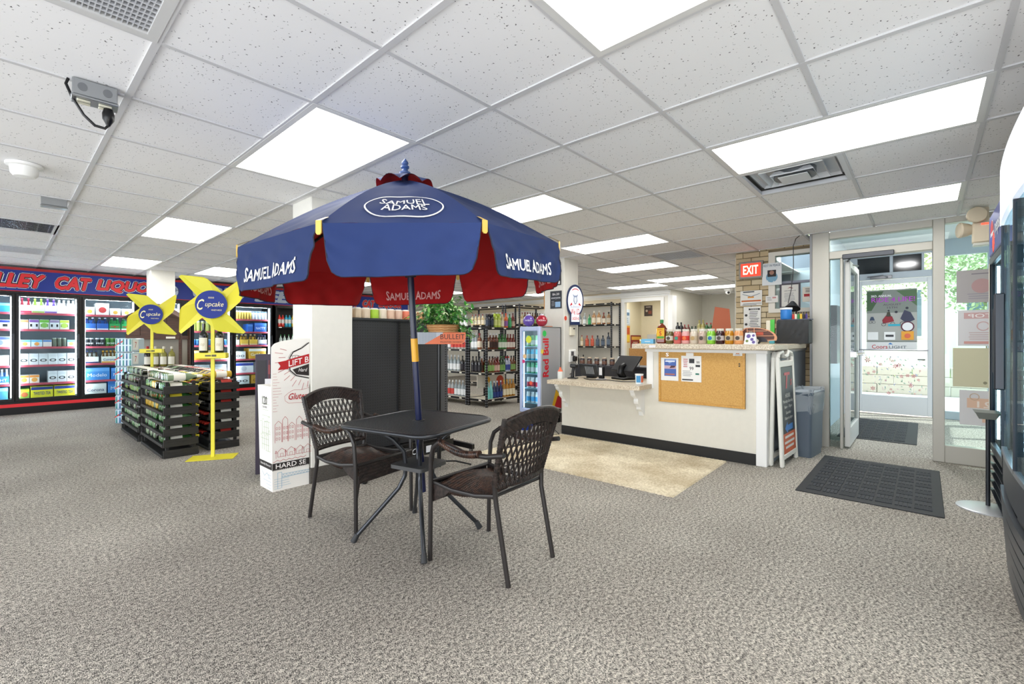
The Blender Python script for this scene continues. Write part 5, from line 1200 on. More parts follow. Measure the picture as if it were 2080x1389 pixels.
# ================================================================ LIQUOR SHELVING
def shelf_unit(name_label, x0, x1, y0, y1, levels, H, rows=True, deck='#d8d0c0'):
    t = thing('shelving_unit', name_label, 'shelves', ((x0+x1)/2, (y0+y1)/2, 0)); hx, hy = (x1-x0)/2, (y1-y0)/2
    for sx_ in (-1, 1):
        for sy_ in (-1, 1):
            p = MB().box(sx_*hx-.016*sx_*0-.016, sy_*hy-.016, 0, sx_*hx+.016, sy_*hy+.016, H)
            for q in range(int(H/.045)):
                z = .02+q*.045; p.box(sx_*hx-.018, sy_*hy-.006, z, sx_*hx-.0165, sy_*hy+.006, z+.018, 1); p.box(sx_*hx-.006, sy_*hy-.018, z, sx_*hx+.006, sy_*hy-.0165, z+.018, 1)
            p.build('slotted_post', [BLK, m('#8c8f96', .5)], t, smooth=False)
    for z in levels:
        MB().box(-hx, -hy, z-.012, hx, hy, z).build('shelf_board', m(deck, .7), t, smooth=False)
        b = MB()
        for s_ in (-1, 1): b.box(-hx, s_*hy-.010, z-.035, hx, s_*hy+.010, z-.001); b.box(s_*hx-.010, -hy, z-.035, s_*hx+.010, hy, z-.001)
        for q in range(int((x1-x0)/.3)): b.box(-hx+.12+q*.3, -hy-.013, z-.03, -hx+.18+q*.3, -hy-.010, z-.008, 1)
        for q in range(int((y1-y0)/.3)): b.box(-hx-.013, -hy+.12+q*.3, z-.03, -hx-.010, -hy+.18+q*.3, z-.008, 1)
        b.build('shelf_beam', [BLK, LW], t, smooth=False)
    return t
LVB = [.13, .585, .99, 1.375]
shelf_unit('black shelving unit facing the fridge, its corner post in front', 5.55, 6.38, 5.56, 6.0, LVB, 1.385)
shelf_unit('black shelving unit behind the corner unit, partly hidden by the pegboard gondola', 5.55, 6.0, 6.06, 7.3, LVB, 1.385)
shelf_unit('tall black shelving unit beyond the corner unit, liquor on upper shelves', 7.95, 9.1, 6.9, 7.34, [.10, .40, .95, 1.52, 1.96], 1.98)
shelf_unit('tall black shelving unit running back from the tall corner, under the beige siding', 7.95, 8.4, 7.42, 8.7, [.10, .40, .95, 1.52, 1.96], 1.98)
shelf_unit('tall black shelving unit against the back wall, right of the round sign', 9.65, 10.05, 5.5, 7.0, [.10, .50, 1.0, 1.53, 2.03], 2.05)
K = {
 'teal': ('teal', .30, .038, '#7fd0cf', '#7fd0cf', '#8fd8d8', 'slim', 12), 'navy': ('navy', .30, .036, '#17285e', '#27408c', '#c9d2e6', 'slim', 12), 'amber': ('amber', .31, .036, '#b9802a', '#efe6c8', '#d8a83a', 'std', 12),
 'green': ('green', .28, .036, '#1f4a22', '#7fae5c', '#3a6a2a', 'std', 12), 'brown': ('brown', .28, .036, '#6a3a1c', '#8fb466', '#2c1a12', 'std', 12), 'red': ('red', .27, .036, '#7a1c1c', '#d9b8a8', '#5a1c20', 'std', 12),
 'whisk': ('whisk', .28, .040, '#7a3f1c', '#e8dcc8', '#8c2026', 'square', 12), 'whisk2': ('whisk2', .28, .038, '#6a2f16', '#3a1c14', '#d0d0d4', 'std', 12), 'clear': ('clear', .29, .037, '#8e999e', '#e8ebee', '#d0d4d8', 'std', 12), 'clearr': ('clearr', .28, .038, '#a3a9ab', '#c8443c', '#eceeee', 'std', 12),
 'dark': ('dark', .28, .036, '#17161a', '#2c2a30', '#141216', 'std', 12), 'pink': ('pink', .26, .034, '#c9a8c4', '#c83a86', '#4a4a70', 'std', 12), 'ora': ('ora', .26, .036, '#d8662c', '#8a5aa0', '#c84a2c', 'std', 12), 'grn2': ('grn2', .25, .036, '#2f9a5c', '#3fb070', '#1c6a3c', 'std', 12), 'lime': ('lime', .24, .038, '#b9cf4a', '#d8e08a', '#a8bf3a', 'jar', 12), 'tin': ('tin', .22, .042, '#1e2430', '#2f3a4c', '#14181f', 'jar', 12), 'pale': ('pale', .27, .036, '#cdb98c', '#efe6d0', '#8a3030', 'std', 12), 'blu': ('blu', .27, .036, '#b8c0d8', '#3a4a9c', '#c9302c', 'std', 12)}
yb = 5.56+.07
wb_ = 'shelf %s of the corner unit'
brow([(2, K['teal'], 'tall teal bottle'), (3, K['navy'], 'tall navy bottle'), (4, K['amber'], 'amber bottle')], (5.60, yb), (6.35, yb), .13, 'bottom shelf of corner unit')
brow([(1, K['green'], 'green labelled bottle'), (2, K['brown'], 'brown bottle with green label'), (2, K['red'], 'maroon bottle'), (2, K['green'], 'dark green bottle'), (2, K['blu'], 'blue striped bottle'), (2, K['brown'], 'brown green bottle')], (5.59, yb), (6.36, yb), .585, 'second shelf of corner unit')
brow([(5, K['whisk2'], 'dark amber bottle'), (3, K['dark'], 'dark bottle')], (5.60, yb+.14), (6.35, yb+.14), .585, 'second shelf back row of corner unit')
brow([(1, K['whisk'], 'whiskey bottle'), (3, K['whisk2'], 'dark whiskey bottle'), (3, ('gw', .27, .036, '#2c7a2c', '#e8f0e0', '#1d5a20', 'std', 12), 'bright green bottle with white label'), (3, ('rw', .27, .036, '#7a2318', '#efe6dc', '#7a1c22', 'std', 12), 'red brown bottle with white label')], (5.60, yb), (6.35, yb), .99, 'third shelf of corner unit')
brow([(2, K['tin'], 'black tin canister'), (2, K['lime'], 'lime yellow jar'), (1, K['pale'], 'pale bottle'), (1, K['ora'], 'orange bottle'), (1, K['grn2'], 'green bottle'), (1, K['red'], 'maroon bottle')], (5.60, yb), (6.35, yb), 1.375, 'top of corner unit')
# box on the back of the bottom shelf
t = thing('poster_card', 'framed advert card with orange fruit leaning on the corner unit bottom shelf', 'sign', (5.98, 5.86, .131))
MB().box(-.36, 0, .17, .36, .012, .40).build('card', m('#eae4d8', .6), t, smooth=False)
MB().at(.22, -.002, .27, 0, pi/2).lathe([(.10, 0), (.10, .002), (.001, .002)], 18).at(-.1, -.002, .3, 0, pi/2).lathe([(.06, 0), (.06, .002), (.001, .002)], 14, [1, 1]).build('print', [m('#c9472c', .5), m('#e8b23c', .5)], t, smooth=False)
xb = 5.55+.07
brow([(5, K['clearr'], 'clear bottle with red label'), (3, K['clearr'], 'clear red label bottle'), (4, K['clear'], 'clear bottle')], (xb, 7.2), (xb, 6.1), .13, 'bottom shelf of middle unit')
brow([(3, K['pink'], 'pink and violet bottle'), (6, K['clear'], 'clear vodka bottle'), (2, K['dark'], 'black bottle')], (xb, 7.2), (xb, 6.1), .585, 'second shelf of middle unit')
brow([(3, K['pale'], 'pale tan bottle'), (4, K['clear'], 'clear bottle'), (5, K['clearr'], 'clear bottle with red band')], (xb, 7.2), (xb, 6.1), .99, 'third shelf of middle unit')
brow([(2, K['tin'], 'black canister'), (4, K['pale'], 'pale bottle'), (4, K['clear'], 'clear bottle')], (xb, 7.2), (xb, 6.1), 1.375, 'top of middle unit')
brow([(1, K['dark'], 'wine dark bottle'), (2, K['dark'], 'black bottle')], (5.60, 5.99), (5.60, 5.74), .585, 'left end of corner unit')
brow([(2, K['clear'], 'clear bottle'), (1, K['whisk'], 'whiskey bottle')], (5.60, 5.99), (5.60, 5.74), .99, 'left end of corner unit')
for z, its in ((1.52, [(2, K['pale'], 'pale bottle'), (2, K['whisk'], 'whiskey bottle'), (3, K['brown'], 'brown bottle'), (4, K['dark'], 'dark bottle')]), (.95, [(5, K['whisk'], 'whiskey bottle'), (4, K['red'], 'red bottle')]), (.40, [(5, K['green'], 'green bottle'), (4, K['brown'], 'brown bottle')])):
    brow(its, (8.0, 6.98), (9.05, 6.98), z, {1.52: 'upper', .95: 'middle', .40: 'lower'}[z]+' shelf of tall unit')
for z, its in ((1.52, [(6, K['pale'], 'pale bottle'), (3, K['clear'], 'clear bottle')]), (.95, [(8, K['whisk2'], 'whiskey bottle')])):
    brow(its, (8.02, 8.6), (8.02, 7.5), z, {1.52: 'upper', .95: 'middle'}[z]+' shelf of tall rear unit')
xe = 9.73
brow([(2, K['pale'], 'pale bottle'), (3, K['clear'], 'clear bottle'), (1, K['grn2'], 'green bottle'), (1, ('bg', .33, .05, '#b98a5c', '#efe3cc', '#e9e2d4', 'square', 12), 'big tan bottle'), (1, ('bg', .33, .05, '#b98a5c', '#efe3cc', '#e9e2d4', 'square', 12), 'big tan bottle beside it'), (1, K['whisk'], 'whiskey bottle'), (1, ('bq', .29, .05, '#a8825c', '#d8cdb8', '#1c1c20', 'square', 12), 'squat dark capped bottle')], (xe, 6.9), (xe, 5.55), 1.53, 'upper shelf of back wall unit')
brow([(3, K['dark'], 'dark bottle'), (1, K['pale'], 'pale bottle'), (2, ('orr', .26, .045, '#c8543c', '#d8664a', '#c84a3a', 'square', 12), 'coral red bottle'), (2, ('slb', .26, .045, '#3a4656', '#5c6c80', '#1c2026', 'square', 12), 'slate bottle'), (1, ('slt', .33, .045, '#2f3a4a', '#6c7c90', '#14161a', 'square', 12), 'tall slate bottle')], (xe, 6.9), (xe, 5.55), 1.0, 'middle shelf of back wall unit')
brow([(4, K['dark'], 'dark bottle'), (4, ('cup', .14, .045, '#c9cccc', '#e3e3e3', '#c9cccc', 'jar', 12), 'clear jar')], (xe, 6.9), (xe, 5.6), .72, 'lower shelf of back wall unit') if 0 else brow([(4, K['dark'], 'dark bottle'), (4, ('cup', .14, .045, '#c9cccc', '#e3e3e3', '#c9cccc', 'jar', 12), 'clear jar')], (xe, 6.9), (xe, 5.6), .50, 'lower shelf of back wall unit')

# ================================================================ SMALL DRINKS FRIDGE
fx0, fx1, fy0, fy1, fz = 4.79, 5.275, 3.80, 4.16, 1.335
t = thing('drinks_fridge', 'slim silver drinks fridge with red lettering on its side, beside the counter', 'fridge', (fx0, fy0, 0)); w_ = fy1-fy0; dp = fx1-fx0
SV = m('#b9bcc0', .35, .35); BLF = m('#b9c6ea', .35)
f = MB().box(.03, 0, .16, dp, .012, fz, b=.004).box(.03, w_-.012, .16, dp, w_, fz, b=.004).box(.03, 0, fz-.02, dp, w_, fz, b=.006).box(dp-.02, 0, .16, dp, w_, fz).box(.03, 0, .16, dp, w_, .20).build('body', SV, t)
MB().box(.05, .01, .0, dp-.02, w_-.01, .16).build('plinth', BLK, t, smooth=False)
f = MB().box(0, 0, .165, .035, .05, fz, b=.012).box(0, w_-.05, .165, .035, w_, fz, b=.012).box(0, .04, fz-.06, .035, w_-.04, fz, b=.012).box(0, .04, .165, .035, w_-.04, .225, b=.012)
dr_ = f.build('door_frame', BLF, t)
MB().box(.012, .05, .225, .016, w_-.05, fz-.06).build('glass', M_GLASSC, dr_, smooth=False)
MB().box(.04, .045, .23, .05, .052, fz-.07).box(.04, w_-.052, .23, .05, w_-.045, fz-.07).build('light_strip', m('#dff4ff', .4, 0, 10), t, smooth=False)
MB().box(dp-.05, .012, .2, dp-.04, w_-.012, fz-.03).build('liner', m('#bfe3ea', .5), t, smooth=False)
FZ = [.30, .50, .70, .88, 1.07]
for z in FZ: MB().box(.05, .015, z-.012, dp-.05, w_-.015, z-.004).build('shelf', m('#9cc9d8', .3), t, smooth=False)
MB().text('Red Bull', (dp*.40, -.0015, .915), PZ, -PX, .13, .52, 0, 0, .03).build('lettering', m('#cf2230', .4), t, smooth=False)
q = MB(); q.add([(.27, -.002, .25), (.36, -.002, .47), (dp, -.002, .36), (dp, -.002, .2), (.3, -.002, .2)], [(0, 4, 3, 2, 1)], 0).add([(.33, -.003, .25), (.40, -.003, .38), (dp, -.003, .345), (dp, -.003, .2), (.33, -.003, .2)], [(0, 4, 3, 2, 1)], 1); q.build('emblem', [m('#e9b62c', .4), m('#c0202e', .4)], t, smooth=False)
def starburst(name, x, y, z, r, col, face, par, n=12):
    pts = []
    for i in range(2*n): a = pi*i/n; rr = r if i % 2 else r*.8; pts.append((rr*cos(a), rr*sin(a)))
    b = MB(); 
    if face == 'y': b.prism(pts, (x, y, z), PX, PZ, .001)
    else: b.prism(pts, (x, y, z), -PY, PZ, .001)
    return b.build(name, m(col, .5), par, smooth=False)
starburst('green_sticker', .10, -.003, 1.24, .045, '#35c45c', 'y', t); starburst('yellow_sticker', .05, -.003, 1.00, .035, '#e9d456', 'y', t)
starburst('yellow_sticker', .009, .2, 1.16, .055, '#d9e234', 'x', t); starburst('peach_sticker', .009, .27, .93, .035, '#ecc08a', 'x', t); starburst('pink_sticker', .009, .29, .86, .03, '#d8337a', 'x', t); starburst('orange_sticker', .009, .16, .57, .03, '#e8553a', 'x', t)
MB().box(.30, .10, fz, .42, .28, fz+.015, b=.004).build('top_leaflet', m('#c9713a', .5), t)
cans = [('#c9d0d2', '#3aa0d8'), ('#d9dcdc', '#c0304a'), ('#5fae86', '#d0d8d8'), ('#3ab0d8', '#c9d2d4'), ('#7cc88a', '#e0e8e0')]
for l, z in enumerate(FZ):
    a, b_ = cans[l]
    brow([(3, ('fc%d' % l, .145, .030, a, b_, a, 'jar', 10), 'slim drink can')], (fx0+.08, fy1-.07), (fx0+.08, fy0+.07), z, 'level %s inside the small fridge' % ORD[4-l], 'drink_can', 'can')
for dx, dy, col, nm in ((.09, .265, '#6a4fb0', 'purple'), (.19, .115, '#b0243a', 'red')):
    t = thing('promo_ball', 'shiny %s promotional ball with white lettering on top of the small fridge' % nm, 'ball', (fx0+dx, fy0+dy, fz+.0005))
    MB().sphere(0, 0, .082, .08, 24).build('ball', m(col, .15, .1, coat=.6), t); MB().lathe([(.028, .155), (.024, .175), (.001, .178)], 12).build('bow', m('#d8d4e4', .4), t)
    q = MB().at(0, 0, 0, RZF); vs, fs = text_mesh('VODKA', 0, .01); x0_ = min(p[0] for p in vs); x1_ = max(p[0] for p in vs); y1_ = max(p[1] for p in vs)
    q.add([((.0815+layer(n_, len(vs)))*sin(((x-x0_)/(x1_-x0_)-.5)*1.3), -(.0815+layer(n_, len(vs)))*cos(((x-x0_)/(x1_-x0_)-.5)*1.3), .075+.018*y/y1_) for n_, (x, y) in enumerate(vs)], fs); q.build('lettering', m('#efeaf6', .5), t, smooth=False)

# ================================================================ POSTERS, SIGN AND FITTINGS ON THE COUNTER COLUMN
def flat(name, label, cat, o, ux, w_, h, base, prints=(), th=.004, frame=None):
    """a sheet standing on a wall: o = lower left corner, ux = direction to its right, prints = boxes and lines of text in sheet units"""
    ux = V(ux).normalized(); t = thing(name, label, cat, o); nrm = ux.cross(PZ)
    a = atan2(ux.y, ux.x); b = MB().at(0, 0, 0, a).box(0, 0, 0, w_, th, h); b.build('sheet', m(base, .6), t, smooth=False)
    g = {}
    for p in prints:
        c = p[0]
        if c not in g: g[c] = MB().at(0, 0, 0, a)
        dz = -.0006*(1+list(g).index(c))
        if p[1] == 'r': _, _, x, z, ww, hh = p; g[c].quad((x*w_, dz, z*h), PX, PZ, ww*w_, hh*h)
        elif p[1] == 't': _, _, s_, x, z, ww, hh = p; g[c].text(s_, (x*w_, dz, z*h), PX, PZ, hh*h, ww*w_, 0, 0, .01)
        elif p[1] == 'm': _, _, s_, x, z, ww, hh = p; g[c].text(s_, (x*w_, dz, z*h), -PX, PZ, hh*h, ww*w_, 0, 0, .01)
        elif p[1] == 'l':
            _, _, x, z, ww, n, st = p
            for q in range(n): g[c].quad((x*w_+random.Random(q*7+n).uniform(0, .08)*w_, dz, (z-q*st)*h), PX, PZ, ww*w_*random.Random(q+n).uniform(.7, 1), st*h*.35)
        elif p[1] == 'c': _, _, x, z, r = p; g[c].prism([(x*w_+r*w_*cos(2*pi*i/24), z*h+r*w_*sin(2*pi*i/24)) for i in range(24)], (0, dz, 0), PX, PZ, .0003)
        elif p[1] == 'o': 
            _, _, x, z, r = p
            g[c].add([(x*w_+rr*w_*cos(2*pi*i/24), dz, z*h+rr*w_*sin(2*pi*i/24)) for i in range(24) for rr in (r, r*.8)], [(2*i, 2*i+1, (2*i+3) % 48, (2*i+2) % 48) for i in range(24)])
        elif p[1] == 'p': _, _, pts = p; g[c].add([(x*w_, dz, z*h) for x, z in pts], [tuple(range(len(pts)))])
    for c, b in g.items(): b.build('print', m(c, .6), t, smooth=False)
    if frame:
        b = MB().at(0, 0, 0, a); fw = .02
        b.box(-fw, -.006, -fw, 0, th, h+fw).box(w_, -.006, -fw, w_+fw, th, h+fw).box(0, -.006, -fw, w_, th, 0).box(0, -.006, h, w_, th, h+fw); b.build('frame', m(frame, .4), t, smooth=False)
    return t
CX, CYc = 5.29, 3.76
flat('poster', 'black drinks poster high on the counter column, top one', 'poster', (CX-.006, CYc+.22, 1.93), (0, -1, 0), .17, .26, '#2c2c30', [('#c9b8a4', 'r', .2, .74, .6, .08), ('#a8583a', 'r', .15, .55, .7, .12), ('#8a8a90', 'l', .12, .45, .6, 5, .08), ('#e8e8e8', 'r', .68, .06, .22, .16)])
flat('poster', 'black chalk style poster with white lettering, lower one on the counter column', 'poster', (CX-.006, CYc+.24, 1.60), (0, -1, 0), .20, .25, '#2c3038', [('#e3e3e6', 't', '$6.20', .5, .74, .6, .14), ('#d0d4dc', 't', 'everyone', .5, .52, .8, .12), ('#8fb4d8', 'r', .45, .08, .45, .3), ('#9a9aa0', 'l', .1, .4, .3, 4, .08)])
flat('price_banner', 'narrow orange vertical banner hanging left of the counter column posters', 'sign', (6.42, 5.0, 1.70), (.7, -.7, 0), .05, .33, '#e39a3a', [('#c8742c', 'r', .3, .0, .3, 1.0)])
MB().tube([(.017, -.017, .33), (.017, -.017, CEIL-1.70)], .003, 5).build('cord', m('#ddd', .5), bpy.data.objects['price_banner'])
t = thing('round_beer_sign', 'white lightbulb shaped sign with navy rim and red lettering on the counter column', 'sign', (CX+.165, CYc-.075, 1.36), RZF+.38); t.scale = (.95, 1, 1.33)
def bulb(s_):
    pts = []; 
    for i in range(33): a = radians(-58)+radians(296)*i/32; pts.append((.142*s_*cos(a), .26+.175*s_*sin(a)))
    return pts+[(-.078*s_, .26-.2*s_), (-.078*s_, .26-.255*s_), (.078*s_, .26-.255*s_), (.078*s_, .26-.2*s_)]
MB().prism(bulb(1.0), (0, 0, 0), PX, PZ, .03).build('backing', m('#1c2c58', .4), t, smooth=False)
MB().prism(bulb(.87), (0, -.002, .0), PX, PZ, .004).build('face', m('#eef0f4', .4, 0, .25), t, smooth=False)
q = MB().text('We I.D.', (0, -.004, .115), PX, PZ, .062, .155, 0, 0, .01); q.text('UNDER 40', (0, -.004, .055), PX, PZ, .035, .12, 0, 0, .01)
for s_ in (-1, 1): q.add([(s_*.05, -.004, .22), (s_*.10, -.004, .205), (s_*.065, -.004, .245)], [(0, 1, 2)])
q.add([(cos(a)*r, -.004, .26+sin(a)*r*1.2) for a in [radians(60+60*i/10) for i in range(11)] for r in (.112, .104)], [(2*i, 2*i+1, 2*i+3, 2*i+2) for i in range(10)])
q.build('red_print', m('#c8202c', .5), t, smooth=False)
q = MB().text('Budweiser', (0, -.004, .185), PX, PZ, .034, .16)
q.prism([(-.035, .26), (-.028, .30), (-.05, .335), (-.015, .318), (.015, .318), (.05, .335), (.028, .30), (.035, .26), (.012, .225), (-.012, .225)], (0, -.0035, 0), PX, PZ, .0005)
q.build('grey_print', m('#8d9ab8', .5), t, smooth=False)
q = MB(); q.prism([(-.022, .27), (-.016, .30), (.016, .30), (.022, .27), (.008, .235), (-.008, .235)], (0, -.0042, 0), PX, PZ, .0004).build('emblem', m('#e3e8f0', .5), t, smooth=False)
t = thing('thermostat', 'small cream thermostat box on the counter column under the round sign', 'thermostat', (CX+.12, CYc, 1.215))
MB().box(0, -.03, 0, .11, 0, .13, b=.006).build('case', m('#e6e0cc', .5), t); MB().box(.06, -.031, .09, .10, -.03, .11).build('display', m('#3a3f3c', .3), t, smooth=False)
starburst('paper_starburst', CX+.03, CYc-.004, 1.46, .035, '#e8553a', 'y', None); tag(bpy.data.objects['paper_starburst'], 'small orange paper starburst stuck on the column beside the red ball', 'sticker')
t = thing('wall_outlet', 'white outlet box with black plugs on the counter column above the desk', 'outlet', (CX+.10, CYc, .84))
MB().box(0, -.03, 0, .16, 0, .17, b=.006).build('box', M_WHITE, t); MB().box(.03, -.034, .09, .09, -.03, .15).build('face', m('#55555a', .5), t, smooth=False); MB().box(.05, -.075, .01, .13, -.03, .09, b=.012).build('plug', BLK, t)
MB().tube([(.08, -.07, .03), (.0, -.12, -.06), (-.12, -.18, -.12), (-.25, -.2, -.15)], .005, 6).build('cord', BLK, t)
t = thing('wall_conduit', 'thin white cable cover running down the counter column edge', 'conduit', (CX+.30, CYc, 1.0)); MB().box(0, -.008, -.0, .012, 0, 1.2).build('cover', m('#cfccc2', .5), t, smooth=False)
# ================================================================ COUNTER
KX = 4.65
CW_ = wall_mat('#e3dfd3')
t = thing('checkout_counter', 'cream L-shaped checkout counter with black baseboard and raised right half', 'counter', (KX, 1.06, 0))
MB().box(0, .09, 0, .12, 2.28, .64).box(0, .09, .64, .12, 1.10, 1.05).build('front_panel', CW_, t, smooth=False)
MB().box(-.012, .09, 0, 0, 2.28, .105, b=.003).build('baseboard', m('#1c1b1a', .6), t)
MB().box(-.015, 0, 0, .13, .09, 1.05, b=.004).build('corner_post', M_WHITE, t)
MB().box(-.012, 1.085, .64, .13, 1.16, 1.05, b=.004).build('step_post', M_WHITE, t)
MB().box(.13, .0, .0, 1.80, .05, 1.05).build('end_panel', m('#a9b3bd', .6), t, smooth=False)
MB().box(-.03, -.01, 1.03, .15, 1.17, 1.062, b=.004).box(.13, -.015, 1.03, 1.8, .06, 1.062, b=.004).build('apron_moulding', M_WHITE, t)
MB().box(-.14, -.09, 1.062, .42, 1.27, 1.115, b=.008).box(.421, -.09, 1.062, 1.28, .42, 1.115, b=.008).box(1.281, -.035, 1.062, 1.90, .42, 1.115, b=.008).build('raised_worktop', M_GRANITE, t)
q = MB().prism([(-.34, 1.17), (-.30, 1.10), (.60, 1.10), (.60, 2.25), (-.34, 2.25)], (0, 0, .685), PX, PY, .045).build('desk_worktop', M_GRANITE, t, smooth=False)
MB().box(.121, 1.1, 0, .16, 2.28, .64).build('back_panel', CW_, t, smooth=False)
cor = [(0, 0), (0, .30), (-.25, .30), (-.25, .27), (-.235, .262), (-.225, .235), (-.20, .215), (-.17, .205), (-.155, .19), (-.16, .165), (-.15, .14), (-.12, .12), (-.10, .10), (-.095, .075), (-.075, .06), (-.05, .045), (-.04, .02), (-.035, 0)]
for y in (1.185, 2.16): MB().prism(cor, (0, y, .34), PX, PZ, .05).build('corbel', M_WHITE, t, smooth=False)
MB().box(-.1405, 1.00, 1.078, -.1395, 1.07, 1.10).build('price_strip', m('#eceaf0', .5), t, smooth=False)
# cork board
t = thing('cork_board', 'oak framed cork notice board on the raised half of the counter front', 'notice board', (KX-.002, 1.24, .51))
CWB, CHB = .84, .555
def cy(u): return CWB*(1-u)
MB().box(-.012, 0, 0, 0, CWB, CHB).build('cork', M_CORK, t, smooth=False)
f = MB().box(-.022, -.0, 0, 0, .022, CHB, b=.003).box(-.022, CWB-.022, 0, 0, CWB, CHB, b=.003).box(-.021, .0225, CHB-.022, 0, CWB-.0225, CHB, b=.003).box(-.021, .0225, 0, 0, CWB-.0225, .022, b=.003).build('frame', M_OAK, t)
MB().box(-.0125, .05, .02, -.012, .16, .024).build('maker_print', m('#7a5a34', .7), t, smooth=False)
xk = KX-.019
flat('flyer', 'colour flyer with blue winter pictures, pinned left on the cork board', 'flyer', (xk, 2.075-.02, .735), (0, -1, 0), .185, .235, '#ecebe8', [('#4a68b0', 'r', .2, .2, .68, .75), ('#c9a8b4', 'r', .2, .52, .68, .14), ('#8fa8d8', 'p', [(.2, .95), (.5, .75), (.88, .9), (.88, .95)]), ('#b06a5c', 'r', .25, .25, .55, .06), ('#e3e8f4', 'r', .26, .82, .55, .06), ('#5c3a40', 'p', [(.5, .55), (.8, .58), (.85, .66), (.6, .66)])])
flat('flyer', 'white price list flyer with big 99 figures, pinned centre on the cork board', 'flyer', (xk, 1.85-.01, .735), (0, -1, 0), .20, .26, '#f0efec', [('#2b2b2e', 't', '99', .52, .45, .2, .13), ('#2b2b2e', 't', '99', .84, .7, .15, .1), ('#333438', 'r', .4, .72, .26, .17), ('#b0404a', 'l', .06, .85, .25, 5, .07), ('#9a9aa0', 'l', .06, .4, .5, 4, .06), ('#2b2b2e', 'r', .72, .58, .22, .08), ('#3b3b40', 'r', .05, .05, .55, .05), ('#2f7a6a', 'r', .72, .28, .18, .06)])
flat('paper_slip', 'small blank white slip pinned above the price flyer', 'paper', (xk-.004, 1.79, .975), (0, -1, 0), .075, .05, '#f2f1ee')
flat('business_card', 'white card with small logo at the top right of the cork board', 'card', (xk-.002, 1.345, 1.005), (0, -1, 0), .08, .035, '#ecebe8', [('#c8702c', 'r', .3, .5, .4, .3), ('#333', 'r', .2, .2, .6, .1)])
t = thing('hook', 'small silver letter hook pinned at the top left of the cork board', 'hook', (xk-.003, 1.985, .985)); MB().text('S', (0, 0, 0), -PY, PZ, .035, .03).build('hook', M_CHROME, t, smooth=False)
t = thing('push_pins', 'two dark push pins at right edge of the cork board', 'pin', (xk-.003, 1.29, .93)); MB().sphere(0, 0, 0, .007, 8).sphere(0, 0, -.02, .007, 8).build('pin', m('#444', .4), t)

# ---- things on the raised worktop (z = 1.1155)
ZW = 1.1155; XR = 4.62
t = thing('liquor_bottle', 'large amber cinnamon whisky bottle with green cap at left end of the raised counter', 'bottle', (XR+.02, 2.05, ZW), -pi/2)
MB().box(-.052, -.032, .002, .052, .032, .17, b=.014).lathe([(.046, .168), (.036, .188), (.016, .205), (.0145, .225)], 14, [0]*3).build('glass', m('#7a2c12', .08, spec=.8), t)
MB().lathe([(.0175, .215), (.0175, .25), (.015, .252)], 14).build('cap', m('#2f8a4a', .4), t)
q = MB().quad((-.042, -.033, .05), PX, PZ, .084, .115, 0); q.build('paper_label', m('#e8b62c', .5), t, smooth=False)
MB().quad((-.038, -.0336, .055), PX, PZ, .076, .022).build('green_strip', m('#4f9a3a', .5), t, smooth=False)
MB().text('5', (0, -.034, .085), PX, PZ, .045, .025, 0, 0, .02).text('FIREBALL', (0, -.034, .14), PX, PZ, .014, .06).build('print', m('#c0281c', .5), t, smooth=False)
JARS = [('#6d6638', '#dcd9c8', 'olive green'), ('#d8706a', '#c8443c', 'coral'), ('#e6a8a4', '#d8382c', 'pink with red label'), ('#dccfbc', '#c9b698', 'cream'), ('#cdb4a4', '#b09a8a', 'beige'), ('#8fd43a', '#b8e0a0', 'bright green'), ('#3a1220', '#c9c0c0', 'dark plum'), ('#c88a1c', '#c9b48a', 'golden honey'), ('#eba468', '#d8c0a4', 'peach')]
for q, (c, lb, nm) in enumerate(JARS):
    y = 1.955-q*.0828
    t = thing('moonshine_jar', '%s mason jar with white lid in the row on the counter' % nm, 'jar', (XR, y, ZW), -pi/2, 'mason jars on the raised counter')
    MB().lathe([(.034, 0), (.039, .006), (.0395, .098), (.037, .113), (.031, .124), (.031, .128)], 18).build('jar_body', m(c, .12, spec=.8), t)
    MB().lathe([(.032, .126), (.033, .128), (.033, .146), (.031, .148), (.0005, .1485)], 18).build('lid', m('#e3dfd2', .4), t)
    MB().lathe([(.0400, .035), (.0400, .08)], 14, [0], a0=-pi*.92, a1=-pi*.08).build('paper_label', m(lb, .55), t)
    MB().at(0, -.0405, .057, 0, pi/2).lathe([(.019, 0), (.017, .001), (.0005, .001)], 18).build('round_badge', m('#4a4038' if q not in (1, 2, 3, 5) else ('#3f8f7a', '#e8753a', '#b99a68', '#2f6fa8')[(1, 2, 3, 5).index(q)], .5), t)
t = thing('card_box', 'small light blue open card box at the left end of the raised counter', 'box', (XR+.0, 2.19, ZW), -pi/2)
MB().box(-.065, -.02, 0, .065, .03, .05, b=.002).box(-.075, -.022, .0, -.065, -.02, .045).build('box', m('#6bb4dc', .5), t); MB().box(-.03, -.0212, .02, .03, -.0206, .026).build('print', M_WHITE, t, smooth=False)
t = thing('small_bottle', 'tiny yellow shot bottle standing at the very left of the raised counter', 'bottle', (XR+.02, 2.285, ZW)); MB().lathe([(.014, 0), (.015, .03), (.012, .045), (.006, .055), (.006, .07)], 10, [0, 1, 0, 0]).build('bottle', [m('#c9a83a', .2), m('#f0ece0', .5)], t)
t = thing('camper_cutout', 'wooden teardrop camper cut-out with white wheel on the raised counter', 'display', (XR+.09, 1.155, ZW), -pi/2)
def arc(a0, a1, rx, rz_, cx_, cz_, n=14): return [(cx_+rx*cos(radians(a0+(a1-a0)*i/n)), cz_+rz_*sin(radians(a0+(a1-a0)*i/n))) for i in range(n+1)]
prof = [(-.15, .02)]+arc(180, 95, .06, .10, -.09, .055)+arc(88, 0, .20, .10, -.04, .055)+[(.155, .035)]
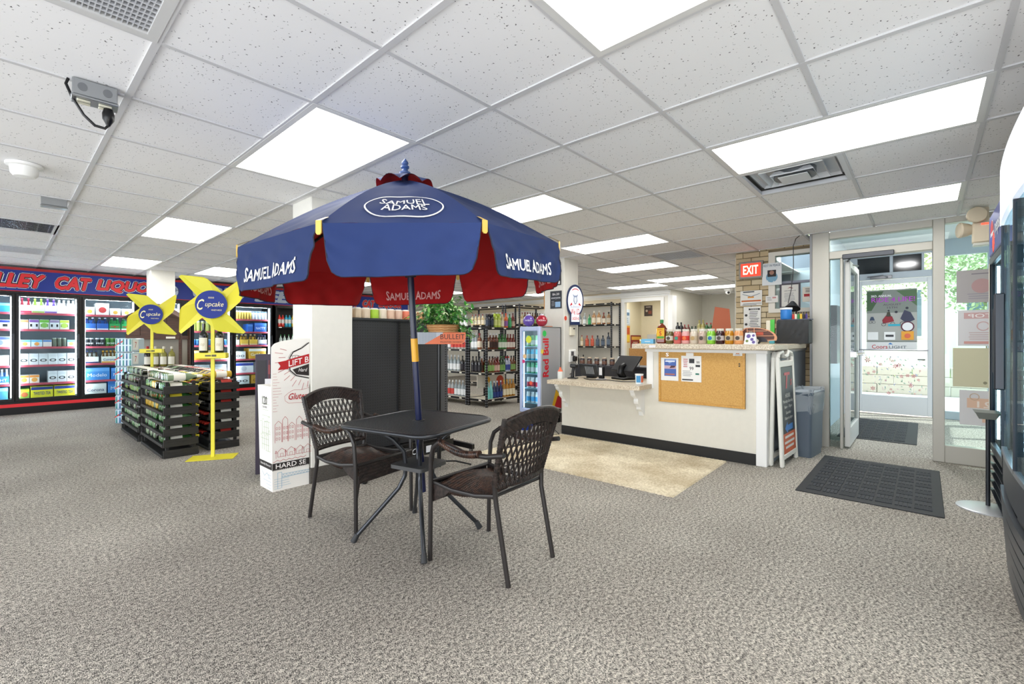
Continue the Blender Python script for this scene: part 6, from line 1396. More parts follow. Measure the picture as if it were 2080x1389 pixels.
MB().prism(prof, (0, 0, 0), PX, PZ, .012).build('edge_board', m('#e0a078', .5), t, smooth=False)
pin = [(-.04+(x+.04)*.9, .03+(z-.02)*.88) for x, z in prof]
MB().prism(pin, (0, -.003, 0), PX, PZ, .008).build('side_board', wood_mat('#4c2c24', '#6b3f33', 10), t, smooth=False)
MB().box(-.09, -.006, .03, -.085, -.003, .15).box(-.03, -.006, .03, -.025, -.003, .15).box(-.085, -.006, .12, .08, -.003, .125).box(-.03, -.006, .075, .15, -.003, .08).build('wood_trim', m('#e0a078', .5), t, smooth=False)
MB().box(-.01, -.006, .085, .05, -.003, .112).build('red_window', m('#c2543a', .5), t, smooth=False)
q = MB().at(-.057, -.006, .105, 0, pi/2); q.lathe([(.018, 0), (.018, .003), (.013, .003)], 18, [1, 1]).lathe([(.013, .002), (.0005, .002)], 18, [0]); q.build('porthole', [m('#2a2622', .3), m('#8a8078', .4)], t)
MB().prism(arc(180, 0, .055, .045, .03, .02)+[(.03, .02)], (0, -.006, 0), PX, PZ, .004).build('fender', m('#2a2530', .4), t, smooth=False)
q = MB().at(.0, -.012, .032, 0, pi/2); q.lathe([(.032, -.006), (.032, .006), (.022, .007)], 20, [0, 0]).lathe([(.022, .006), (.008, .008), (.0005, .008)], 20, [1, 2]); q.build('wheel', [m('#15151a', .5), m('#e9e4d8', .4), m('#b09868', .4)], t)
t = thing('table_tent', 'folded white promotional card tent with purple print in front of the camper', 'card', (XR-.04, 1.175, ZW), -pi/2)
b = MB().add([(-.055, -.03, 0), (.05, -.03, 0), (.035, 0, .105), (-.05, 0, .105), (-.055, .03, 0), (.05, .03, 0)], [(0, 1, 2, 3), (4, 3, 2, 5)]).build('card', m('#eeeef0', .5), t, smooth=False)
q = MB(); 
for (x, z, r, k) in ((-.02, .075, .018, 0), (.02, .08, .012, 0), (.01, .045, .014, 0), (-.03, .03, .012, 1), (.025, .02, .014, 0)): q.add([(x+r*cos(2*pi*i/10), -.031+.286*(z+r*sin(2*pi*i/10))-.0006, z+r*sin(2*pi*i/10)) for i in range(10)], [tuple(range(10))], k)
q.build('print', [m('#6a5a9c', .5), m('#7a8a4a', .5)], t, smooth=False)
# black covered device and things around it
t = thing('covered_monitor', 'black boxy monitor back with wrinkled cover at right end of the raised counter', 'monitor', (5.65, 1.04, ZW), -pi/2-.1)
b = MB(); n_ = 14; vs = []
for j in range(n_+1):
    for i in range(n_+1): x = -.15+.3*i/n_; z = .25*j/n_; vs.append((x+.012*(j/n_), -.06+.006*sin(9*x*20+z*60)*sin(j*.8)+.004*sin(x*90-z*50), z))
b.add(vs, [(j*(n_+1)+i, j*(n_+1)+i+1, (j+1)*(n_+1)+i+1, (j+1)*(n_+1)+i) for j in range(n_) for i in range(n_)]); b.box(-.15, -.052, 0, .155, .10, .25, b=.01)
b.build('cover', m('#26282b', .45), t)
MB().box(-.15, .0, .25, .16, .10, .262, b=.003).build('top_plate', m('#50566a', .5), t)
t = thing('marker_tub', 'white and blue tub on top of the covered monitor', 'tub', (5.70, 1.115, ZW+.2625)); MB().lathe([(.05, 0), (.055, .01), (.055, .10), (.06, .105), (.06, .125), (.001, .13)], 16, [1, 1, 1, 0, 0]).build('tub', [m('#eceef0', .4), m('#2f7fd0', .4)], t)
for q, c in enumerate(('#c8382c', '#e8e2d0', '#3a8a4a', '#e0b83a', '#2a2a2e', '#44307a')):
    t = thing('ink_bottle', '%s small bottle beside the blue tub on the covered monitor' % ('red', 'white', 'green', 'yellow', 'black', 'violet')[q], 'bottle', (5.68, 1.045-q*.024, ZW+.2625), 0, 'small bottles on the covered monitor'); MB().lathe([(.011, 0), (.012, .04), (.006, .055), (.006, .075)], 8, [0, 0, 1]).build('bottle', [m(c, .4), m('#222', .4)], t)
t = thing('hanging_bag', 'green and pale paper bags hanging beside the covered monitor', 'bag', (5.6, 1.225, ZW)); MB().box(-.01, -.02, .08, .01, .02, .26, 0, b=.004).box(-.02, .02, .04, .0, .06, .25, 1, b=.006).box(-.02, -.02, 0, .02, .03, .09, 2, b=.004).build('bag', [m('#4fbf4a', .5), m('#e3dccb', .6), m('#5cb4c4', .5)], t)
t = thing('printer', 'black receipt printer and clutter on the counter end, against the entrance post', 'printer', (6.30, 1.10, ZW), 0)
MB().box(-.12, -.06, 0, .16, .16, .20, b=.015).build('body', m('#1d1e22', .4), t); MB().box(-.12, -.04, .20, .1, .14, .27, b=.02).build('lid', m('#2b2d33', .35), t); MB().box(-.1205, .03, .17, -.12, .06, .185).build('green_led', m('#b8f04a', .4, 0, 2), t, smooth=False); MB().box(-.121, .02, .12, -.12, .05, .13).build('pink_tag', m('#e060a0', .4), t, smooth=False)
t = thing('desk_lamp', 'black curved desk lamp over the printer at the counter end', 'lamp', (6.32, 1.13, ZW+.2702)); MB().lathe([(.05, 0), (.05, .015), (.001, .02)], 16).build('base', BLK, t); MB().tube([(0, 0, .015), (.0, 0, .13), (-.05, 0, .20), (-.10, .02, .19)], .008, 8).build('arm', BLK, t); MB().at(-.12, .02, .17, 0, 0, .4).lathe([(.02, .05), (.035, .03), (.085, -.04)], 18).build('shade', m('#26272b', .4), t)
flat('pin_up_card', 'white card with red print leaning beside the lamp at the counter end', 'card', (BX-.04, 1.11, 1.62), (0, -1, 0), .17, .18, '#e3ddd0', [('#b0242c', 'r', .1, .35, .6, .18), ('#2b2b30', 'l', .15, .85, .6, 3, .1), ('#c84048', 'c', .55, .3, .12)])
# ---- papers on the brick wall
bxk = BX-.018
t = thing('exit_sign', 'lit red EXIT sign in grey frame high on the brick wall', 'sign', (bxk-.02, 1.685, 1.955), -pi/2)
MB().box(-.145, -.02, 0, .145, .02, .225, b=.004).build('frame', m('#8c8880', .45, .3), t); MB().box(-.118, -.024, .028, .118, -.02, .197).build('face', m('#e0341e', .4, 0, 1.1), t, smooth=False)
MB().text('EXIT', (0, -.027, .055), PX, PZ, .115, .18, 0, 0, .012).build('lettering', m('#fff0d0', .4, 0, 1.6), t, smooth=False)
flat('notice', 'white notice with orange band and picture row, on bricks below the EXIT sign', 'notice', (bxk-.003, 1.82, 1.605), (0, -1, 0), .26, .195, '#e9e7e2', [('#c8692c', 'r', .05, .26, .9, .1), ('#e8a04a', 'r', .35, .5, .28, .12), ('#3b4450', 'l', .12, .88, .7, 1, .2), ('#7a8a9a', 'p', [(.1, .8), (.5, .62), (.9, .8), (.9, .76), (.5, .58), (.1, .76)]), ('#3b3f46', 'l', .06, .12, .85, 2, .08)])
flat('notice', 'white WARNING notice with small pictograms, lower on the brick wall', 'notice', (bxk-.003, 1.78, 1.26), (0, -1, 0), .205, .33, '#efeeea', [('#2b2b2e', 'r', .3, .86, .65, .07), ('#f2f2f0', 't', 'WARNING', .62, .872, .45, .045), ('#55565a', 'l', .32, .78, .58, 11, .065), ('#333', 'c', .15, .66, .08), ('#333', 'c', .15, .3, .08)])
flat('memorial_poster', 'white REST IN PEACE poster with dark photo and blue flowers on the window frame', 'poster', (bxk-.04, 1.55, 1.85), (0, -1, 0), .22, .28, '#e6ebee', [('#4a6a80', 't', 'REST IN PEACE', .5, .84, .85, .1), ('#7aa8c4', 'c', .5, .36, .30), ('#2b2226', 'r', .28, .38, .44, .30), ('#a87a68', 'c', .5, .56, .12), ('#d8e6ec', 'c', .28, .2, .04), ('#d8e6ec', 'c', .6, .15, .04)])
flat('note_paper', 'small white note with faint red stamp on the window frame', 'paper', (bxk-.04, 1.51, 1.63), (0, -1, 0), .14, .085, '#e6e4e0', [('#c88a8a', 'r', .55, .6, .3, .2), ('#8a8a90', 'l', .1, .7, .4, 3, .18)])
flat('certificate', 'framed white certificate with logo hanging left of the entrance post', 'certificate', (BX-.04, 1.335, 1.57), (0, -1, 0), .185, .27, '#e4e2dc', [('#8a3a3a', 'p', [(.35, .82), (.5, .9), (.7, .84), (.6, .82), (.5, .86)]), ('#4a4a50', 't', 'CERTIFICATE', .5, .7, .7, .05), ('#8a8a90', 'l', .15, .6, .7, 7, .06)], .006, '#3a3440')
flat('certificate', 'second framed certificate partly hidden behind the entrance post', 'certificate', (BX-.03, .90, 1.50), (0, -1, 0), .19, .28, '#e4e2dc', [('#8a3a3a', 'p', [(.35, .82), (.5, .9), (.7, .84), (.6, .82), (.5, .86)]), ('#8a8a90', 'l', .15, .6, .7, 7, .06)], .006, '#3a3440') if 0 else None
# ---- desk: screens and card readers
ZD = .6855
t = thing('pos_terminal', 'black tilted checkout touch screen on a heavy stand, back side towards the room', 'monitor', (4.98, 2.68, ZD), -pi/2-.3)
MB().box(-.11, -.10, 0, .11, .10, .025, b=.01).build('base', BLK, t); MB().tube([(0, .0, .02), (.0, -.05, .08), (0, -.03, .14), (0, .02, .17)], [.04, .045, .04, .035], 12).build('stand', BLK, t)
MB().at(0, .04, .17, 0, -.75).box(-.18, -.012, -.10, .18, .012, .14, b=.006).build('screen', m('#26272a', .35), t)
t = thing('customer_display', 'small black tablet display standing on the checkout desk', 'tablet', (4.85, 3.07, ZD), -pi/2-.1)
MB().at(0, 0, .10, 0, .35).box(-.14, -.01, -.085, .14, .01, .075, b=.004).build('screen', m('#2b2f33', .2), t); MB().box(-.05, -.0, 0, .05, .09, .02, b=.004).build('foot', BLK, t)
q = MB()
for i in range(6): q.at(0, 0, .10, 0, .35).quad((-.05+i*.022, -.0105, -.05), PX, PZ, .012, .1)
q.build('printed_strip', m('#8a9096', .3), t, smooth=False)
t = thing('card_reader', 'black and white card reader standing upright on the desk', 'card reader', (4.80, 2.87, ZD), -pi/2)
MB().box(-.03, -.02, 0, .03, .03, .15, b=.008).build('body', BLK, t); MB().box(-.02, -.022, .05, .02, -.02, .14).build('white_front', m('#dcdcde', .4), t, smooth=False); MB().box(-.045, -.05, 0, .045, .05, .008, b=.003).build('base', m('#c9c9cc', .4), t)
t = thing('barcode_scanner', 'black barcode scanner lying at the left end of the desk', 'scanner', (4.66, 3.19, ZD), .3)
MB().tube([(0, 0, .015), (.02, 0, .09), (.03, -.01, .15)], [.022, .018, .02], 10).box(-.02, -.05, .13, .08, .03, .18, b=.012).box(-.05, -.06, 0, .06, .05, .012, b=.004).build('body', m('#1d1d20', .4), t)
t = thing('hand_sanitizer', 'orange and clear sanitizer bottle left of the scanner on the desk', 'bottle', (4.52, 3.27, ZD)); MB().lathe([(.032, 0), (.034, .01), (.034, .09), (.02, .11), (.012, .12), (.012, .14)], 14, [0, 0, 1, 1, 1]).build('bottle', [m('#d9dcd8', .15), m('#e8704a', .4)], t)
t = thing('paper_cup', 'blue and orange printed tub beside the step post on the desk', 'cup', (4.55, 2.26, ZD)); MB().lathe([(.036, 0), (.042, .10)], 18, [0]).build('cup', m('#e3ecf2', .5), t); MB().lathe([(.0405, .02), (.0425, .09)], 6, [0], a0=pi*.9, a1=pi*1.25).build('blue_print', m('#4a94c8', .5), t); MB().lathe([(.0405, .02), (.0425, .09)], 6, [0], a0=pi*1.3, a1=pi*1.6).build('orange_print', m('#e0643a', .5), t); MB().lathe([(.044, .098), (.044, .108), (.001, .109)], 18).build('lid', M_WHITE, t)
t = thing('desk_cable', 'black cable lying across the checkout desk', 'cable', (4.75, 2.6, ZD)); MB().tube([(0, -.25, .006), (-.12, -.1, .006), (-.05, .1, .006), (-.16, .3, .006), (-.05, .45, .006)], .005, 6).build('cable', BLK, t)
t = thing('register_shelf', 'black back shelf with white labelled jars behind the checkout screens', 'shelf', (5.35, 3.1, 0)); MB().box(-.1, -.6, 0, .3, .45, .80).build('cabinet', m('#232227', .5), t, smooth=False); MB().box(-.105, -.6, .8, .3, .45, .82).build('top', m('#35343a', .5), t, smooth=False)
for q in range(8):
    k_ = q > 4
    put('bottle', btl(*(('jrw', .12, .036, '#cfd2d4', '#ecebe6', '#dfe2e4', 'jar', 10) if k_ else ('jrb', .10, .034, '#2a2024', '#6a4a3c', '#cbb8a0', 'jar', 10))), 5.32, 3.48-q*.115, .8205, 0, '%s from left of the jars on the black back shelf' % ORD[q], 'jar', 'jars on the black back shelf')
flat('dark_poster', 'dark poster of a woman figure on the narrow strip right of the counter column', 'poster', (5.66, 3.93, .98), (1, -.35, 0), .17, .50, '#241f24', [('#8a5a4c', 'c', .55, .55, .12), ('#5a4048', 'p', [(.2, .1), (.8, .1), (.7, .5), (.4, .5)]), ('#c9b8b4', 'r', .25, .40, .5, .03)])
# power strip and cable by the fridge foot
t = thing('floor_cable', 'black cable looping on the floor beside the fridge', 'cable', (4.52, 3.55, 0)); MB().tube([(.1, .15, .02), (0, .05, .012), (-.08, -.15, .01), (.02, -.25, .01), (.08, -.12, .05), (.10, .02, .10)], .006, 6).build('cable', BLK, t)
t = thing('blue_sack', 'blue plastic sack on the floor in front of the fridge', 'bag', (4.55, 3.86, 0)); MB().lathe([(.09, 0), (.11, .05), (.10, .14), (.06, .2), (.001, .23)], 12).build('sack', m('#1f3fa0', .35), t)

# ---- back room items
flat('poster', 'dark food poster on the storeroom wall seen through the doorway', 'poster', (12.19, 5.9, 1.82), (0, -1, 0), .24, .30, '#4a403c', [('#c9b8a8', 'c', .3, .5, .14), ('#8a4a3a', 'r', .5, .2, .4, .3), ('#d8d0c8', 'r', .2, .82, .6, .06)])
flat('poster', 'red and gold event poster low on the storeroom wall through the doorway', 'poster', (11.56, 5.99, .82), (1, 0, 0), .60, .46, '#8a1c1c', [('#e3b04a', 'r', .08, .72, .84, .2), ('#e8d8b8', 'l', .2, .55, .6, 4, .12), ('#c8442c', 'c', .5, .3, .2)])
flat('wall_card', 'pale blue card on the left of the doorway opening', 'card', (11.26, 5.99, 1.56), (1, 0, 0), .25, .42, '#cdd8e2', [('#5a7a9a', 'r', .15, .6, .7, .2), ('#7a8fa8', 'l', .2, .4, .5, 3, .12)])
flat('wall_card', 'orange and yellow card low on the left of the doorway opening', 'card', (11.26, 5.99, 1.08), (1, 0, 0), .25, .45, '#e39a2c', [('#c8542c', 'r', .1, .5, .8, .4), ('#f0d048', 'r', .1, .05, .8, .4)])
t = thing('wood_cabinet', 'honey oak cabinet side standing behind the counter step', 'cabinet', (6.9, 3.42, 0)); MB().box(-.02, -.18, .0, .3, .18, 1.02, b=.004).build('body', wood_mat('#b07a3c', '#cc9a5a', 5), t)
t = thing('orange_board', 'tall orange panel leaning at the edge of the brick wall', 'panel', (7.3, 2.36, 0), -pi/2+.2); MB().prism([(-.25, 0), (.30, 0), (.18, 1.62), (-.02, 1.66)], (0, 0, 0), PX, PZ, .02).build('panel', m('#c9704f', .6), t, smooth=False)
t = thing('back_shelf', 'low white shelf with bottles behind the raised counter', 'shelf', (7.8, 3.1, 0)); MB().box(-.15, -.9, 0, .2, .55, 1.25).build('cabinet', m('#b9b5aa', .6), t, smooth=False)
bb = [(2, ('bk1', .20, .034, '#22242a', '#3a3d44', '#1c1e22', 'std', 10), 'black bottle'), (2, ('bk2', .16, .03, '#6a2f28', '#c8a898', '#b0343a', 'std', 10), 'small red bottle'), (2, ('bk3', .13, .03, '#24402a', '#3a5a40', '#1c2e20', 'std', 10), 'short green bottle'), (2, ('bk4', .23, .034, '#a8a05a', '#d8d0a0', '#b0a860', 'std', 10), 'tall olive bottle'), (3, ('bk5', .18, .03, '#2a6a34', '#e0ddd0', '#b02a2c', 'std', 10), 'green bottle with red cap'), (2, ('bk6', .19, .032, '#b08a4a', '#e0d4b8', '#a8824a', 'std', 10), 'amber bottle')]
brow(bb, (7.72, 3.16), (7.72, 2.37), 1.2505, 'shelf behind mason jars')
# security camera
t = thing('security_camera', 'white dome security camera on the ceiling over the back counter', 'camera', (11.0, 2.95+.35, CEIL)); MB().lathe([(.09, 0), (.09, -.04), (.06, -.06)], 18).build('base', M_WHITE, t); MB().sphere(0, 0, -.075, .06, 14).build('eye_ball', M_WHITE, t); MB().sphere(-.045, -.02, -.09, .028, 10).build('lens', BLK, t)
# ================================================================ A-FRAME SIGNS, BIN
t = thing('sandwich_board', 'folded white plastic sandwich board with black and orange poster by the counter end', 'sign board', (4.97, .975, 0), -.04)
WP = m('#eceae2', .4)
def aframe(off, lean, nm):
    b = MB().at(0, off, 0, 0, lean)
    b.box(-.27, -.016, 0, -.215, .016, 1.0, b=.01).box(.215, -.016, 0, .27, .016, 1.0, b=.01).box(-.23, -.014, .06, .23, .014, .11, b=.008).box(-.23, -.014, .90, .23, .014, .96, b=.008)
    b.tube([(-.245, 0, .99), (-.22, 0, 1.03), (-.10, 0, 1.045), (-.07, 0, 1.01), (-.02, 0, 1.0), (.02, 0, 1.0), (.07, 0, 1.01), (.10, 0, 1.045), (.22, 0, 1.03), (.245, 0, .99)], .02, 8)
    return b.build(nm, WP, t)
p1 = aframe(-.03, -.04, 'front_panel'); p2 = aframe(.062, .02, 'rear_panel')
b = MB().at(0, -.03, 0, 0, -.04); b.box(-.215, -.010, .11, .215, -.004, .90).build('poster', m('#20242c', .3), t, smooth=False)
b = MB().at(0, -.03, 0, 0, -.04); b.box(-.215, -.0108, .11, .215, -.0102, .29).build('orange_band', m('#d8622c', .4), t, smooth=False)
b = MB().at(0, -.03, 0, 0, -.04)
for i, (s_, z, h_, w_) in enumerate((('T', .70, .15, .20), ('s', .72, .06, .06))): b.text(s_, (0 if s_ == 'T' else .13, -.0115, z), PX, PZ, h_, w_, 0, .2, .02)
b.build('red_script', m('#c8404a', .4), t, smooth=False)
b = MB().at(0, -.03, 0, 0, -.04)
for s_, z, h_, w_ in (('HOURS', .615, .04, .17), ('Monday-Saturday', .56, .038, .34), ('8am - 10pm', .51, .036, .26), ('Sunday', .455, .036, .18), ('10am to 6pm', .405, .036, .27),): b.text(s_, (0, -.0115, z), PX, PZ, h_, w_, 0, 0, .01)
for z, w_ in ((.245, .30), (.195, .34), (.15, .28)): b.quad((-w_/2, -.0115, z), PX, PZ, w_, .022)
b.build('white_lettering', m('#eceae4', .4), t, smooth=False)
b = MB().at(0, -.03, 0, 0, -.04); b.prism([(-.14, .335), (-.05, .39), (-.05, .36), (.13, .365), (.13, .31), (-.05, .31), (-.05, .285)], (0, -.0115, 0), PX, PZ, .0005).build('blue_arrow', m('#2f7fd0', .4), t, smooth=False)
t = thing('trash_can', 'slate blue rectangular rubbish bin with clear liner beside the sandwich board', 'trash can', (5.48, .90, 0), -.10)
b = MB(); LB2 = m('#5b6876', .5)
def rr(hx, hy, r, z, n=4):
    p = []
    for q in range(4):
        cx, cy = [(1, 1), (-1, 1), (-1, -1), (1, -1)][q]
        for i in range(n+1): a = q*pi/2+i*pi/2/n; p.append((cx*(hx-r)+r*cos(a), cy*(hy-r)+r*sin(a), z))
    return p
def rings(b, L_, k=0, cap0=True):
    n = len(L_[0]); base = len(b.v); b.add([p for r in L_ for p in r], [(i*n+j, i*n+(j+1) % n, (i+1)*n+(j+1) % n, (i+1)*n+j) for i in range(len(L_)-1) for j in range(n)], k)
    if cap0: b.f.append([base+j for j in range(n)][::-1]); b.k.append(k)
rings(b, [rr(.19, .095, .03, 0), rr(.205, .105, .035, .40), rr(.215, .11, .035, .60), rr(.225, .12, .035, .615), rr(.225, .12, .035, .64), rr(.215, .11, .03, .64), rr(.20, .10, .03, .05)])
b.build('bin', LB2, t)
b = MB(); L_ = []
for z, e in ((.44, .002), (.50, .006), (.58, .010), (.63, .014), (.665, .008), (.66, -.01), (.60, -.02)):
    ring = rr(.21+e, .107+e, .035, z, 8); L_.append([(x+.006*sin(j*2.3+z*40), y+.006*cos(j*1.9+z*55), zz+.012*sin(j*1.1)) for j, (x, y, zz) in enumerate(ring)])
rings(b, L_, cap0=False)
pl = film_mat(); b.build('bin_liner', pl, t)

# ================================================================ MATS AND RUG
def rubber_mat(label, x0, x1, y0, y1, pitch=.105):
    t = thing('entrance_mat', label, 'mat', ((x0+x1)/2, (y0+y1)/2, 0)); hx, hy = (x1-x0)/2, (y1-y0)/2; MK = m('#2f3238', .75)
    MB().box(-hx, -hy, 0.0005, hx, hy, .007, b=.003).build('rubber_base', m('#25272b', .7), t, smooth=False)
    b = MB(); nx, ny = int((2*hx-.1)/pitch), int((2*hy-.1)/pitch); ox, oy = -nx*pitch/2, -ny*pitch/2
    for i in range(nx):
        for j in range(ny):
            cx, cy = ox+(i+.5)*pitch, oy+(j+.5)*pitch; g = pitch/2-.006
            for q in range(4):
                u = -g+(q+.5)*2*g/4; w_ = g/4-.003
                if (i+j) % 2: b.box(cx-g, cy+u-w_, .007, cx+g, cy+u+w_, .0125)
                else: b.box(cx+u-w_, cy-g, .007, cx+u+w_, cy+g, .0125)
    b.build('raised_ribs', MK, t, smooth=False)['kind'] = 'stuff'
rubber_mat('dark grey ribbed rubber mat inside the entrance door', 4.08, 5.50, -.10, .74)
rubber_mat('dark grey ribbed rubber mat in the vestibule before the outer door', 6.70, 8.45, .06, .62) if 0 else rubber_mat('dark grey ribbed rubber mat in the vestibule before the outer door', 6.70, 8.45, .06, .78)
a, N, L, B_ = newmat('jute', .95); co = coords(N, L); n1 = tex(N, L, 'Noise', co, 60, Detail=3.0); r = ramp(N, [(.3, '#c9bb9f'), (.55, '#e3d8be'), (.75, '#f0e7d2')]); L.new(n1.outputs[0], r.inputs[0])
n3 = tex(N, L, 'Noise', co, 2.2, Detail=3.0); r3 = ramp(N, [(.35, '#cfc6b8'), (.6, '#ffffff')]); L.new(n3.outputs[0], r3.inputs[0]); L.new(mixc(N, L, .8, r.outputs[0], r3.outputs[0], 'MULTIPLY'), B_.inputs['Base Color'])
t = thing('jute_rug', 'cream woven jute rug in front of the checkout counter', 'rug', (3.93, 2.40, 0), radians(1.0))
b = MB(); hx, hy = .655, 1.02; nx, ny = 150, 220; vs = []
for j in range(ny+1):
    for i in range(nx+1):
        x = -hx+2*hx*i/nx; y = -hy+2*hy*j/ny; e = .004*sin(j*.9) if i in (0, nx) else 0
        z = .009+.0028*sin(i*pi/2+(pi/2 if (j//2) % 2 else 0))+.0012*sin(j*pi/2)
        if i in (0, nx) or j in (0, ny): z = .0005
        vs.append((x+e, y, z))
b.add(vs, [(j*(nx+1)+i, j*(nx+1)+i+1, (j+1)*(nx+1)+i+1, (j+1)*(nx+1)+i) for j in range(ny) for i in range(nx)]); b.build('woven_body', a, t)

M_GLASSD = glass_mat('#dff0f4', .22)
# ================================================================ RIGHT HAND DRINKS COOLERS
t = thing('tall_drinks_cooler', 'black glass door cooler with blue soda header, nearest the sidelight', 'cooler', (4.04, -.35, 0))
W_ = .74; D_ = .70; HH = 2.03
BLC = m('#16171b', .4, .2)
f = MB().box(0, -D_, .05, .03, -.03, HH, b=.004).box(W_-.03, -D_, .05, W_, -.03, HH, b=.004).box(0, -D_, .05, W_, -D_+.03, HH).box(0, -D_, HH-.03, W_, -.03, HH).box(0, -D_, .05, W_, -.06, .36).build('cabinet', BLC, t, smooth=False)
f = MB().box(.0, -.03, .38, .05, .0, 1.74, b=.004).box(W_-.05, -.03, .38, W_, .0, 1.74, b=.004).box(.05, -.03, .38, W_-.05, 0, .43, b=.004).box(.05, -.03, 1.69, W_-.05, 0, 1.74, b=.004)
dq = f.build('door_frame', m('#2a2d33', .35, .3), t); MB().box(.05, -.018, .43, W_-.05, -.012, 1.69).build('glass', M_GLASSD, dq, smooth=False); MB().box(.06, .0, .95, .08, .035, 1.35, b=.006).build('handle', m('#33363c', .3, .4), dq)
MB().box(W_-.05, .001, .43, W_-.004, .003, 1.70).build('pale_trim', m('#cfc8b8', .4), t, smooth=False)
for q in range(5): MB().box(0, -.10, .06+q*.062, W_, -.085, .07+q*.062).add([(0, -.06, .06+q*.062), (W_, -.06, .06+q*.062), (W_, -.0, .095+q*.062), (0, -.0, .095+q*.062), (0, -.06, .066+q*.062), (W_, -.06, .066+q*.062), (W_, -.0, .101+q*.062), (0, -.0, .101+q*.062)], [(0, 3, 2, 1), (4, 5, 6, 7), (3, 7, 6, 2), (0, 4, 7, 3), (1, 2, 6, 5)]).build('louver_slat', m('#3a3f48', .35, .3), t, smooth=False)
MB().box(0, -.03, 1.75, W_, .0, HH, b=.006).build('header_box', m('#2c3f9c', .3), t)
q = MB().at(.52, .001, 1.89, pi, pi/2); q.lathe([(.09, 0), (.09, .002), (.0005, .002)], 28, [0, 0]).build('emblem_disc', m('#eceef4', .3), t)
q = MB(); q.prism([(.09*cos(radians(8+164*i/12)), .09*sin(radians(8+164*i/12))) for i in range(13)], (.52, .0045, 1.885), -PX, PZ, .001).build('emblem_red', m('#d0242e', .4), t, smooth=False)
q = MB(); q.prism([(.09*cos(radians(188+164*i/12)), .09*sin(radians(188+164*i/12))) for i in range(13)], (.52, .0045, 1.88), -PX, PZ, .001).build('emblem_blue', m('#2444a8', .4), t, smooth=False)
MB().text('pepsi', (.22, .002, 1.83), -PX, PZ, .12, .30, 0, 0, .02).build('lettering', m('#eceef4', .4), t, smooth=False)
MB().box(.04, -.05, .45, .05, -.035, 1.68).box(W_-.05, -.05, .45, W_-.04, -.035, 1.68).build('light_strip', m('#e6f4ff', .4, 0, 7), t, smooth=False)
MB().box(.03, -D_+.03, .36, W_-.03, -D_+.04, 1.74).build('liner', m('#9fb4c0', .5), t, smooth=False)
for l, z in enumerate((.46, .76, 1.06, 1.36)):
    MB().box(.03, -D_+.04, z-.015, W_-.03, -.07, z).build('wire_shelf', m('#9aa2aa', .4, .4), t, smooth=False)
    brow([(3, soda('#2a56c0'), 'blue soda bottle'), (3, soda('#3a2a20'), 'brown soda bottle'), (3, soda('#3aa05c'), 'green soda bottle')], (4.04+.70, -.46), (4.04+.06, -.46), z, '%s shelf of the cooler by the sidelight' % ORD[l])
t = thing('bow_front_cooler', 'large dark grey drinks cooler with curved front and lit shelves at right edge', 'cooler', (2.2, -.30, 0))
W_ = 1.235; HH = 2.02
def bow(x, e=.02): u = (x/W_-.5)*2; return e*(1-u*u)
def bowsheet(z0, z1, off, th, name, mt, par, e=.02, n=18, x0=0, x1=None):
    x1 = W_ if x1 is None else x1; vs = []; b = MB()
    for i in range(n+1):
        x = x0+(x1-x0)*i/n; y = bow(x, e)+off; vs += [(x, y, z0), (x, y, z1), (x, y-th, z0), (x, y-th, z1)]
    fs = []
    for i in range(n):
        a = 4*i; c = a+4; fs += [(a, a+1, c+1, c), (a+2, c+2, c+3, a+3), (a+1, a+3, c+3, c+1), (a, c, c+2, a+2)]
    fs += [(0, 2, 3, 1), (4*n, 4*n+1, 4*n+3, 4*n+2)]
    return b.add(vs, fs).build(name, mt, par, ang=.5)
GYC = m('#44484f', .35, .4)
MB().box(0, -.75, .04, W_, -.05, .46).box(0, -.75, .46, .03, -.0, HH).box(0, -.75, .46, W_, -.72, HH).box(0, -.75, HH-.03, W_, 0, HH).build('cabinet', GYC, t, smooth=False)
MB().box(W_-.012, -.75, .46, W_, -.035, HH-.03).build('side_panel', m('#2c3038', .4), t, smooth=False); MB().box(W_-.03, -.70, .47, W_-.0125, -.036, HH-.04).build('side_liner', m('#c9e2ea', .4), t, smooth=False)
q = MB()
for i_ in range(26): q.box(W_-.036, -.60, .62+i_*.045, W_-.0305, -.06, .625+i_*.045).box(W_-.040, -.075, .60+i_*.045, W_-.0365, -.055, .618+i_*.045, 1).box(W_-.040, -.33, .60+i_*.045, W_-.0365, -.31, .618+i_*.045, 1)
q.build('led_rows', [m('#7fa8b8', .4), m('#f4fbff', .4, 0, 5)], t, smooth=False)['kind'] = 'stuff'
bowsheet(.44, .60, .0, .03, 'lower_fascia', GYC, t)
for q in range(6): bowsheet(.06+q*.062, .105+q*.062, .008-(5-q)*.004, .02, 'curved_louver', GYC, t, e=.025)
bowsheet(.60, 1.72, .0, .006, 'door_glass', M_GLASSD, t); bowsheet(.595, .615, .006, .02, 'door_rail', m('#8a9098', .3, .5), t)
for x in (.0, .6, W_-.02): bowsheet(.60, 1.74, .006, .03, 'door_stile', m('#2c3038', .35, .3), t, x0=x, x1=x+.02, n=2)
MB().box(.55, .052, .95, .565, .085, 1.35, b=.005).build('handle', m('#33363c', .3, .4), t)
bowsheet(1.74, HH, .01, .05, 'header_panel', m('#d9dee8', .3, 0, .5), t)
MB().box(.03, -.72, .46, W_-.03, -.715, 1.9).build('liner', m('#a8c4d0', .4), t, smooth=False)
for x in (.035, .63, W_-.05): MB().box(x, -.05, .62, x+.012, -.035, 1.72).build('light_strip', m('#e6f4ff', .4, 0, 7), t, smooth=False)
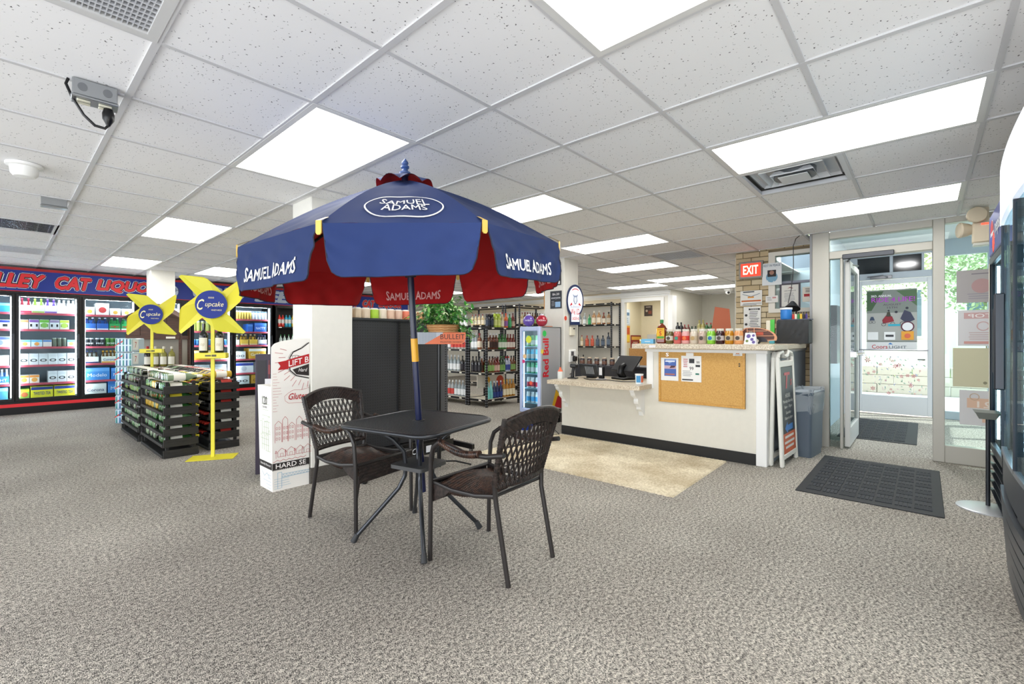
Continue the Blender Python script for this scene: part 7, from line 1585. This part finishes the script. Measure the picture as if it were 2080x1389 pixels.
MB().box(W_+.001, -.36, 1.74, W_+.004, -.10, 1.96).build('side_card', m('#e8e8ee', .4), t, smooth=False); MB().box(W_+.001, -.10, 1.66, W_+.004, -.01, 1.96).build('side_sticker', m('#2a3a90', .4), t, smooth=False)
starburst('orange_sticker', .75, .06, 1.22, .06, '#e8902c', 'y', t); starburst('red_sticker', .95, .055, 1.62, .05, '#e0442c', 'y', t)
for l in range(7):
    z = .50+l*.19; MB().box(.04, -.70, z-.012, W_-.03, -.07, z).box(.04, -.07, z-.03, W_-.03, -.062, z+.012).build('shelf', m('#bcd4dc', .3, .2), t, smooth=False)
    brow([(14, ('sld%d' % (l % 3), .15, .030, ('#8fc4d8', '#5fa0b8', '#a8b8c0')[l % 3], '#dbe9ee', ('#3a6a8a', '#2c4a6a', '#50606a')[l % 3], 'jar', 10), 'drink can')], (2.2+W_-.07, -.44), (2.2+.1, -.44), z+.0, '%s level of bow front cooler' % ORD[l], 'drink_can', 'can')
# sanitizer stand
t = thing('sanitizer_stand', 'sanitizer stand with round silver floor plate and drip tray beside the tall cooler', 'stand', (4.50, -.328, 0))
MB().lathe([(.165, .0005), (.165, .008), (.15, .012), (.001, .014)], 32).build('floor_plate', m('#c9ccd0', .3, .6), t)
MB().tube([(.06, .0, .012), (.06, 0, .64)], .012, 10).build('pole', m('#3a3d42', .35, .5), t)
MB().add([(-.09, -.05, .665), (.09, -.05, .665), (.09, .07, .665), (-.09, .07, .665), (-.05, -.03, .62), (.05, -.03, .62), (.05, .05, .62), (-.05, .05, .62)], [(4, 7, 6, 5), (0, 4, 5, 1), (1, 5, 6, 2), (2, 6, 7, 3), (3, 7, 4, 0)]).add([(-.095, -.055, .668), (.095, -.055, .668), (.095, .075, .668), (-.095, .075, .668), (-.09, -.05, .662), (.09, -.05, .662), (.09, .07, .662), (-.09, .07, .662)], [(0, 1, 5, 4), (1, 2, 6, 5), (2, 3, 7, 6), (3, 0, 4, 7)]).build('drip_tray', m('#8f8f88', .4, .3), t, smooth=False)
# emergency light
t = thing('emergency_light', 'beige twin head emergency light hanging under the ceiling above the sidelight', 'light', (5.72, -.368, 2.0), 0)
BE = m('#d8cbb4', .5)
MB().box(-.05, -.055, .0, .05, .055, .18, b=.01).build('case', BE, t); MB().box(-.015, -.05, .1805, .015, .05, .309, b=.004).build('bracket', BE, t); MB().box(-.052, -.045, .15, -.05, .0, .165).build('red_lamp', m('#ff3a28', .4, 0, 3), t, smooth=False); MB().box(-.045, -.05, -.025, .045, .05, -.0005, b=.004).build('clear_base', m('#cdd0c8', .3), t)
for s_, yy in ((1, .03), (-1, .13)):
    h_ = MB().at(-.10 if s_ > 0 else 0, yy if s_ > 0 else .13, .235 if s_ > 0 else .13, (pi if s_ > 0 else pi/2)+.3, 0, pi/2); h_.lathe([(.03, -.10), (.055, -.05), (.068, 0), (.062, .012), (.001, .018)], 22).build('lamp_head', BE, t)
# notices on the sidelight glass (seen from behind, print mirrored)
ys = SX+.036
flat('glass_notice', 'grey backed notice, topmost paper taped on the sidelight glass', 'notice', (ys, -.225, 1.50), (0, -1, 0), .33, .30, '#a9a5a6', [('#b09090', 'c', .5, .5, .2), ('#7c7880', 'r', .3, .86, .5, .03), ('#94909a', 'l', .2, .25, .6, 3, .07)], .002)
flat('glass_notice', 'white STOP notice seen mirrored from behind on the sidelight glass', 'notice', (ys, -.235, 1.10), (0, -1, 0), .33, .33, '#d3d3d6', [('#c8a4a4', 'r', .12, .76, .74, .17), ('#e9e6e6', 'm', 'STOP', .5, .785, .6, .11), ('#c8a8a8', 'o', .5, .55, .13), ('#c0aaaa', 'l', .2, .36, .6, 4, .06), ('#cc9a94', 'r', .12, .06, .74, .07)], .002)
flat('glass_notice', 'cream blank paper sheet taped third from top on the sidelight glass', 'notice', (ys, -.20, .72), (0, -1, 0), .38, .36, '#c9c6a8', [('#8a8870', 'c', .56, .12, .035)], .002)
flat('glass_notice', 'white 21 age notice seen mirrored, lowest paper on the sidelight glass', 'notice', (ys, -.245, .37), (0, -1, 0), .33, .32, '#d0d0d2', [('#d9b8a0', 'r', .15, .5, .75, .28), ('#e8ddd4', 'm', '21', .5, .52, .3, .18), ('#d9b8a0', 'r', .45, .1, .4, .36), ('#c0a890', 'o', .3, .82, .1)], .002)
# poster on the outer door
t = flat('door_poster', 'motorcycle ride poster with purple headline and beer lettering on the outer door glass', 'poster', (OX-.012, .68, .99), (0, -1, 0), .60, .94, '#7f8580', [('#3f5a3c', 'p', [(0, .98), (.35, .98), (.1, .66), (0, .66)]), ('#4f6a4a', 'p', [(.6, .98), (1, .98), (1, .72)]), ('#a8a8a4', 'r', 0, .16, 1, .46), ('#f2f2f4', 't', '3RD. ANNUAL', .3, .885, .42, .035), ('#b33cc4', 't', 'RIDE 4 LIFE!', .53, .80, .86, .075), ('#5a4a5c', 't', 'AUGUST', .52, .74, .36, .03), ('#5a4a5c', 't', '15TH', .52, .69, .2, .03),
  ('#8c2430', 'p', [(.32, .50), (.40, .58), (.52, .56), (.56, .48), (.34, .44)]), ('#3a3c54', 'p', [(.68, .52), (.76, .66), (.88, .62), (.96, .50), (.80, .44)]), ('#2b2d38', 'o', .08, .47, .035), ('#2b2d38', 'o', .15, .47, .035), ('#34425c', 'p', [(.06, .5), (.09, .56), (.14, .56), (.17, .5)]), ('#2b2d38', 'o', .35, .43, .045), ('#2b2d38', 'o', .53, .44, .045), ('#3c3a30', 'p', [(.40, .56), (.42, .63), (.47, .64), (.50, .56)]), ('#2b2d38', 'c', .45, .655, .022), ('#2b2d38', 'c', .60, .63, .03), ('#2b2d38', 'c', .81, .69, .03), ('#2b2d38', 'o', .72, .44, .05), ('#3aa8c0', 'r', .44, .40, .24, .035), ('#e6e6ea', 'c', .82, .39, .12), ('#5c2438', 'o', .82, .39, .13),
  ('#e4e4e4', 'r', .02, .175, .22, .13), ('#e9e9e9', 'r', .36, .175, .22, .13), ('#3b3b40', 'r', .39, .225, .16, .035), ('#e3a03a', 'r', .70, .175, .24, .14), ('#d9d9da', 'r', 0, 0, 1, .14), ('#b51f2c', 't', 'Coors', .27, .03, .32, .065), ('#5a6470', 't', 'LIGHT', .63, .035, .34, .045), ('#2f7ac0', 'p', [(.44, .10), (.48, .13), (.54, .10)]), ('#d86a4a', 'c', .82, .24, .06)], .002)
t = thing('floral_film', 'etched floral window film with red flowers on the lower half of the outer door', 'window film', (OX-.010, .0, .30))
rn = random.Random(3); b = MB()
for q in range(150):
    y = rn.uniform(-.02, .72); z = rn.uniform(.02, .62); r = rn.uniform(.012, .04); k = rn.choice((0, 0, 1, 1, 2, 3, 4)); a0 = rn.uniform(0, pi)
    if k == 3:
        for i in range(6): a = a0+i*pi/3; b.add([(-.001, y, z), (-.001, y+r*cos(a-.3)*.7, z+r*sin(a-.3)*.7), (-.001, y+r*cos(a), z+r*sin(a)), (-.001, y+r*cos(a+.3)*.7, z+r*sin(a+.3)*.7)], [(0, 1, 2, 3)], 3)
    else: b.add([(-.0005, y, z), (-.0005, y+r*.3*cos(a0)+.006, z+r*.3*sin(a0)), (-.0005, y+r*1.3*cos(a0), z+r*1.3*sin(a0)), (-.0005, y+r*.5*cos(a0)-.006, z+r*.5*sin(a0)+.01)], [(0, 1, 2, 3)], k)
b.build('flower_print', [m('#8fb8a8', .6), m('#a8b4d4', .6), m('#6f9a80', .6), m('#c87880', .6), m('#d8b8c4', .6)], t, smooth=False)['kind'] = 'stuff'
# black rack in the vestibule behind the open door
t = thing('leaflet_rack', 'black leaflet rack on the vestibule wall behind the open inner door', 'rack', (7.3, .87, .85)); MB().box(-.15, -.04, 0, .2, .055, .75, b=.004).build('rack', BLK, t)

# ================================================================ CEILING FITTINGS
GA = m('#a6a9ac', .3, .8)
t = thing('ceiling_outlet_box', 'galvanised double outlet box with black plug and looped cord on the ceiling', 'outlet', (.29, 2.80, CEIL), radians(-4)); t.scale = (.76, .76, .85)
MB().box(-.10, -.05, -.085, .10, .05, 0, b=.004).build('box', GA, t)
MB().box(-.105, -.055, -.10, .105, .055, -.085, b=.004).build('cover_plate', GA, t)
for x in (-.05, .045):
    for y in (-.022, .022): MB().box(x-.03, y-.012, -.108, x+.03, y+.012, -.1002, b=.003).build('socket', m('#e3e0cc', .5), t)
for x in (-.055, .055): MB().at(x, -.0505, -.042, 0, pi/2).lathe([(.022, 0), (.022, .001), (.018, .001)], 16).build('knockout', m('#85888c', .3, .8), t)
MB().lathe([(.022, -.108), (.03, -.135), (.028, -.165), (.016, -.185), (.008, -.20)], 12, o=(.06, 0, 0)).build('plug', BLK, t)
MB().tube([(.06, 0, -.195), (.045, 0, -.215), (0, 0, -.212), (-.05, 0, -.17), (-.10, 0, -.09), (-.125, 0, -.03), (-.115, 0, .0)], .0075, 8).build('cord', BLK, t)
t = thing('ceiling_outlet_box', 'smaller looking galvanised outlet box without cord, farther back on the ceiling', 'outlet', (.30, 5.30, CEIL), radians(-2)); t.scale = (.76, .76, .85); MB().box(-.10, -.05, -.075, .10, .05, 0, b=.004).build('box', GA, t); MB().box(-.105, -.055, -.088, .105, .055, -.075, b=.004).build('cover_plate', GA, t)
t = thing('smoke_detector', 'round white smoke detector on the ceiling at left', 'smoke detector', (.11, 4.40, CEIL)); t.scale = (.85, .85, .85); MB().lathe([(.105, 0), (.105, -.02), (.085, -.026)], 28).build('base', M_WHITE, t); MB().lathe([(.082, -.026), (.078, -.075), (.06, -.098), (.001, -.105)], 28).build('dome', M_WHITE, t)
t = thing('hanging_cable', 'thin black cable hanging from the ceiling beside the entrance post', 'cable', (5.9, 1.02, CEIL)); MB().tube([(0, 0, 0), (-.05, .03, -.04), (-.08, .05, -.12), (-.07, .05, -.35), (-.03, .08, -.6), (-.08, .1, -.75)], .004, 6).build('cable', m('#2b2c30', .5), t)
